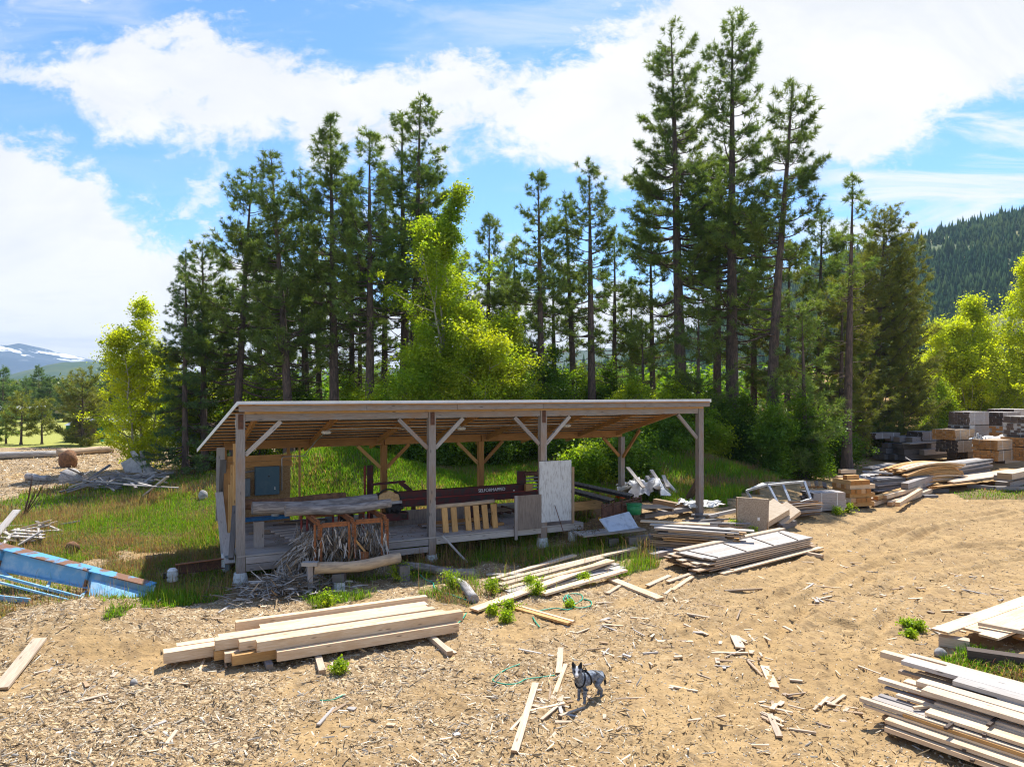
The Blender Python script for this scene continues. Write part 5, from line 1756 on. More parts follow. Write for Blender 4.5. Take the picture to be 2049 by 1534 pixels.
for k in range(3):
    a = at(1688 + 5 * k, 1000 - 6 * k, 0.2); a.z = gz(a.x, a.y) + 0.75 + 0.2 * k
    board('beam_block', 'loose yellow block behind the left of the crib', 'block', a + Vector((0.0, 1.0, 0)), a + Vector((0.9, 1.2, 0)), 0.22, 0.19, 'fresh', 'yellow blocks behind the crib', 0, 0, 1, 0)

# --- fresh beams in front of the big piles
GF = 'fresh beams lying in front of the big board piles'
for (x0, y0, dz, x1, y1, w, mt) in ((1742, 1005, 0.05, 1812, 982, 0.22, 'fresh'), (1745, 1012, 0.05, 1830, 984, 0.2, 'fresh'), (1752, 1000, 0.3, 1820, 979, 0.22, 'orange'), (1770, 998, 0.28, 1838, 980, 0.2, 'fresh'),
                                     (1780, 1012, 0.03, 1850, 984, 0.2, 'fresh'), (1793, 1010, 0.03, 1862, 985, 0.2, 'fresh2'), (1796, 1013, 0.24, 1842, 984, 0.2, 'fresh')):
    board('timber_beam', 'fresh beam in the low spread in front of the big grey and orange piles', 'beam', at(x0, y0, dz), at(x1, y1, dz + 0.02), w, 0.19, mt, GF, 0, 0, 3, 0.02)
for (x0, y0, dz, x1, y1, lab) in ((1812, 985, 0.25, 1866, 966, 'front'), (1810, 978, 0.5, 1862, 960, 'back')):
    board('timber_beam', 'thick grey beam on top of the fresh beams, the %s one of the pair' % lab, 'beam', at(x0, y0, dz), at(x1, y1, dz), 0.34, 0.3, 'grey' if lab == 'back' else 'greylt')
board('bearer_block', 'dark block end at the right of the thick grey beams', 'block', at(1862, 985), at(1895, 984), 0.3, 0.2, 'darkgrey')
board('bearer_block', 'flat dark block on the dirt below the thick grey beams', 'block', at(1845, 995), at(1873, 994), 0.3, 0.12, 'darkgrey')


def heap(name, label, group, A, ang, cols, courses, w, t, s0, s1, mats, jit=0.3, skew=0.12, bend=0.0, z0=0.1, taper=0.0, fan=0.0):
    P_ = Pile(A, ang)
    for c in range(courses):
        nn = cols - int(taper * c)
        for k in range(max(1, nn)):
            n = w * 1.04 * k + rnd.uniform(-0.03, 0.03) + taper * c * w * 0.5
            f = rnd.uniform(-fan, fan)
            z = z0 + t * 1.05 * c
            board(name, label, 'board', P_.p(s0 + rnd.uniform(-jit, jit), n - f, z), P_.p(s1 + rnd.uniform(-jit, jit), n + f + rnd.uniform(-skew, skew), z + rnd.uniform(-0.01, 0.01)), w * rnd.uniform(0.85, 1), t * 0.92, rnd.choice(mats), group, 0, bend, 6 if bend else 3, 0.015)


heap('pile_board', 'weathered grey board in the big tangled pile left of the orange board pile', 'boards of the big grey pile', at(1742, 992, 0.0), 27, 4, 8, 0.26, 0.085, -0.2, 4.4, ['grey', 'darkgrey', 'grey'], 0.5, 0.25, 0, 0.15, 0.0, 0.25)
for k in range(9):
    p0 = at(1692 + 9 * k, 962 - 1.5 * k, 0.3 + 0.06 * k); p1 = at(1790 + 8 * k, 932 + 0.5 * k, 0.75)
    board('pile_board', 'long pale grey plank sliding down the front of the big grey pile', 'board', p0, p1, 0.26, 0.06, rnd.choice(['greylt', 'grey']), 'pale planks across the big grey pile', rnd.uniform(-0.2, 0.2))
board('pile_board', 'flat grey plank lying crosswise on top of the big grey pile', 'board', at(1725, 945, 0.95), at(1785, 948, 0.95), 0.5, 0.08, 'grey')
board('pile_board', 'rough grey slab at the back left of the big grey pile', 'board', at(1735, 940, 0.6), at(1785, 930, 0.8), 0.7, 0.12, 'grey')
board('pile_board', 'thin pale stick pointing up left out of the big grey pile', 'board', deep(1812, 916, 42), deep(1834, 930, 41), 0.06, 0.05, 'greylt')
heap('pile_board', 'bowed orange board in the big pile of yellow-orange boards', 'boards of the orange pile', at(1815, 985, 0.0), 33, 4, 12, 0.30, 0.085, -0.2, 5.6, ['orange', 'orange', 'fresh'], 0.4, 0.2, 0.22, 0.2, 0.0, 0.2)
for k in range(6):
    board('pile_board', 'yellow board spread low at the right foot of the orange pile', 'board', at(1850 + 4 * k, 982 - 1.5 * k, 0.1 + 0.05 * k), at(1925 + 5 * k, 962 + 1.0 * k, 0.12 + 0.05 * k), 0.28, 0.06, rnd.choice(['orange', 'fresh']), 'yellow boards at the foot of the orange pile')
heap('pile_board', 'silver-grey board in the pile right behind the orange boards', 'boards of the silver-grey pile', at(1916, 966, 0.0), 38, 4, 9, 0.32, 0.1, -0.4, 5.2, ['grey', 'darkgrey', 'greylt'], 0.4, 0.2, 0, 0.2, 0.0, 0.2)
for k in range(7):
    board('pile_board', 'white-topped plank in the low spread right of the orange pile', 'board', at(1902 + 3 * k, 966 - 1.8 * k, 0.45), at(2006 + 3 * k, 952 - 1.8 * k, 0.5), 0.32, 0.07, rnd.choice(['greylt', 'fresh2']), 'white-topped planks by the silver-grey pile')
for (x0, y0, dz, x1, y1, mt, lab) in ((2006, 975, 0.1, 2090, 955, 'grey', 'lower thick beam at the right edge of the yard'), (2002, 962, 0.4, 2090, 945, 'greylt', 'upper thick beam at the right edge of the yard'), (2010, 958, 0.7, 2095, 940, 'fresh2', 'topmost pale beam at the right edge of the yard')):
    board('timber_beam', lab, 'beam', at(x0, y0, dz), at(x1, y1, dz), 0.7, 0.32, mt)
board('bearer_block', 'grey bearer lying on weeds under the white-topped planks', 'block', at(1935, 975), at(1998, 980), 0.25, 0.2, 'grey')
board('bearer_block', 'grey bearer lying on the dirt under the thick right-edge beams', 'block', at(1990, 980), at(2080, 980), 0.3, 0.2, 'grey')

# --- the big dark grey timber stack under the trees
GT = 'long timbers of the dark stack under the trees'
P = Pile(at(1795, 925, 0.0), 27)
for c, (nn, t, mt) in enumerate(((4, 0.42, 'darkgrey'), (4, 0.42, 'darkgrey'), (3, 0.35, 'darkgrey'), (4, 0.4, 'grey'))):
    z = 0.15 + 0.46 * c
    for k in range(nn):
        s0 = rnd.uniform(-0.3, 0.9) + 0.5 * (c == 3) * 2; s1 = 6.6 + rnd.uniform(-0.4, 0.5)
        board('long_timber', 'long dark timber in the big stack under the right-hand pines', 'timber', P.p(s0, 0.6 * k, z), P.p(s1, 0.6 * k, z), 0.52, t, mt, GT, 0, 0, 3, 0.02)
board('long_timber', 'pale square timber on blocks along the front of the dark timber stack', 'timber', P.p(2.0, -0.7, 0.55), P.p(7.0, -0.6, 0.6), 0.4, 0.42, 'greylt')
board('long_timber', 'wide pale board under the top timbers of the dark stack', 'timber', P.p(0.5, -0.4, 1.42), P.p(7.2, -0.35, 1.50), 0.7, 0.1, 'greylt')
board('bearer_block', 'short pale block under the wide board of the dark timber stack', 'block', P.p(3.2, -0.5, 1.0), P.p(4.0, -0.5, 1.0), 0.4, 0.4, 'greylt')
bundle('lumber_bundle', 'grey strapped bundle on top of the dark timber stack', P.p(2.6, -0.35, 1.62), 27, 1.3, 4.2, 0.72, 5, 'grey', 'dark', 4)
bundle('lumber_bundle', 'dark-ended short bundle at the left of the dark timber stack top', P.p(-0.3, 1.6, 1.75), 27, 1.2, 3.0, 0.45, 3, 'grey', 'dark', 4)

# --- bundles stacked in the far right corner
def base(px, py, Y):
    return deep(px, py, Y)


GBn = 'big bundles in the far right corner'
for (x0, yb, yt, x1, Y, L, mt, lab, wrap) in (
        (1919, 850, 823, 1956, 52.0, 3.0, 'grey', 'dark-ended bundle on top of the left column of far bundles', None),
        (1919, 877, 851, 1956, 52.0, 3.0, 'grey', 'film-wrapped bundle under the top of the left column of far bundles', 0.25),
        (1889, 880, 859, 1930, 50.5, 2.8, 'brownpile', 'dark-ended bundle stepping out left of the left column of far bundles', None),
        (1895, 905, 881, 1934, 50.5, 2.8, 'fresh2', 'pale bundle standing under the stepped-out far bundle', None),
        (1984, 851, 824, 2024, 54.0, 3.0, 'grey', 'big dark-ended bundle on top of the right column of far bundles', None),
        (1984, 877, 852, 2024, 54.0, 3.0, 'brownpile', 'film-wrapped bundle in the middle of the right column of far bundles', 0.3),
        (1972, 900, 880, 2016, 47.5, 2.6, 'brownpile', 'upper of two brown-ended bundles in front of the right column', None),
        (1974, 922, 901, 2017, 47.5, 2.6, 'brownpile', 'lower of two brown-ended bundles in front of the right column', None),
        (2034, 846, 833, 2075, 48.5, 2.6, 'greylt', 'thin top bundle at the right edge of the picture', None),
        (2034, 874, 847, 2075, 48.5, 2.6, 'greylt', 'white-wrapped bundle at the right edge of the picture', 0.6),
        (2030, 893, 875, 2075, 48.0, 2.6, 'brownpile', 'brown-ended bundle under the white-wrapped one', None),
        (2030, 922, 894, 2075, 48.0, 2.6, 'brownpile', 'lowest brown-ended bundle at the right edge of the picture', None),
        (1960, 905, 880, 1992, 52.5, 2.6, 'brownpile', 'dark bundle half hidden behind the two brown-ended bundles', None),
        (2005, 833, 818, 2050, 57.0, 3.0, 'greylt', 'flat bundle peeking over the right column of far bundles', None)):
    A = deep(x0, yb, Y); wv = (x1 - x0) / F_PX * Y / math.cos(R(28)); h = (yb - yt) / F_PX * Y
    # the end face looks towards the yard
    ang = 24
    Pn = Vector((-math.sin(R(ang)), math.cos(R(ang)), 0))
    o = bundle('lumber_bundle', lab, Vector((A.x + 0.47 * wv * 0.9, A.y - 0.2, A.z)), 33, wv * 0.95, L, h * 0.97, max(3, int(h / 0.14)), mt, 'dark' if mt != 'brownpile' else 'inner', 7, wrap is None, False, GBn, wrap)
# timber footings carry the far columns
for (x, y, Y, lab) in ((1925, 905, 52.5, 'left'), (2000, 900, 54.5, 'right')):
    a = deep(x, 878, Y)
    b = bundle('lumber_bundle', 'dark low bundle carrying the %s column of far bundles' % lab, Vector((a.x + 0.5, a.y + 0.1, gz(a.x, a.y))), 33, 1.5, 2.8, max(0.3, a.z - gz(a.x, a.y) - 0.03), 6, 'brownpile', 'dark', 6, False)
q = deep(1990, 876, 50.0)
crumple('tarpaulin', (q.x, q.y, q.z), 1.4, 0.6, 0.35, M['tarp'], 21, 16, 'torn white tarpaulin spread over bundles in the far right corner')
q = deep(1962, 880, 49.0)
crumple('tarpaulin', (q.x, q.y, q.z - 0.5), 0.35, 0.4, 1.0, M['greytarp'], 23, 12, 'torn grey film hanging beside the pale far bundle')

# --- pile of long boards at the bottom right
P = Pile(at(1775, 1478, 0.0), -51)
GR = 'boards of the near right-hand pile'
def rb(n, z, pxl, L, w, t, mt, lab, yaw=0.0, g=None, bend=0.0):
    s0 = P.col(pxl, n)
    a = P.p(s0, n, z); b = P.p(s0 + L, n + yaw * L, z)
    board('pile_board', lab, 'board', a, b, w, t, mt, g, 0, bend, 6, 0.01)
rb(0.05, 0.12, 1774, 4.4, 0.16, 0.07, 'fresh', 'lowest front board of the near right-hand pile')
rb(0.14, 0.22, 1776, 4.4, 0.20, 0.06, 'fresh', 'second front board of the near right-hand pile')
rb(0.34, 0.22, 1792, 4.3, 0.18, 0.06, 'fresh', 'wide short-showing board beside the second front board of the right-hand pile')
for c in range(4):
    for k in range(5):
        rb(0.40 + 0.30 * k + rnd.uniform(-0.03, 0.03), 0.10 + 0.075 * c, 1800 + 26 * rnd.random() + 18 * k * 0.3, 4.4, 0.27, 0.055, rnd.choice(['orange', 'orange', 'fresh', 'brownpile']), 'yellowish board inside the near right-hand pile', 0, GR)
rb(0.30, 0.34, 1722, 4.4, 0.10, 0.06, 'fresh2', 'narrow board sticking out furthest left of the near right-hand pile', 0.01)
rb(0.24, 0.29, 1728, 4.4, 0.06, 0.035, 'fresh', 'thin lath just under the furthest-sticking board', 0.01)
rb(0.48, 0.36, 1748, 4.4, 0.16, 0.03, 'greylt', 'thin greyish board behind the furthest-sticking board')
rb(0.62, 0.38, 1760, 4.4, 0.12, 0.03, 'grey', 'old grey lath near the left end of the right-hand pile', 0.02)
rb(0.50, 0.42, 1858, 4.0, 0.30, 0.05, 'fresh', 'wide board with bark strips on the front of the right-hand pile')
rb(0.75, 0.47, 1873, 4.0, 0.14, 0.06, 'fresh2', 'short pale board under the white plank of the right-hand pile')
rb(0.95, 0.50, 1760, 4.4, 0.14, 0.06, 'fresh2', 'narrow white board sticking out in the middle of the right-hand pile')
rb(0.82, 0.60, 1850, 4.2, 0.26, 0.07, 'fresh2', 'white plank at the front of the top of the right-hand pile')
rb(1.10, 0.60, 1838, 4.2, 0.22, 0.07, 'fresh2', 'second white plank of the top of the right-hand pile')
rb(1.20, 0.50, 1812, 4.2, 0.20, 0.06, 'fresh', 'board under the second white plank of the right-hand pile')
rb(1.36, 0.61, 2000, 4.0, 0.24, 0.07, 'greylt', 'grey-white plank starting near the right edge of the picture')
rb(1.38, 0.68, 1912, 4.2, 0.26, 0.07, 'greylt', 'wide grey-white plank in the middle of the top of the right-hand pile')
rb(1.66, 0.68, 1810, 4.2, 0.28, 0.07, 'greylt', 'longest grey-white plank on top of the right-hand pile')
rb(1.94, 0.66, 1894, 4.2, 0.22, 0.07, 'greylt', 'grey-white plank behind the longest one on the right-hand pile')
rb(1.90, 0.60, 1765, 4.4, 0.16, 0.10, 'fresh', 'square-edged white beam sticking out at the back of the right-hand pile')
rb(2.16, 0.60, 1823, 4.4, 0.14, 0.09, 'fresh2', 'rear white board along the weeds behind the right-hand pile', 0.0)
for k in range(5):
    rb(1.5 + 0.24 * k, 0.30 + 0.08 * (k % 3), 1830 + 12 * k, 4.2, 0.22, 0.07, 'brownpile', 'shaded board under the back of the near right-hand pile', 0, 'shaded boards of the near right-hand pile')
for (n, z, pxl, w, t, mt, lab) in ((0.58, 0.30, 1782, 0.12, 0.03, 'orange', 'thin yellow lath low in the left end of the right-hand pile'), (0.68, 0.45, 1795, 0.10, 0.035, 'fresh2', 'pale lath above the yellow lath of the right-hand pile'),
                                   (0.88, 0.44, 1772, 0.09, 0.03, 'grey', 'thin grey stick between the white boards of the right-hand pile'), (1.08, 0.45, 1842, 0.16, 0.04, 'fresh', 'short-ended tan board under the white planks of the right-hand pile'),
                                   (1.50, 0.54, 1800, 0.12, 0.05, 'brownpile', 'brown-edged lath in the back half of the right-hand pile'), (1.75, 0.50, 1835, 0.18, 0.05, 'fresh2', 'pale board end under the longest grey-white plank'), (0.36, 0.17, 1768, 0.10, 0.035, 'brownpile', 'brown lath at the very bottom left of the right-hand pile'),
                                   (2.28, 0.45, 1800, 0.08, 0.05, 'grey', 'narrow grey lath along the back of the right-hand pile')):
    rb(n, z, pxl, 4.3, w, t, mt, lab, rnd.uniform(-0.03, 0.03))
for (x, y, z) in ((1930, 1460, 0.36), (1974, 1470, 0.40), (1983, 1450, 0.5), (1935, 1500, 0.2), (1950, 1520, 0.14), (1898, 1456, 0.4)):
    u_ = at(x, y, z)
    tag(timber('sticker', u_ - P.n * 0.12 + Vector((0, 0, 0.03)), u_ + P.n * 0.35 + Vector((0, 0, 0.03)), 0.05, 0.035, M['dark']), 'short dark sticker end poking out of the right-hand pile', 'strip', 'dark sticker ends in the right-hand pile')
for s in (1.0, 3.4):
    board('bearer_block', 'bearer under the near right-hand pile', 'block', P.p(s + 0.5, 0.0, 0.0), P.p(s + 0.5, 2.3, 0.0), 0.14, 0.1, 'grey', 'bearers under the near right-hand pile')
board('yard_plank', 'crooked stick lying on the front of the right-hand pile', 'stick', at(1828, 1418, 0.42), at(1880, 1412, 0.47), 0.05, 0.04, 'fresh')

# --- wide fresh planks above it
P = Pile(at(1880, 1296, 0.32), 33)
for (n, z, l, L, mt, lab) in ((0.02, 0.0, 1878, 4.0, 'fresh', 'wide fresh plank at the back left of the low platform, sticking out furthest'), ):
    pass
P = Pile(at(1905, 1312, 0.30), 33)
for (n, z, l, L, mt, lab) in ((0.75, 0.055, 1880, 5.0, 'fresh', 'wide fresh plank sticking out left of the others on the right-hand platform'), (0.38, 0.055, 1946, 4.2, 'fresh', 'middle wide fresh plank of the right-hand platform'), (0.02, 0.055, 1977, 4.2, 'fresh', 'front wide fresh plank of the right-hand platform'),
                              (0.55, 0.0, 1945, 4.2, 'orange', 'lower plank under the middle of the right-hand platform'), (0.10, -0.005, 2000, 4.0, 'orange', 'lower front plank under the right-hand platform'), (-0.22, -0.10, 2045, 3.0, 'orange', 'lowest plank corner at the right edge under the platform')):
    s0 = P.col(l, n)
    board('wide_plank', lab, 'plank', P.p(s0, n, z), P.p(s0 + L, n, z), 0.355, 0.045, mt)
a = at(1957, 1250, 0.42); b = at(2070, 1272, 0.42)
board('yard_plank', 'crosswise stick lying on the wide fresh planks', 'stick', a, b, 0.08, 0.07, 'fresh2')
board('bearer_block', 'bearer block showing left of the wide fresh planks', 'block', at(1878, 1290), at(1940, 1300), 0.24, 0.22, 'fresh2')
board('bearer_block', 'dark bearer in the shade under the wide fresh planks', 'block', at(1935, 1320), at(2060, 1338), 0.25, 0.24, 'dark')
# ------------------------------------------------------------------ scrap on the left
def build_chute():
    r = thing('blue_chute', 'faded blue steel chute frame lying tilted in the grass at the left edge', 'chute', (-12.0, 19.4, 0.3))
    a0 = Vector((-16.6, 20.3, 1.12)); a1 = Vector((-9.6, 18.9, 0.08))      # far side web, middle line
    d = (a1 - a0).normalized(); sd_ = Vector((0, 0, 1)).cross(d).normalized(); n = d.cross(sd_)
    def pt(s, o, h):
        return a0 + d * s + sd_ * o + n * h
    L = (a1 - a0).length

    def web(o, lean, h0, h1, e=0.0, s0=0.0):
        m = MB()
        m.loft([[pt(s0, o, -h0), pt(s0, o + 0.015, -h0), pt(s0, o + 0.015 + lean, h1), pt(s0, o + lean, h1)], [pt(L - e, o, -h0 * 0.5), pt(L - e, o + 0.015, -h0 * 0.5), pt(L - e, o + 0.015 + lean, h1 * 0.6), pt(L - e, o + lean, h1 * 0.6)]])
        return m.build('side_web', M['bluesteel'], r)
    web(0.0, 0.12, 0.34, 0.30)
    m = MB(); m.loft([[pt(0, -0.06, 0.30), pt(0, 0.30, 0.36), pt(0, 0.30, 0.40), pt(0, -0.06, 0.34)], [pt(L - 0.05, -0.04, 0.17), pt(L - 0.05, 0.22, 0.20), pt(L - 0.05, 0.22, 0.23), pt(L - 0.05, -0.04, 0.20)]])
    m.build('flange', M['bluerust'], r)
    m = MB(); m.loft([[pt(0, -0.10, -0.36), pt(0, 0.06, -0.36), pt(0, 0.06, -0.32), pt(0, -0.10, -0.32)], [pt(L, -0.08, -0.2), pt(L, 0.05, -0.2), pt(L, 0.05, -0.16), pt(L, -0.08, -0.16)]])
    m.build('flange', M['bluesteel'], r)
    for s in (2.35, 5.2):
        q = pt(s, -0.05, 0)
        m = MB(); m.bar(pt(s, -0.04, -0.31), pt(s, 0.05, 0.28), 0.10, 0.06, up=d)
        m.build('stiffener', M['bluerust'], r)
    for k, (q0, q1, w) in enumerate((((-90, 1128, 19.7), (178, 1199, 18.45), 0.07), ((-90, 1142, 19.3), (160, 1206, 18.25), 0.05), ((-90, 1190, 18.6), (60, 1205, 18.2), 0.22))):
        m = MB(); m.bar(deep(*q0), deep(*q1), 0.05, w); m.build('side_rail', M['bluesteel'], r)
    for s, t in ((0.9, 0.10), (2.5, 0.36), (4.1, 0.62), (5.3, 0.86)):
        m = MB(); m.bar(pt(s, -0.05, -0.32), deep(-90, 1128, 19.7).lerp(deep(178, 1199, 18.45), t + 0.08), 0.07, 0.07); m.build('rung', M['bluesteel'], r)
    Q = [deep(183, 1160, 19.12), deep(300, 1190, 18.8), deep(254, 1213, 18.3), deep(172, 1218, 18.25)]
    m = MB(); m.loft([Q, [p_ + Vector((0, 0.02, 0.025)) for p_ in Q]])
    m.build('end_panel', M['bluesteel'], r)


build_chute()
p = at(352, 1138, 0.22); q = at(470, 1122, 0.26)
r = thing('rusty_channel', 'dark rusty steel channel lying at the foot of the left corner post', 'steel channel', (p + q) / 2)
bar_part('web', p, q, 0.03, 0.26, M['rustdark'], r)
bar_part('flange', p + Vector((0, -0.06, 0.14)), q + Vector((0, -0.06, 0.14)), 0.14, 0.025, M['rust'], r)
bar_part('flange', p + Vector((0, -0.06, -0.14)), q + Vector((0, -0.06, -0.14)), 0.14, 0.025, M['rustdark'], r)
c = at(345, 1165, 0.0)
r = thing('old_motor', 'grey finned motor lying in the grass left of the rusty channel', 'motor', c)
mb = MB(); mb.tube([c + Vector((0, 0, z)) for z in (0.05, 0.12, 0.121, 0.2, 0.201, 0.28, 0.281, 0.36, 0.42)], [0.15, 0.15, 0.13, 0.13, 0.15, 0.15, 0.13, 0.14, 0.08], 16)
mb.build('housing', M['white'], r)
bar_part('terminal_box', c + Vector((-0.24, 0.0, 0.2)), c + Vector((-0.14, 0, 0.2)), 0.12, 0.14, M['blackiron'], r)
c = at(458, 1138, 0.12)
bx = MB(); bx.bar(c + Vector((0, -0.05, 0)), c + Vector((0, -0.05, 0.42)), 0.14, 0.16)
tag(bx.build('outlet_box', M['greybox']), 'small blue-grey outlet box on the corner post foot', 'outlet box')


def rock(name, label, c, s, mat, seed, cat='rock'):
    V, F = [], []
    n = 12
    rr = random.Random(seed)
    for i in range(n):
        t = math.pi * i / (n - 1)
        for j in range(n):
            a = 2 * math.pi * j / n
            v = np.array([math.sin(t) * math.cos(a), math.sin(t) * math.sin(a), math.cos(t)])
            k = 0.78 + 0.5 * float(fbm(np.array([v[0] * 1.7 + seed]), np.array([v[1] * 1.7 + v[2] * 1.3]), seed, 3)[0])
            V.append(v * k * np.array(s))
    for i in range(n - 1):
        for j in range(n):
            F.append((i * n + j, (i + 1) * n + j, (i + 1) * n + (j + 1) % n, i * n + (j + 1) % n))
    o = bpy.data.objects.new(name, mesh_np(name, np.array(V), np.array(F), mat, None, True))
    COL.objects.link(o); o.location = c
    return tag(o, label, cat)


c = at(407, 998, 0.0); rock('boulder', 'pale boulder in the grass just left of the shed', c + Vector((0, 0, 0.12)), (0.20, 0.19, 0.27), M['mudlog'], 4)
c = at(137, 934, 0.0); rock('stump', 'red-brown uprooted stump on the pale ground at the left', c + Vector((0, 0, 0.5)), (0.62, 0.5, 0.72), M['stump'], 9, 'stump')
c = at(142, 966, 0.0); rock('boulder', 'rounded grey-brown boulder below the red-brown stump', c + Vector((0, 0, 0.25)), (0.72, 0.6, 0.6), M['mudlog'], 14)
c = at(145, 1108, 0.0); rock('log_round', 'round dark log end among grass above the blue chute', c + Vector((0, 0, 0.22)), (0.22, 0.2, 0.2), M['stump'], 19, 'log round')
c = at(1882, 1312, 0.0); rock('boulder', 'small grey rock at the edge of the weeds by the right-hand planks', c + Vector((0, 0, 0.06)), (0.13, 0.1, 0.1), M['stone'], 22)
c = at(268, 1368, 0.0); rock('boulder', 'small pale stone on the bark litter below the near beams', c + Vector((0, 0, 0.03)), (0.07, 0.06, 0.06), M['stone'], 25)

for (x0, y0, x1, y1, r0, mt, lab) in ((-150, 918, 112, 908, 0.33, 'mudlog', 'left one of two long boundary logs beyond the pale ground'), (114, 906, 226, 899, 0.36, 'peeled', 'right one of two long boundary logs, ending under the yellow poplar'),
                                      (55, 954, 97, 957, 0.22, 'mudlog', 'short grey log on the pale ground left of the grey-brown boulder')):
    a = at(x0, y0, r0 * 0.8); b = at(x1, y1, r0 * 0.8)
    tag(log_obj('fallen_log', a, b, r0, r0 * 0.85, M[mt]), lab, 'log')

# the weathered heap under the poplar
GD = 'grey sticks of the debris heap under the poplar'
for k in range(80):
    px = rnd.uniform(150, 330); py = rnd.uniform(948, 974)
    a = at(px, py, rnd.uniform(0.1, 0.75)); L = rnd.uniform(0.7, 3.2); an = rnd.gauss(0.0, 0.9)
    d = Vector((math.cos(an), math.sin(an) * 0.8, rnd.gauss(0, 0.22)))
    tag(timber('stick', a - d * L / 2, a + d * L / 2, rnd.uniform(0.05, 0.15), rnd.uniform(0.04, 0.08), M[rnd.choice(['greylt', 'grey', 'greylt', 'darkgrey'])], jit=0.12), 'weathered grey stick in the debris heap under the yellow poplar', 'stick', GD)
for k, (x0, y0, x1, y1) in enumerate(((291, 956, 282, 902), (290, 954, 287, 910), (297, 958, 284, 925), (313, 957, 292, 930), (320, 955, 296, 928), (330, 946, 292, 930), (305, 960, 288, 922))):
    a = at(x0, y0, 0.02); b = deep(x1, y1, a.y + 0.4)
    tag(timber('stick', a, b, 0.16, 0.06, M['greylt'], jit=0.08), 'pale split board standing propped against the grey metal sheet', 'board', 'propped boards by the grey metal sheet')
a = at(255, 955, 0.0)
for (pts, lab) in ((((241, 926), (262, 915), (283, 935), (284, 945), (251, 946)), 'grey metal sheet leaning in the debris heap under the poplar'), (((260, 903), (268, 901), (288, 922), (289, 936), (281, 934), (266, 916)), 'folded upper metal sheet on top of the leaning grey sheet')):
    Pp = [deep(x, y, a.y + (0.0 if 'leaning' in lab else -0.25) + 0.02 * k) for k, (x, y) in enumerate(pts)]
    m = MB(); m.loft([[q + Vector((0, 0.03, 0)) for q in Pp], Pp])
    tag(m.build('metal_sheet', M['tin']), lab, 'metal sheet')
GP = 'old boards of the small scrap pile at the left'
for k in range(30):
    px = rnd.uniform(-40, 118); py = 1048 + rnd.random() * 34
    a = at(px, py, rnd.uniform(0.05, 0.35) * max(0.2, 1 - abs(px - 50) / 90)); L = rnd.uniform(0.3, 1.9); an = rnd.gauss(-0.4, 0.9)
    d = Vector((math.cos(an), math.sin(an), rnd.gauss(0, 0.20)))
    tag(timber('stick', a - d * L / 2, a + d * L / 2, rnd.uniform(0.06, 0.18), 0.05, M[rnd.choice(['greylt', 'fresh2', 'greylt', 'grey'])]), 'bleached board in the scrap pile at the left edge', 'board', GP)
tag(timber('stick', at(-12, 1075, 0.1), deep(34, 1020, 27.2), 0.26, 0.05, M['greylt']), 'wide white board slanting up out of the left scrap pile', 'board')
r = thing('broken_pallet', 'white broken pallet lying in the left scrap pile', 'pallet', at(58, 1070, 0.2))
for k in range(3):
    a = at(25, 1060 + 6 * k, 0.3); b = at(88, 1064 + 6 * k, 0.25)
    timber('slat', a, b, 0.16, 0.035, M['greylt'], r)
for k in range(3):
    a = at(36 + 20 * k, 1058, 0.22); b = at(42 + 20 * k, 1078, 0.2)
    timber('runner', a, b, 0.08, 0.09, M['greylt'], r)

# dead stalks
r = thing('dead_plant', 'tall dead brown stalks leaning right on the left meadow', 'plant', at(47, 1033))
for k in range(12):
    mb = MB(); a = at(47 + rnd.uniform(-2, 2), 1033); b = deep(72 + rnd.uniform(-10, 20), 958 + rnd.uniform(-15, 25), a.y)
    mb.tube([a, a.lerp(b, 0.5) + Vector((0.05, 0, 0.05)), b], [0.02, 0.015, 0.006], 5)
    mb.build('stem', M['rustdark'], r)

# green hose pieces
def cord(name, label, pts, rad=0.014, mat='greencord', z=0.03):
    P_ = [at(x, y, z) for x, y in pts]
    P2 = []
    A = np.array([[*p] for p in P_])
    for k in range((len(A) - 1) * 6 + 1):
        t = k / 6; i = min(int(t), len(A) - 2); f = t - i
        p0 = A[max(i - 1, 0)]; p1 = A[i]; p2 = A[i + 1]; p3 = A[min(i + 2, len(A) - 1)]
        P2.append(Vector(0.5 * (2 * p1 + (p2 - p0) * f + (2 * p0 - 5 * p1 + 4 * p2 - p3) * f * f + (3 * p1 - p0 - 3 * p2 + p3) * f ** 3)))
    mb = MB(); mb.tube(P2, rad, 6)
    return tag(mb.build(name, M[mat], None, True), label, 'hose')


cord('hose', 'green hose lying in loops right of the loose boards', [(1075, 1222), (1110, 1216), (1138, 1219), (1150, 1206), (1135, 1190), (1128, 1200), (1148, 1208), (1165, 1198), (1160, 1188), (1135, 1190), (1150, 1214), (1180, 1212), (1182, 1202), (1168, 1198)])
cord('hose', 'short green hose end below the yellow stick-like plank', [(1066, 1234), (1072, 1244), (1080, 1254)])
cord('hose', 'pale green rope loop on the litter left of the dog', [(1040, 1328), (1018, 1336), (1002, 1345), (986, 1360), (1012, 1368), (1036, 1366), (1052, 1358), (1075, 1355), (1110, 1350)], 0.011)
cord('hose', 'green hose snaking past the two bark logs', [(806, 1128), (830, 1140), (850, 1158), (866, 1165), (872, 1178), (905, 1190), (940, 1202)], 0.016)
cord('hose', 'short green hose end between the near beams and the slanting plank', [(916, 1246), (925, 1238), (933, 1226)], 0.014)
cord('hose', 'thin green twine on the litter below the near beams', [(640, 1400), (665, 1399), (690, 1388)], 0.009)

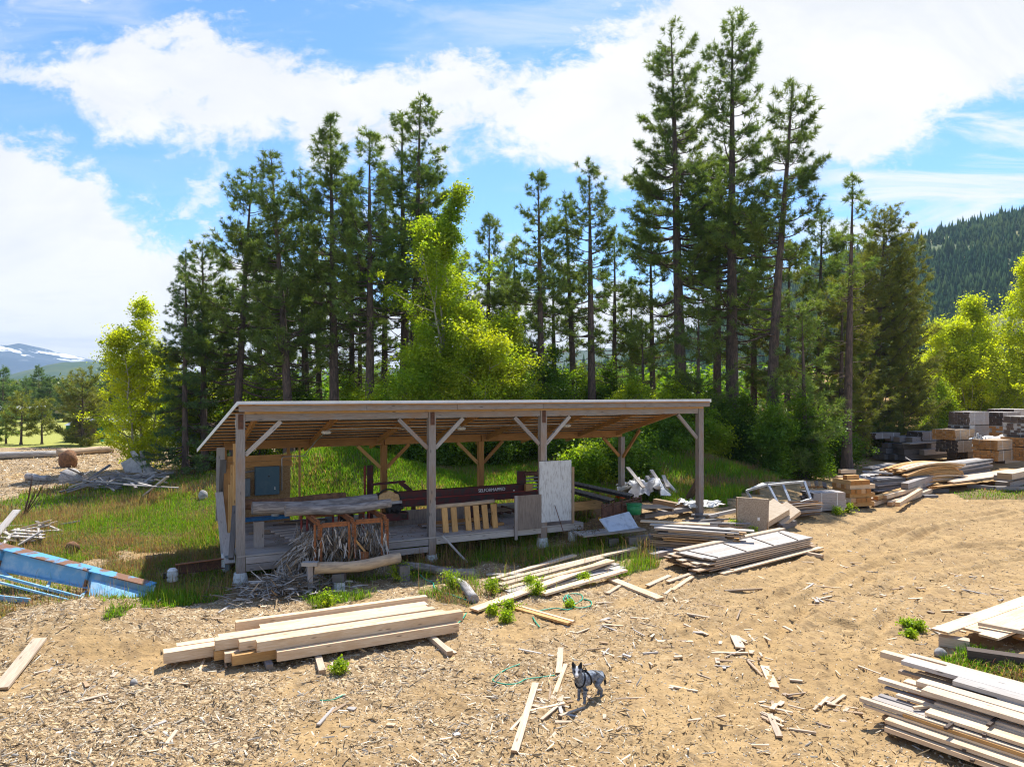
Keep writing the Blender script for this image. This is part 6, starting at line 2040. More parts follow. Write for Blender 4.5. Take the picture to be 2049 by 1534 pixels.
# offcuts lying on the open dirt
GO_ = 'splintered offcuts lying on the wheel-worn dirt'
n = 0
clusters = [(1545, 1440, 45, 60), (1500, 1260, 60, 30), (1640, 1190, 70, 30), (1860, 1160, 120, 40), (1720, 1120, 70, 20), (1480, 1300, 50, 40), (1130, 1400, 70, 40), (1950, 1200, 90, 40), (1250, 1320, 120, 50), (700, 1440, 500, 60), (200, 1330, 200, 60), (1700, 1420, 80, 80), (560, 1230, 150, 20), (1750, 1250, 260, 90), (1500, 1380, 300, 120), (1300, 1250, 150, 50)]
while n < 230:
    cx, cyy, sx, sy = rnd.choice(clusters)
    px = rnd.gauss(cx, sx * 0.6); py = rnd.gauss(cyy, sy * 0.6)
    if py > 1525 or py < 1085 or px < 5 or px > 2045:
        continue
    a = at(px, py, 0.02); L = rnd.choice([0.15, 0.2, 0.3, 0.45, 0.7]) * rnd.uniform(0.7, 1.2); an = rnd.uniform(0, 3.14)
    d = Vector((math.cos(an), math.sin(an), rnd.gauss(0, 0.06)))
    tag(timber('wood_offcut', a - d * L / 2, a + d * L / 2, rnd.uniform(0.02, 0.075) * (1.3 if L < 0.35 else 1), rnd.uniform(0.012, 0.03), M[rnd.choice(['fresh2', 'fresh2', 'greylt', 'fresh', 'brownpile'])], jit=0.22, nseg=3), 'splintered offcut lying loose on the open dirt of the yard', 'offcut', GO_)
    n += 1
# ------------------------------------------------------------------ trees
def tube_np(pts, rad, n=6):
    pts = np.asarray(pts, float); rad = np.asarray(rad, float)
    k = len(pts)
    d = np.gradient(pts, axis=0); d /= np.linalg.norm(d, axis=1)[:, None] + 1e-9
    ref = np.where(np.abs(d[:, 2:3]) > 0.9, np.array([[1.0, 0, 0]]), np.array([[0, 0, 1.0]]))
    a = np.cross(d, ref); a /= np.linalg.norm(a, axis=1)[:, None] + 1e-9
    b = np.cross(d, a)
    th = np.arange(n) * 2 * math.pi / n
    V = pts[:, None, :] + rad[:, None, None] * (np.cos(th)[None, :, None] * a[:, None, :] + np.sin(th)[None, :, None] * b[:, None, :])
    i = (np.arange(k - 1)[:, None] * n + np.arange(n)[None, :]).ravel()
    j = (np.arange(k - 1)[:, None] * n + ((np.arange(n) + 1) % n)[None, :]).ravel()
    return V.reshape(-1, 3), np.stack([i, j, j + n, i + n], 1)


class Acc:
    def __init__(self):
        self.V = []; self.F = []; self.o = 0

    def add(self, V, F):
        self.V.append(V); self.F.append(F + self.o); self.o += len(V)

    def mesh(self, name, mat, smooth=True):
        return mesh_np(name, np.concatenate(self.V), np.concatenate(self.F), mat, None, smooth)


def needles(P, A, L, w, per, r):
    """bristling tufts: centres P, axes A"""
    n = len(P)
    d = r.normal(0, 1, (n, per, 3)); d /= np.linalg.norm(d, axis=2)[:, :, None]
    d = d * 0.95 + A[:, None, :] * 0.75 + np.array([0, 0, 0.12])
    d /= np.linalg.norm(d, axis=2)[:, :, None]
    s = np.cross(d, r.normal(0, 1, (n, per, 3))); s /= np.linalg.norm(s, axis=2)[:, :, None]
    ln = L * r.uniform(0.7, 1.25, (n, per, 1))
    c = P[:, None, :] + r.normal(0, 0.035, (n, per, 3))
    V = np.stack([c - s * w / 2, c + s * w / 2, c + d * ln], 2).reshape(-1, 3)
    return V, np.arange(len(V)).reshape(-1, 3)


def pine_meshes(seed, h, cb, rmax, dens=1.0, style='pine', lean=(0, 0), mat='needle', tuft=0.30):
    r = np.random.default_rng(seed)
    T = Acc()
    k = 14
    t = np.linspace(0, 1, k)
    wob = r.normal(0, 0.04, 2)
    cxx = lean[0] * t ** 1.2 + wob[0] * np.sin(t * 5) * h * 0.08
    cyy = lean[1] * t ** 1.2 + wob[1] * np.sin(t * 4 + 1) * h * 0.08
    R0 = 0.0145 * h + 0.05
    if style == 'fir':
        R0 *= 0.85
    tr = np.stack([cxx, cyy, t * h], 1)
    T.add(*tube_np(tr, np.maximum(R0 * (1 - t) ** 0.8 * (1 + 0.5 * np.exp(-t * 30)), 0.02), 9))

    def trunk_at(z):
        return np.array([np.interp(z, tr[:, 2], tr[:, 0]), np.interp(z, tr[:, 2], tr[:, 1]), z])
    P = []; A = []
    z0 = cb * h
    nb = int((h - z0) * 6.6 * dens) if style != 'fir' else int((h - z0) * 8.0 * dens)
    zs = np.sort(z0 + (h - 0.25 - z0) * (1 - (1 - r.random(nb)) ** 1.15))
    az = r.uniform(0, 6.28, nb)
    lop = r.uniform(0.72, 1.22, 8)
    for i, z in enumerate(zs):
        f = (z - z0) / (h - z0)
        if style == 'pine':
            prof = (1 - f) ** 0.66 * (0.62 + 0.38 * min(1, f / 0.22)) + 0.06
            prof *= r.uniform(0.55, 1.12) * lop[int(az[i] / 6.29 * 8)]
            rise = -0.10 + 0.62 * f + r.normal(0, 0.13); curl = 0.26
        elif style == 'bushy':
            prof = (1 - f) ** 0.50 * (0.72 + 0.28 * min(1, f / 0.15)) * r.uniform(0.62, 1.12) + 0.05
            rise = 0.0 + 0.55 * f + r.normal(0, 0.12); curl = 0.32
        else:
            prof = (1 - f) ** 0.80 * r.uniform(0.72, 1.1) + 0.04
            rise = -0.28 + 0.45 * f + r.normal(0, 0.08); curl = 0.14
        L = rmax * prof
        dx, dy = math.cos(az[i]), math.sin(az[i])
        m = 6
        s = np.linspace(0, 1, m)
        sway = r.normal(0, 0.10)
        base = trunk_at(z)
        pts = base[None] + np.stack([L * s * dx - L * sway * s ** 2 * dy, L * s * dy + L * sway * s ** 2 * dx, L * (rise * s + curl * s ** 2.2 - 0.10 * np.sin(s * math.pi))], 1)
        rb = max(0.014, 0.012 * L + R0 * 0.10 * (1 - f))
        T.add(*tube_np(pts, rb * (1 - 0.85 * s), 4))
        fol = 1.0
        if style == 'pine':
            fol = 0.45 + 0.75 * min(1, f / 0.28)     # lower limbs half bare
            if f < 0.20 and r.random() < 0.35:
                continue
        nt = max(3, int(L * (6.6 if style != 'fir' else 9.0) * fol))
        for q in r.uniform(0.30 if style == 'pine' else 0.12, 1.0, nt):
            b = np.array([np.interp(q, s, pts[:, c_]) for c_ in range(3)])
            sd_ = r.choice([-1, 1])
            tl = r.uniform(0.12, 0.36) * L * (1.15 - q * 0.75) + 0.10
            ang = r.uniform(0.4, 1.0) * sd_
            tv = np.array([dx * math.cos(ang) - dy * math.sin(ang), dy * math.cos(ang) + dx * math.sin(ang), r.uniform(0.05, 0.55) if style != 'fir' else r.uniform(-0.25, 0.15)])
            e = b + tv * tl
            if tl > 0.3:
                T.add(*tube_np(np.stack([b, (b + e) / 2 + [0, 0, 0.03], e]), np.array([0.016, 0.011, 0.006]), 3))
            tv /= np.linalg.norm(tv)
            P.append(e); A.append(tv)
            for g in range(int(tl / 0.34)):
                P.append(b + (e - b) * r.uniform(0.4, 0.95) + r.normal(0, 0.05, 3)); A.append(tv)
        P.append(pts[-1]); A.append(np.array([dx * 0.7, dy * 0.7, 0.7]))
    for q in np.linspace(h - 2.0, h, 12):
        P.append(trunk_at(q) + r.normal(0, 0.05, 3)); A.append(np.array([0, 0, 1.0]))
    # dead twigs on the bare bole
    if style == 'pine':
        for _ in range(int(z0 * 3.2)):
            z = r.uniform(0.10 * h, max(z0, 0.1 * h) + 1); a = r.uniform(0, 6.28); L = r.uniform(0.5, 1.9)
            b = trunk_at(z)
            e = b + np.array([math.cos(a) * L, math.sin(a) * L, r.uniform(-0.35, 0.2) * L])
            T.add(*tube_np(np.stack([b, (b + e) / 2 + [0, 0, 0.08], e]), np.array([0.03, 0.02, 0.008]), 3))
    P = np.array(P); A = np.array(A)
    if style == 'fir':
        V, F = needles(P, A, tuft * 0.72, 0.034, 13, r)
    else:
        V, F = needles(P, A, tuft * 1.12, 0.042, 13, r)
    return T.mesh('trunk', M['bark']), mesh_np('crown', V, F, M[mat])


def ground_at(px, Y):
    x = (px - CX) / F_PX * Y
    return Vector((x, Y, gz(x, Y) - 0.1))


def pine(seed, px, tpx, tpy, Y, cb, rmax, label, style='pine', dens=1.0, mat='needle', tuft=0.30, group='pines behind the shed', name='pine_tree', cat='pine'):
    b = ground_at(px, Y); tp = deep(tpx, tpy, Y)
    h = tp.z - b.z
    tm, cm = pine_meshes(seed, h, cb, rmax, dens, style, (tp.x - b.x, 0.0), mat, tuft)
    r = thing(name, label, cat, b, group)
    part('trunk', tm, r); part('crown', cm, r)
    return r


PINES = [
    (372, 370, 500, 47, .02, 2.3, 'dark conical fir at the left end of the pine row', 'fir', 1.0, 'needle_b'),
    (412, 402, 488, 49, .15, 2.7, 'broad pine just right of the conical fir, its limb arching left', 'pine', 1.15, 'needle'),
    (466, 508, 348, 48, .22, 3.5, 'leaning broad pine, third from the left end of the row', 'pine', 1.25, 'needle'),
    (580, 543, 303, 46, .30, 2.7, 'pine with a bare curved trunk leaning left above the shed\'s left third', 'pine', 1.15, 'needle'),
    (612, 602, 345, 51, .25, 2.8, 'pine between the curved trunk and the tall straight pine of the left group', 'pine', 1.15, 'needle'),
    (669, 662, 238, 47, .32, 2.6, 'tall straight pine with a clean trunk in the left group', 'pine', 1.3, 'needle'),
    (737, 742, 268, 46, .34, 2.5, 'slender tall pine right of the clean-trunked one', 'pine', 1.15, 'needle'),
    (824, 842, 192, 50, .34, 3.6, 'tallest pine of the left group, behind the yellow-green cottonwood', 'pine', 1.3, 'needle'),
    (800, 812, 225, 51.5, .40, 2.0, 'thin second stem close left of the tallest pine of the left group', 'pine', 1.0, 'needle'),
    (702, 704, 425, 58, .28, 2.3, 'shorter pine standing back between the straight and the slender pine', 'pine', 1.1, 'needle'),
    (768, 772, 372, 59, .30, 2.3, 'background pine between the slender pine and the tallest of the left group', 'pine', 1.1, 'needle'),
    (528, 506, 440, 57, .20, 2.6, 'background pine behind the leaning broad pine', 'pine', 1.1, 'needle'),
    (642, 632, 455, 60, .20, 2.6, 'background pine behind the clean-trunked pine', 'pine', 1.1, 'needle'),
    (892, 884, 440, 61, .25, 2.4, 'background pine behind the cottonwood', 'pine', 1.0, 'needle'),
    (976, 978, 432, 55, .20, 2.2, 'medium pine right of the cottonwood top', 'pine', 1.3, 'needle'),
    (1032, 1030, 478, 58, .20, 2.2, 'smaller pine in the gap right of the cottonwood', 'pine', 1.1, 'needle'),
    (1087, 1075, 345, 50, .38, 2.1, 'pine with a bushy top in the middle gap of the row', 'pine', 1.15, 'needle'),
    (1152, 1130, 388, 54, .45, 1.8, 'thin leaning pine in the middle gap of the row', 'pine', 0.9, 'needle'),
    (1187, 1177, 322, 51, .38, 2.3, 'straight pine left of the giant right-hand pines', 'pine', 1.1, 'needle'),
    (1232, 1228, 470, 59, .25, 2.1, 'background pine at the left foot of the giant pines', 'pine', 1.0, 'needle'),
    (1368, 1340, 53, 52, .28, 4.3, 'giant broad pine, left one of the right-hand group', 'pine', 0.95, 'needle'),
    (1465, 1465, 30, 50, .30, 3.3, 'tallest pine of all, its tip near the top of the picture', 'pine', 0.95, 'needle'),
    (1543, 1582, 160, 46, .30, 3.9, 'big pine right of the tallest one, its trunk leaning right', 'pine', 1.0, 'needle'),
    (1436, 1440, 300, 57, .30, 2.8, 'background pine between the two giants', 'pine', 1.0, 'needle'),
    (1308, 1300, 440, 58, .22, 2.5, 'background pine under the left limbs of the broad giant', 'pine', 1.0, 'needle'),
    (1640, 1642, 420, 58, .15, 2.8, 'background pine right of the right-leaning trunk', 'pine', 1.1, 'needle'),
    (1694, 1707, 350, 46.5, .50, 1.5, 'thin wispy pine sticking up right of the giants', 'pine', 0.8, 'needle'),
    (1752, 1770, 425, 62, .03, 4.2, 'bushy olive pine with foliage to the ground at the right end of the row', 'bushy', 1.3, 'needle_y'),
    (1800, 1812, 545, 64, .0, 3.6, 'lower bushy olive pine leaning out at the right end of the row', 'bushy', 1.2, 'needle_y'),
    (1680, 1688, 560, 52, .02, 2.9, 'bushy pine in front of the wispy pine', 'bushy', 1.1, 'needle_y'),
    (1612, 1604, 610, 44, .04, 2.3, 'low dark bushy pine at the foot of the right-leaning trunk', 'bushy', 1.0, 'needle'),
    (452, 450, 560, 54, .10, 2.4, 'shaded pine filling the gap behind the leaning broad pine', 'pine', 0.9, 'needle'),
    (560, 556, 500, 60, .10, 2.6, 'shaded pine far back between the curved trunk and its neighbour', 'pine', 0.9, 'needle'),
    (722, 720, 520, 62, .08, 2.6, 'shaded pine far back left of the slender pine', 'pine', 0.9, 'needle'),
    (862, 858, 330, 57, .20, 2.4, 'shaded pine right behind the cottonwood tip', 'pine', 1.0, 'needle'),
    (1008, 1006, 520, 62, .06, 2.6, 'shaded pine far back in the middle gap', 'pine', 0.9, 'needle'),
    (1110, 1106, 505, 61, .06, 2.6, 'second shaded pine far back in the middle gap', 'pine', 0.9, 'needle'),
    (1265, 1262, 560, 61, .06, 2.6, 'shaded pine far back left of the broad giant', 'pine', 0.9, 'needle'),
    (1510, 1512, 420, 58, .12, 2.8, 'shaded pine between the tallest pine and the right-leaning one', 'pine', 1.0, 'needle'),
    (1575, 1580, 480, 56, .08, 2.8, 'shaded pine behind the right-leaning trunk', 'pine', 1.0, 'needle_y'),
    (1725, 1730, 520, 60, .04, 3.3, 'olive pine behind the bushy pines at the right end', 'bushy', 1.1, 'needle_y'),
    (1400, 1395, 590, 47, .05, 2.5, 'low bushy pine between the two giant trunks', 'bushy', 1.0, 'needle'),
    (1290, 1284, 640, 52, .08, 2.0, 'low bushy pine left of the broad giant\'s trunk', 'bushy', 1.0, 'needle'),
]
for k, (px, tx_, ty_, Y, cb, rm, lab, st, de, mt) in enumerate(PINES):
    q = random.Random(k)
    pine(100 + k, px, tx_, ty_, Y, cb * q.uniform(0.85, 1.15), rm * (1.27 if st == 'pine' else 1.15) * q.uniform(0.9, 1.12), lab, st, de * q.uniform(0.82, 1.1), mt, q.uniform(0.27, 0.34))
# young pines on the left
pine(201, 165, 165, 742, 74, .02, 3.0, 'bushy young pine left of the yellow poplar', 'bushy', 1.5, 'needle_y', 0.34, 'young pines at the left')
pine(202, 42, 45, 786, 75, .18, 1.9, 'small pine beside the left edge behind the boundary log', 'bushy', 1.4, 'needle_y', 0.32, 'young pines at the left')
pine(203, 84, 84, 800, 75.5, .22, 1.6, 'smallest pine between the left-edge pine and the bushy one', 'bushy', 1.4, 'needle_y', 0.32, 'young pines at the left')
pine(204, 12, 12, 815, 76, .1, 1.6, 'low pine cut by the left edge of the picture', 'bushy', 1.4, 'needle', 0.32, 'young pines at the left')


def leaves(C, rad, per, size, r, flat=0.55):
    n = len(C)
    p = C[:, None, :] + r.normal(0, 1, (n, per, 3)) * rad[:, None, None] * np.array([1, 1, 0.85])
    p = p.reshape(-1, 3)
    m = len(p)
    nrm = r.normal(0, 1, (m, 3)); nrm[:, 2] = np.abs(nrm[:, 2]) + flat; nrm /= np.linalg.norm(nrm, axis=1)[:, None]
    a = np.cross(nrm, r.normal(0, 1, (m, 3))); a /= np.linalg.norm(a, axis=1)[:, None]
    b = np.cross(nrm, a)
    s = size * r.uniform(0.65, 1.3, (m, 1))
    V = np.stack([p - a * s * 0.55, p + b * s * 0.36 - nrm * s * 0.08, p + a * s * 0.6, p - b * s * 0.36 - nrm * s * 0.08], 1).reshape(-1, 3)
    return V, np.arange(len(V)).reshape(-1, 4)


def broadleaf(name, label, cat, b, h, rad, shape, mat, seed, stems=1, ncl=180, per=60, boost=1.7, leaf=0.13, cb=0.15, bark='whitebark', group=None, lean=0.0, clr=0.42):
    """shape: column / round / cone give the outline of the crown"""
    r = np.random.default_rng(seed)
    T = Acc()
    C = []; tips = []
    for k in range(stems):
        a = r.uniform(0, 6.28); o = (0.12 + 0.18 * rad * (stems > 1)) * k ** 0.5
        base = np.array([math.cos(a) * o * 0.4, math.sin(a) * o * 0.4, 0])
        hh = h * (1 if k == 0 else r.uniform(0.5, 0.86))
        top = np.array([math.cos(a) * o * 1.6 + lean, math.sin(a) * o * 1.6, hh])
        t = np.linspace(0, 1, 8)[:, None]
        pts = base * (1 - t) + top * t + np.concatenate([r.normal(0, 0.012 * h, (8, 2)), np.zeros((8, 1))], 1) * t
        T.add(*tube_np(pts, (0.012 * h + 0.03) / (stems ** 0.4) * (1 - 0.9 * t[:, 0]), 7))
        tips.append(pts)
    def width(f):
        if shape == 'column':
            return (math.sin(math.pi * min(1, (f * 0.90 + 0.08))) ** 0.6) * (1 - 0.40 * f)
        if shape == 'cone':
            return (min(1, f / 0.16) ** 0.6) * (1 - f) ** 0.85 + 0.07
        return max(0.08, math.sin(math.pi * min(1, f * 0.78 + 0.18))) ** 0.6
    ncl = int(ncl * boost)
    nl = max(10, int(ncl / {'cone': 8, 'column': 13, 'round': 11}[shape]))
    rise0 = {'column': 0.75, 'cone': 0.70, 'round': 0.45}[shape]
    for i in range(nl):
        f = min(0.97, (i + r.random()) / nl) ** 0.9
        st = tips[i % stems]
        a = i * 2.4 + r.normal(0, 0.5)
        Lh = max(0.30, width(f) * rad * r.choice(([0.4, 0.65, 0.95, 1.25, 1.55] if shape == 'column' else [0.5, 0.75, 0.95, 1.1, 1.3]) if shape != 'cone' else [0.75, 0.9, 1.0, 1.1]) * r.uniform(0.85, 1.1))
        z = (cb + (1 - cb) * f) * h
        rise = rise0 * r.uniform(0.5, 1.5)
        zs_ = max(0.06 * h, min(z - Lh * rise * 0.6, st[-1, 2]))
        b0 = np.array([np.interp(zs_, st[:, 2], st[:, 0]), np.interp(zs_, st[:, 2], st[:, 1]), zs_])
        e = b0 + np.array([math.cos(a) * Lh, math.sin(a) * Lh, Lh * rise])
        mid = (b0 + e) / 2 + np.array([0, 0, -0.08 * Lh])
        T.add(*tube_np(np.stack([b0, mid, e]), np.array([0.018 + 0.010 * Lh, 0.015 + 0.005 * Lh, 0.007]), 4))
        for g in range(max(4, ncl // nl)):
            t = r.uniform(0.12 if shape == 'cone' else 0.22, 1.08)
            p = b0 * (1 - t) + e * t + np.array([0, 0, -0.08 * Lh * math.sin(math.pi * min(t, 1))])
            o = r.normal(0, 1, 3) * (0.12 * Lh + 0.15) * (1.15 - 0.5 * t)
            p = p + o
            C.append(p)
            if g % 3 == 0:
                T.add(*tube_np(np.stack([p - o, p - o * 0.4, p]), np.array([0.010, 0.008, 0.004]), 3))
    # leading shoots
    for st in tips:
        for g in range(9):
            C.append(st[-1] + np.array([r.normal(0, 0.12), r.normal(0, 0.12), -g * 0.28 + 0.15]))
    C = np.array(C)
    V, F = leaves(C, np.full(len(C), clr * 0.66) * r.uniform(0.5, 1.35, len(C)), int(per * 1.25), leaf, r)
    V[:, 2] = np.maximum(V[:, 2], 0.03)
    ro = thing(name, label, cat, b, group)
    part('trunk', T.mesh('trunk', M[bark]), ro); part('crown', mesh_np('crown', V, F, M[mat]), ro)
    return ro


def bl(name, label, cat, px, tpy, Y, wpx, shape, mat, seed, **k):
    b = ground_at(px, Y); h = deep(px, tpy, Y).z - b.z
    return broadleaf(name, label, cat, b, h, wpx / 2 / F_PX * Y, shape, mat, seed, **k)


bl('poplar_tree', 'yellow-leaved young poplar rising from the debris heap at the left', 'poplar', 284, 600, 50, 165, 'cone', 'leaf_y', 301, stems=4, ncl=560, per=46, leaf=0.14, cb=0.05, clr=0.34)
bl('cottonwood_tree', 'bright yellow-green cottonwood rising above the shed roof in front of the left pines', 'cottonwood', 888, 378, 44, 150, 'column', 'leaf_g', 302, stems=3, ncl=330, per=52, leaf=0.145, cb=0.30, lean=0.5, clr=0.40)
GM = 'spring-green maples behind the shed'
bl('maple_tree', 'widest bright green maple mass above the middle of the shed roof', 'maple', 950, 612, 42, 160, 'round', 'leaf_m', 303, stems=5, ncl=560, per=52, leaf=0.145, cb=0.05, group=GM, clr=0.45)
bl('maple_tree', 'green maple left of the widest maple, below the cottonwood', 'maple', 850, 655, 43, 115, 'round', 'leaf_g', 304, stems=4, ncl=380, per=52, leaf=0.145, cb=0.05, group=GM)
bl('maple_tree', 'orange-tinged maple on the right of the widest maple', 'maple', 1022, 640, 44, 62, 'round', 'leaf_m', 305, stems=3, ncl=240, per=50, leaf=0.145, cb=0.05, group=GM)
GU = 'undergrowth shrubs along the foot of the pines'
SHR = [(418, 712, 52, 110, 'leaf_m', 'yellow-green shrub behind the left roof corner'), (520, 742, 53, 120, 'leaf_g', 'green shrub above the left of the roof'), (600, 770, 50, 90, 'leaf_d', 'dark shrub between the left pine trunks'),
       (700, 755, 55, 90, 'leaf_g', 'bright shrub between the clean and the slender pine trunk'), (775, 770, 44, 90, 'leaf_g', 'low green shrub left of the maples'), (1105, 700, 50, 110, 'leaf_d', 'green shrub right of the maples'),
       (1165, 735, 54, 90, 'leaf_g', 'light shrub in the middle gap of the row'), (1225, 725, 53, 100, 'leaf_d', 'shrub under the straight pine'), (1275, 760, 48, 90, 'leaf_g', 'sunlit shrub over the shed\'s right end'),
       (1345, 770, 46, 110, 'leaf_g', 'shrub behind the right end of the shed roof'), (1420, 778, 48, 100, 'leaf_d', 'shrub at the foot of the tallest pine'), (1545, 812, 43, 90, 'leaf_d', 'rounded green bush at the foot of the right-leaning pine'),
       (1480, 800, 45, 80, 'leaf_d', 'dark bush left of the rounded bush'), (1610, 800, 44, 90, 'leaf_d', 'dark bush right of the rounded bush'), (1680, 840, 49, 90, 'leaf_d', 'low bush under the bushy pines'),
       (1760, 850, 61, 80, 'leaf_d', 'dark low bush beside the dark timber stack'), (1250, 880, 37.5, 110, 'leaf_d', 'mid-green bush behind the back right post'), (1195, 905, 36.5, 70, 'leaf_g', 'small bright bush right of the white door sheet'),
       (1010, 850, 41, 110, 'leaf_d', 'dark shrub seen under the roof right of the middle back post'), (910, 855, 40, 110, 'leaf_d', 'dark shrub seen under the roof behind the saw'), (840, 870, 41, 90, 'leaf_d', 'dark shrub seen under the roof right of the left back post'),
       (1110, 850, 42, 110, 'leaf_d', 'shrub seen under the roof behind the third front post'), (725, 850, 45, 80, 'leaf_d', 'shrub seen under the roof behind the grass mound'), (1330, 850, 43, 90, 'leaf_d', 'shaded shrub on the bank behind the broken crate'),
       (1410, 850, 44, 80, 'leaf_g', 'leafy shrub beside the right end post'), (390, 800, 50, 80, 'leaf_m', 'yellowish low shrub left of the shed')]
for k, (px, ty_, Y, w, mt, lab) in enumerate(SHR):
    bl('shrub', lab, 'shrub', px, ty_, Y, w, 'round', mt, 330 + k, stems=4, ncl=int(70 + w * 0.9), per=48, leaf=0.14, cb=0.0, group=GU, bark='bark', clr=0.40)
GR_ = 'yellow-green trees at the right edge'
bl('poplar_tree', 'round yellow-green tree left of the taller one at the right edge', 'tree', 1945, 600, 74, 240, 'cone', 'leaf_y', 401, stems=4, ncl=900, per=60, leaf=0.20, cb=0.0, group=GR_, clr=0.6)
bl('poplar_tree', 'taller yellow-green tree cut by the right edge', 'tree', 2062, 520, 72, 230, 'cone', 'leaf_y', 402, stems=4, ncl=900, per=60, leaf=0.20, cb=0.0, group=GR_, clr=0.6)
bl('poplar_tree', 'low green-yellow tree behind the far lumber bundles', 'tree', 1890, 700, 80, 110, 'round', 'leaf_g', 403, stems=3, ncl=260, per=60, leaf=0.20, cb=0.0, group=GR_, clr=0.6)
bl('poplar_tree', 'small yellow-green tree peeking between the bushy pine and the round tree', 'tree', 1875, 760, 66, 70, 'round', 'leaf_g', 404, stems=3, ncl=160, per=60, leaf=0.14, cb=0.0, group=GR_, clr=0.5)

# weeds one can count, on the bare ground
GW = 'green weeds on the bare ground'
WD = [(905, 1180, .5, 'leafy weed beside the end-on log'), (985, 1186, .35, 'weed left of the thrown-down boards'), (985, 1228, .22, 'small weed under the slanting plank'), (1018, 1222, .25, 'weed by the yellow stick-like plank'), (1012, 1245, .25, 'weed below the yellow stick-like plank'),
      (1060, 1175, .3, 'weed among the thrown-down boards'), (1075, 1192, .35, 'weed in front of the thrown-down boards'), (1170, 1168, .3, 'weed under the right part of the loose boards'), (1140, 1215, .15, 'tiny weed in the green hose loops'), (1675, 1030, .35, 'weed at the foot of the strapped grey bundle'),
      (1697, 1026, .4, 'taller weed beside the yellow block crib'), (1505, 1072, .3, 'weed in front of the strand board crate'), (1470, 1060, .35, 'weed left of the strand board crate'), (1815, 1258, .18, 'left weed of the few on the bare dirt above the right-hand pile'), (1838, 1262, .2, 'right weed of the few on the bare dirt above the right-hand pile'),
      (1822, 1275, .14, 'lowest weed of the few on the bare dirt above the right-hand pile'), (800, 1162, .5, 'tall grassy weed left of the dark bark log'), (655, 1215, .4, 'weed in front of the stub posts'), (680, 1345, .2, 'tiny weed by the block under the near beams')]
for k, (px, py, hgt, lab) in enumerate(WD):
    c = at(px, py)
    r = np.random.default_rng(500 + k)
    n = 60
    a = r.uniform(0, 6.28, n); q = np.abs(r.normal(0, 0.4, n)) * hgt * 0.9; z = r.uniform(0.1, 1, n) * hgt
    C = np.stack([np.cos(a) * q, np.sin(a) * q, z], 1)
    V, F = leaves(C, np.full(n, 0.04 + 0.05 * hgt), 11, 0.05, r, 0.1)
    V[:, 2] = np.maximum(V[:, 2], 0.01)
    Ts = Acc()
    Ts.add(V, F)
    for q in C:
        Ts.add(*tube_np(np.stack([q * [0.0, 0.0, 0.0], q * [0.6, 0.6, 0.6], q + [0, 0, 0.02]]), np.array([0.006, 0.005, 0.004]), 4))
    o = bpy.data.objects.new('weed_plant', Ts.mesh('weed_plant', M['leaf_g'], False)); COL.objects.link(o); o.location = c
    tag(o, lab, 'weed', GW)
c = at(1255, 1085); r = np.random.default_rng(560)
C = r.normal(0, 1, (120, 3)) * np.array([0.35, 0.25, 0.22]) + np.array([0, 0, 0.35])
V, F = leaves(C, np.full(120, 0.05), 8, 0.05, r); V[:, 2] = np.maximum(V[:, 2], 0.01)
o = bpy.data.objects.new('dead_shrub', mesh_np('dead_shrub', V, F, plain('dead_seed_heads', (0.16, 0.11, 0.06), 0.95))); COL.objects.link(o); o.location = at(1185, 1085)
tag(o, 'brown dead bushy weed at the right end of the deck', 'dead plant')
# ------------------------------------------------------------------ the far land
def interp(px, P_):
    return np.interp(px, [p[0] for p in P_], [p[1] for p in P_])


def hill(name, P_, Y0, Y1, pxr, mat, nx=160, ny=50, rough=6.0, seed=1, label=None, z0=-2):
    """a ridge whose skyline at distance Y1 follows P_; its foot lies at Y0"""
    px = np.linspace(*pxr, nx)
    u = (px - CX) / F_PX
    X = u * Y1
    top = H + (HY - interp(px, P_)) / F_PX * Y1
    t = np.linspace(0, 1.5, ny)
    V = []
    for tt in t:
        y = Y0 + (Y1 - Y0) * tt
        s = math.sin(min(tt, 1) * math.pi / 2) ** 1.15 if tt < 1 else 1 - 0.7 * (tt - 1)
        n = (fbm(X / (Y1 * 0.06) + 3, np.full(nx, y / (Y1 * 0.06)), seed, 4) - 0.5) * rough * (1 if tt < 0.98 else 0.4)
        V.append(np.stack([X, np.full(nx, y), z0 + (top - z0) * s + n * min(1, tt * 3)], 1))
    V = np.concatenate(V)
    i = (np.arange(ny - 1)[:, None] * nx + np.arange(nx - 1)[None, :]).ravel()
    F = np.stack([i, i + 1, i + nx + 1, i + nx], 1)
    struct(name, mesh_np(name, V, F, mat, None, True), label=label)
    return V.reshape(ny, nx, 3)


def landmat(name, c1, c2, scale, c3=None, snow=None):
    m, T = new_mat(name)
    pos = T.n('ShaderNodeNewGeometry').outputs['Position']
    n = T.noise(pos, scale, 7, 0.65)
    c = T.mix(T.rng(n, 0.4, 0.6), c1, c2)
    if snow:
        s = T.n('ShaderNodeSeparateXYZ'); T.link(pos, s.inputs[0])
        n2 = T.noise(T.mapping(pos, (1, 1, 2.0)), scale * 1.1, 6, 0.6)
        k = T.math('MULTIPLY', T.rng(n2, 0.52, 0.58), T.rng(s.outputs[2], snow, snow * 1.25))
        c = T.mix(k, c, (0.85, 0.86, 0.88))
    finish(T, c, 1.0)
    return m


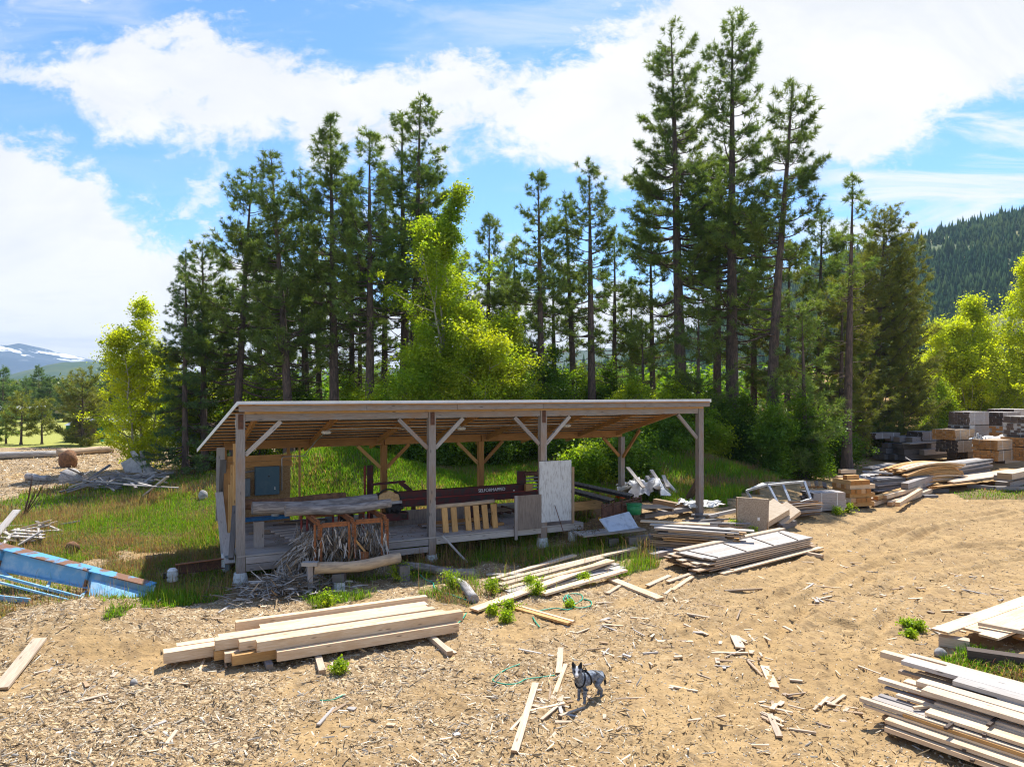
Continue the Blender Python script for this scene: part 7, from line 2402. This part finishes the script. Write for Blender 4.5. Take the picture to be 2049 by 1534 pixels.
hillmat = landmat('forested_slope', (0.07, 0.10, 0.035), (0.17, 0.165, 0.055), 0.02)
RIDGE = [(900, 780), (1200, 755), (1400, 670), (1550, 580), (1690, 522), (1760, 504), (1850, 486), (1950, 462), (2049, 448), (2300, 420), (2700, 410)]
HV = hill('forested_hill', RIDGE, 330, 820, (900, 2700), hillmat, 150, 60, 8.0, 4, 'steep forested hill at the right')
FOOT = [(300, 745), (600, 742), (900, 738), (1100, 712), (1300, 690), (1500, 700), (1700, 740)]
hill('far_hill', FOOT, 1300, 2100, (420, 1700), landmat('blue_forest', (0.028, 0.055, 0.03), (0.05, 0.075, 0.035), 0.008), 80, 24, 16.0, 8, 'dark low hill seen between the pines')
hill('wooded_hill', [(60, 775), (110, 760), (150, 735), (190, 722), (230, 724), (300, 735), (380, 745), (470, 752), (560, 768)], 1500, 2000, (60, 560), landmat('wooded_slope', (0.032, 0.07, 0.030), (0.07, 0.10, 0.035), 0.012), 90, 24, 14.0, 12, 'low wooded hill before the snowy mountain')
hill('snowy_mountain', [(-300, 706), (-60, 708), (0, 702), (30, 696), (52, 690), (90, 698), (130, 708), (180, 720), (260, 733), (360, 750), (470, 770)], 2500, 3700, (-300, 470), landmat('haze_blue_mountain', (0.035, 0.065, 0.10), (0.055, 0.085, 0.12), 0.005, snow=150), 140, 40, 42.0, 16, 'blue mountain with snow patches far off at the left')  # the blue of distant haze is put into the mountain's own colour


def conifer_mass(name, label, pts, hs, mat, seed, sides=6):
    """far forest that reads as one mass"""
    r = np.random.default_rng(seed)
    n = len(pts)
    Vs = []; Fs = []; o = 0
    tiers = ((0.0, 0.50, 1.0), (0.26, 0.74, 0.74), (0.52, 1.0, 0.46))
    for (z0, z1, w) in tiers:
        th = np.arange(sides) * 2 * math.pi / sides
        ph = r.uniform(0, 6.28, n)
        rr_ = hs * 0.19 * w * r.uniform(0.8, 1.2, n)
        jag = r.uniform(0.7, 1.15, (n, sides))
        ring = np.stack([pts[:, 0:1] + np.cos(th[None] + ph[:, None]) * rr_[:, None] * jag, pts[:, 1:2] + np.sin(th[None] + ph[:, None]) * rr_[:, None] * jag, pts[:, 2:3] + (hs * z0)[:, None] + 0 * jag], 2)
        tip = np.stack([pts[:, 0], pts[:, 1], pts[:, 2] + hs * z1], 1)[:, None, :]
        V = np.concatenate([ring, tip], 1).reshape(-1, 3)
        b = np.arange(n)[:, None] * (sides + 1)
        for k in range(sides):
            Fs.append(np.concatenate([b + k, b + (k + 1) % sides, b + sides], 1) + o)
        Vs.append(V); o += len(V)
    struct(name, mesh_np(name, np.concatenate(Vs), np.concatenate(Fs), mat), 'stuff', label)


def scatter_hill(n, HV, seed, tlo=0.05, thi=1.03):
    r = np.random.default_rng(seed)
    ny, nx, _ = HV.shape
    i = r.uniform(tlo, thi / 1.5 * 1.0, n) * (ny - 1); j = r.random(n) * (nx - 1)
    i0 = i.astype(int); j0 = j.astype(int)
    fi = (i - i0)[:, None]; fj = (j - j0)[:, None]
    p = (HV[i0, j0] * (1 - fj) + HV[i0, np.minimum(j0 + 1, nx - 1)] * fj) * (1 - fi) + (HV[np.minimum(i0 + 1, ny - 1), j0] * (1 - fj) + HV[np.minimum(i0 + 1, ny - 1), np.minimum(j0 + 1, nx - 1)] * fj) * fi
    clear = fbm(p[:, 0] * 0.012, p[:, 2] * 0.022, 31, 3)
    k = clear < 0.62
    return p[k]


forestmat = leafmat('hill_forest', (0.034, 0.078, 0.032), (0.085, 0.125, 0.042), 0.25, None, 0.02, 0.0, 0.0)
p = scatter_hill(34000, HV, 61, 0.0)
conifer_mass('hillside_forest', 'dark conifer forest covering the right-hand hill', p - np.array([0, 0, 1.0]), np.random.default_rng(62).gamma(12, 0.95, len(p)), forestmat, 63)
# crest trees stand out one by one along the skyline
GCr = 'skyline conifers on the right-hand hill'

# --- left distance: conifers one can tell apart, woods, fence, buildings
def far_conifer(seed, px, tpy, Y, rmax, lab, mat='needle_b', style='fir', cb=0.03):
    return pine(seed, px, px, tpy, Y, cb, rmax, lab, style, 0.95, mat, 0.6, 'dark conifers at the far left', 'conifer_tree', 'conifer')


for k, (px, ty_, Y, rm, lab) in enumerate(((6, 733, 125, 4.2, 'dark conifer cut by the left edge of the picture'), (78, 730, 150, 4.0, 'tallest dark conifer of the far left group'), (100, 752, 138, 3.8, 'dark conifer right of the tallest one in the far left group'), (52, 752, 165, 3.6, 'conifer left of the tallest one in the far left group'),
                                           (218, 702, 110, 4.2, 'tall dark conifer half hidden behind the poplar'), (128, 762, 135, 3.4, 'lower dark conifer between the far left group and the young pine'), (345, 690, 95, 3.6, 'dark conifer between poplar and pine row'))):
    far_conifer(600 + k, px, ty_, Y, rm, lab)


def wood_band(name, label, P_, Y0, Y1, pxr, n, mat, seed, leaf=1.0, per=26):
    """distant broadleaf wood, one mass"""
    r = np.random.default_rng(seed)
    px = r.uniform(*pxr, n); Y = r.uniform(Y0, Y1, n)
    x = (px - CX) / F_PX * Y
    top = H + (HY - interp(px, P_)) / F_PX * Y
    C = np.stack([x, Y, r.random(n) ** 0.8 * np.maximum(top, 2.0) * (0.75 + 0.35 * fbm(x * 0.12, Y * 0.12, seed, 3))], 1)
    V, F = leaves(C, np.full(n, 1.2), per, leaf, r)
    V[:, 2] = np.maximum(V[:, 2], 0)
    struct(name, mesh_np(name, V, F, M[mat]), 'stuff', label)


wood_band('far_wood', 'olive and yellow-green wood along the far edge of the left pasture', [(-200, 770), (0, 772), (60, 765), (150, 768), (230, 760), (330, 765), (450, 770), (900, 770), (1900, 760)], 190, 260, (-300, 1500), 4200, 'leaf_far', 71, 1.3)
wood_band('far_wood', 'green thicket behind the pine row', [(300, 775), (500, 765), (800, 760), (1100, 750), (1400, 745), (1700, 755), (1900, 775)], 78, 110, (330, 1650), 2200, 'leaf_d', 72, 0.55, 30)

# sunlit mound of tan sawdust behind the right-hand pines
n = 60
g = np.linspace(-1, 1, n)
gx, gy = np.meshgrid(g, g, indexing='ij')
rr2 = np.hypot(gx, gy)
zz = 9.0 * np.clip(1 - rr2, 0, 1) ** 0.8 * (0.75 + 0.5 * fbm(gx * 3 + 5, gy * 3, 91, 4)) - 0.3
V = np.stack([44 + gx * 30, 92 + gy * 17, zz], 2).reshape(-1, 3)
i = (np.arange(n - 1)[:, None] * n + np.arange(n - 1)[None, :]).ravel()
struct('sawdust_mound', mesh_np('sawdust_mound', V, np.stack([i, i + n, i + n + 1, i + 1], 1), landmat('sawdust', (0.56, 0.35, 0.17), (0.44, 0.24, 0.10), 0.5), None, True), label='tan mound behind the right-hand pines')


def hut(name, label, px0, px1, py0, py1, Y, dep, wallm, roofm, over=0.4, door=False, cat='shed'):
    a = deep(px0, py1, Y); b = deep(px1, py0, Y)
    z0 = gz(a.x, Y) - 0.1; zt = b.z; he = z0 + (zt - z0) * 0.72
    r_ = thing(name, label, cat, ((a.x + b.x) / 2, Y, z0))
    m = MB(); m.box((a.x, Y, z0), (b.x, Y + dep, he)); m.build('wall', wallm, r_)
    m = MB()
    m.loft([[Vector((a.x - over, Y - over, he + 0.02)), Vector((a.x - over, Y + dep / 2, zt)), Vector((a.x - over, Y + dep + over, he + 0.02))], [Vector((b.x + over, Y - over, he + 0.02)), Vector((b.x + over, Y + dep / 2, zt)), Vector((b.x + over, Y + dep + over, he + 0.02))]])
    m.build('roof', roofm, r_)
    if door:
        w = b.x - a.x
        m = MB(); m.box((a.x + w * 0.12, Y - 0.05, z0), (b.x - w * 0.08, Y - 0.005, z0 + (he - z0) * 0.88)); m.build('door', M['dark'], r_)  # dark panel in place of the shade inside the open front
    return r_


hut('garden_hut', 'small green-trimmed hut with a dark open front under the bushy young pine', 132, 200, 838, 895, 79, 4, M['greenroof'], M['alu'], 0.15, True, 'hut')
hut('far_building', 'long low building with a green wall at the far left', -60, 36, 812, 838, 150, 8, M['greenroof'], M['roofwhite'], 0.4, False, 'building')
hut('far_building', 'white-roofed low building behind the small pines', 42, 88, 808, 832, 170, 8, M['greylt'], M['roofwhite'], 0.4, False, 'building')
hut('far_building', 'pale grey-roofed shed behind the poplar', 208, 262, 838, 866, 105, 5, M['greylt'], M['tin'], 0.3, False, 'building')

# utility pole
b = ground_at(219, 112)
r = thing('utility_pole', 'wooden power pole with a grey transformer left of the poplar', 'power pole', b)
tp = deep(219, 766, 112)
mb = MB(); mb.tube([b, Vector((b.x, b.y, tp.z))], [0.17, 0.12], 8); mb.build('pole', M['grey'], r)
mb = MB(); mb.bar(Vector((b.x - 1.2, b.y, tp.z - 0.5)), Vector((b.x + 1.2, b.y, tp.z - 0.5)), 0.12, 0.14); mb.build('crossarm', M['grey'], r)
mb = MB(); mb.tube([Vector((b.x - 0.4, b.y - 0.3, tp.z - 2.6)), Vector((b.x - 0.4, b.y - 0.3, tp.z - 1.4))], 0.32, 12); mb.build('transformer', M['alu'], r)

# field fence and posts
GFn = 'fence posts by the far pasture'
r = thing('wire_fence', 'wire fence with wooden posts between poplar and pine row', 'fence', ground_at(380, 92))
for k, px in enumerate((338, 352, 366, 376, 386, 398, 412)):
    a = ground_at(px, 92 - k * 1.5)
    mb = MB(); mb.tube([a, a + Vector((0, 0, 1.75))], 0.12 if k % 2 else 0.09, 7); mb.build('post', M['darkgrey'], r)
for z in (0.6, 1.1, 1.6):
    a = ground_at(336, 92); c_ = ground_at(414, 83)
    mb = MB(); mb.tube([a + Vector((0, 0, z)), c_ + Vector((0, 0, z))], 0.012, 5); mb.build('wire', M['steel'], r)
a = ground_at(411, 78)
tag(log_obj('stub_post', a, a + Vector((0, 0, 1.1)), 0.2, 0.19, M['mudlog']), 'thick short post standing in the grass left of the black car', 'post')
# black car, nose to the left
def build_car():
    c = ground_at(434, 95)
    c.z += 0.1
    r_ = thing('parked_car', 'black car parked on the far grass left of the shed roof', 'car', c)
    m = MB()
    prof = [(-2.2, 0.35), (-2.25, 0.75), (-1.9, 0.95), (-1.0, 1.02), (-0.45, 1.50), (1.0, 1.52), (1.75, 1.05), (2.2, 0.95), (2.25, 0.4)]
    m.loft([[c + Vector((x, y, z)) for x, z in prof] for y in (-0.85, -0.8, 0.8, 0.85)])
    m.build('body', M['carblack'], r_)
    m = MB(); m.loft([[c + Vector((x, -0.86, z)) for x, z in ((-0.8, 1.06), (-0.4, 1.42), (0.9, 1.44), (1.4, 1.08))], [c + Vector((x, -0.853, z)) for x, z in ((-0.8, 1.06), (-0.4, 1.42), (0.9, 1.44), (1.4, 1.08))]])
    m.build('window', M['glass_dark'], r_)
    for x in (-1.4, 1.4):
        for y in (-0.86, 0.7):
            m = MB(); m.tube([c + Vector((x, y, 0.33)), c + Vector((x, y + 0.2, 0.33))], 0.33, 14); m.build('wheel', M['blackiron'], r_)


build_car()
GDb = 'grey logs and slabs in the scrub left of the shed'
for k in range(14):
    px = rnd.uniform(330, 424); py = rnd.uniform(885, 915)
    a = at(px, py, 0.15); an = rnd.gauss(0.1, 0.3); L = rnd.uniform(1.0, 3.5)
    d = Vector((math.cos(an), math.sin(an), rnd.gauss(0, 0.05)))
    tag(timber('slab', a - d * L / 2, a + d * L / 2, 0.3, 0.15, M[rnd.choice(['greylt', 'grey', 'fresh2'])], jit=0.1), 'weathered slab lying in the scrub between poplar and shed', 'slab', GDb)

# ------------------------------------------------------------------ the air
def build_haze():
    m = MB(); m.box((-3600, -60, -6), (4200, 4300, 330))
    me = m.mesh('haze')
    mt = bpy.data.materials.new('thin_blue_air'); mt.use_nodes = True
    T = NT(mt.node_tree)
    out = T.n('ShaderNodeOutputMaterial'); v = T.n('ShaderNodeVolumePrincipled')
    v.inputs['Color'].default_value = (0.52, 0.73, 1.0, 1)
    v.inputs['Density'].default_value = 0.00011
    v.inputs['Anisotropy'].default_value = 0.0
    T.link(v.outputs[0], out.inputs['Volume'])
    me.materials.append(mt)
    struct('haze', me, 'stuff')


build_haze()
# ------------------------------------------------------------------ the dog
def build_dog():
    root = at(1176, 1402)
    fwd = math.atan2(-0.60, -0.80)
    J = {}
    bm_v = []; bm_r = []; bm_e = []

    def v(p, r):
        bm_v.append(p); bm_r.append(r); return len(bm_v) - 1

    def chain(start, pts):
        k = start
        for p, r in pts:
            i = v(p, r); bm_e.append((k, i)); k = i
        return k
    pel = v((-0.235, 0, 0.415), 0.082)
    mid = chain(pel, [((-0.12, 0, 0.412), 0.088), ((0.0, 0, 0.400), 0.100)])
    chest = chain(mid, [((0.12, 0, 0.395), 0.112)])
    nb = chain(chest, [((0.205, 0.01, 0.455), 0.085), ((0.255, 0.03, 0.525), 0.070)])
    hd = chain(nb, [((0.290, 0.055, 0.585), 0.072)])
    # muzzle turned to the camera
    tx, ty = 0.70, 0.71
    chain(hd, [((0.290 + 0.06 * tx, 0.055 + 0.06 * ty, 0.572), 0.056), ((0.290 + 0.11 * tx, 0.055 + 0.11 * ty, 0.553), 0.036), ((0.290 + 0.155 * tx, 0.055 + 0.155 * ty, 0.546), 0.027)])
    px, py = -ty, tx
    for s in (-1, 1):
        chain(hd, [((0.285 + s * 0.052 * px, 0.05 + s * 0.052 * py, 0.640), 0.036), ((0.280 + s * 0.064 * px, 0.045 + s * 0.064 * py, 0.695), 0.026), ((0.277 + s * 0.068 * px, 0.043 + s * 0.068 * py, 0.735), 0.006)])
        chain(chest, [((0.15, s * 0.065, 0.31), 0.056), ((0.115, s * 0.072, 0.235), 0.038), ((0.135, s * 0.070, 0.115), 0.026), ((0.135, s * 0.070, 0.035), 0.024), ((0.170, s * 0.070, 0.020), 0.024)])
        o = 0.07 * (1 if s > 0 else -0.4)
        chain(pel, [((-0.235, s * 0.065, 0.345), 0.074), ((-0.185 + o, s * 0.080, 0.255), 0.050), ((-0.315 + o, s * 0.078, 0.155), 0.027), ((-0.295 + o, s * 0.078, 0.040), 0.023), ((-0.262 + o, s * 0.078, 0.020), 0.024)])
    chain(pel, [((-0.315, 0, 0.405), 0.034), ((-0.375, 0.01, 0.320), 0.026), ((-0.395, 0.01, 0.225), 0.024), ((-0.385, 0.01, 0.165), 0.010)])
    me = bpy.data.meshes.new('dog_skeleton')
    me.from_pydata(bm_v, bm_e, [])
    tmp = bpy.data.objects.new('tmp', me)
    COL.objects.link(tmp)
    sk = tmp.modifiers.new('skin', 'SKIN')
    for i, s in enumerate(me.skin_vertices[0].data):
        s.radius = (bm_r[i], bm_r[i])
        s.use_root = i == 0
    sb = tmp.modifiers.new('sub', 'SUBSURF'); sb.levels = 3; sb.render_levels = 3
    dg = bpy.context.evaluated_depsgraph_get()
    body = bpy.data.meshes.new_from_object(tmp.evaluated_get(dg))
    bpy.data.objects.remove(tmp)
    n = len(body.vertices)
    co = np.zeros(n * 3, np.float32); body.vertices.foreach_get('co', co); co = co.reshape(-1, 3)
    x, y, z = co.T
    nz = fbm(x * 40, z * 40 + y * 25, 4, 3)
    nz2 = fbm(x * 90 + y * 60, z * 90, 8, 2)
    base = np.array([0.17, 0.195, 0.23])[None] * (0.62 + 0.9 * sstep(nz2, 0.3, 0.75)[:, None])
    c = base
    def paint(mask, colr):
        nonlocal c
        m = np.clip(mask, 0, 1)[:, None]
        c = c * (1 - m) + np.array(colr)[None] * m
    blk = (0.014, 0.014, 0.015)
    w = (nz - 0.5) * 0.10
    paint(sstep(z + w * 0.6, 0.425, 0.45) * sstep(x + w, -0.10, -0.13) * (1 - 0.9 * (np.abs(x + 0.20 + w) < 0.015)), blk)      # saddle
    paint(sstep(x, -0.30, -0.325) * 0.9, blk)                                                            # tail
    paint((z > 0.640) & (x > 0.2), blk)                                                                   # ears
    paint(sstep(z, 0.62, 0.655) * (x > 0.2), blk)
    m = (x - 0.290) * tx + (y - 0.055) * ty; l = (x - 0.290) * px + (y - 0.055) * py
    hz = (z > 0.50) & (x > 0.22)
    paint(hz * sstep(m, 0.035, 0.06) * sstep(np.abs(l), 0.040, 0.016), (0.62, 0.60, 0.58))               # white blaze
    paint(hz * sstep(m, 0.165, 0.178), (0.02, 0.02, 0.022))                                              # nose
    paint(hz * (sstep(np.hypot(np.abs(l) - 0.036, z - 0.603), 0.026, 0.014)) * sstep(m, 0.02, 0.05), (0.03, 0.03, 0.035))   # eye patches
    paint(hz * sstep(np.abs(l), 0.02, 0.005) * sstep(z, 0.61, 0.63) * (z < 0.665), (0.5, 0.52, 0.55))
    paint(sstep(z, 0.33, 0.30) * sstep(x, 0.0, -0.10) * (np.abs(y) < 0.06) * (z > 0.27), (0.36, 0.25, 0.10))   # tan belly
    paint(sstep(z, 0.24, 0.12) * 0.5, (0.13, 0.14, 0.155))
    paint(sstep(z, 0.045, 0.02), (0.50, 0.50, 0.50))
    paint(((x > 0.16) & (z < 0.50) & (z > 0.36) & (np.abs(y) < 0.05)) * 0.8, (0.05, 0.05, 0.055))
    ca = body.color_attributes.new('col', 'FLOAT_COLOR', 'POINT')
    cc = np.ones((n, 4), np.float32); cc[:, :3] = c
    ca.data.foreach_set('color', cc.ravel())
    m_, T = new_mat('speckled_blue_grey_fur')
    a = T.n('ShaderNodeVertexColor', layer_name='col')
    tc = T.n('ShaderNodeTexCoord')
    sp = T.noise(tc.outputs['Object'], 140, 2, 0.6)
    col = T.mix(T.math('MULTIPLY', T.rng(sp, 0.5, 0.7), 0.35), a.outputs[0], T.mix(1.0, a.outputs[0], (0.5, 0.5, 0.5), 'MULTIPLY'))
    finish(T, col, 0.75, 0, sp, 0.4, 0.004)
    body.materials.clear(); body.materials.append(m_)
    body.polygons.foreach_set('use_smooth', [True] * len(body.polygons))
    d = bpy.data.objects.new('dog', body)
    COL.objects.link(d)
    d.location = root
    d.rotation_euler = (0, 0, fwd)
    s = 1.06
    d.scale = (s, s, s)
    tag(d, 'grey speckled dog with black ears and harness standing on the dirt, facing the camera', 'dog')
    h = MB()
    for xx, tilt in ((0.02, 0.06), (0.17, -0.10)):
        ring = []
        for k in range(21):
            t = 2 * math.pi * k / 20
            ring.append((xx + tilt * math.cos(t) * 0.5, 0.112 * math.sin(t), 0.397 + 0.118 * math.cos(t)))
        h.tube(ring, 0.014, 6)
    h.tube([(0.02, 0, 0.515), (0.09, 0, 0.535), (0.16, 0, 0.50)], 0.012, 6)
    h.tube([(0.03, 0, 0.52), (0.06, 0, 0.57), (0.10, 0, 0.575), (0.13, 0, 0.53)], 0.010, 6)
    o = bpy.data.objects.new('harness', h.mesh('harness', M['fur_black'], True)); COL.objects.link(o); o.parent = d
    for s_ in (-1, 1):
        e = MB()
        ec = Vector((0.290 + 0.060 * tx + s_ * 0.036 * px, 0.055 + 0.060 * ty + s_ * 0.036 * py, 0.602))
        e.tube([ec + Vector((0, 0, -0.008)), ec, ec + Vector((0, 0, 0.008))], [0.004, 0.010, 0.004], 8)
        o = bpy.data.objects.new('eye', e.mesh('eye', M['fur_black'], True)); COL.objects.link(o); o.parent = d


build_dog()
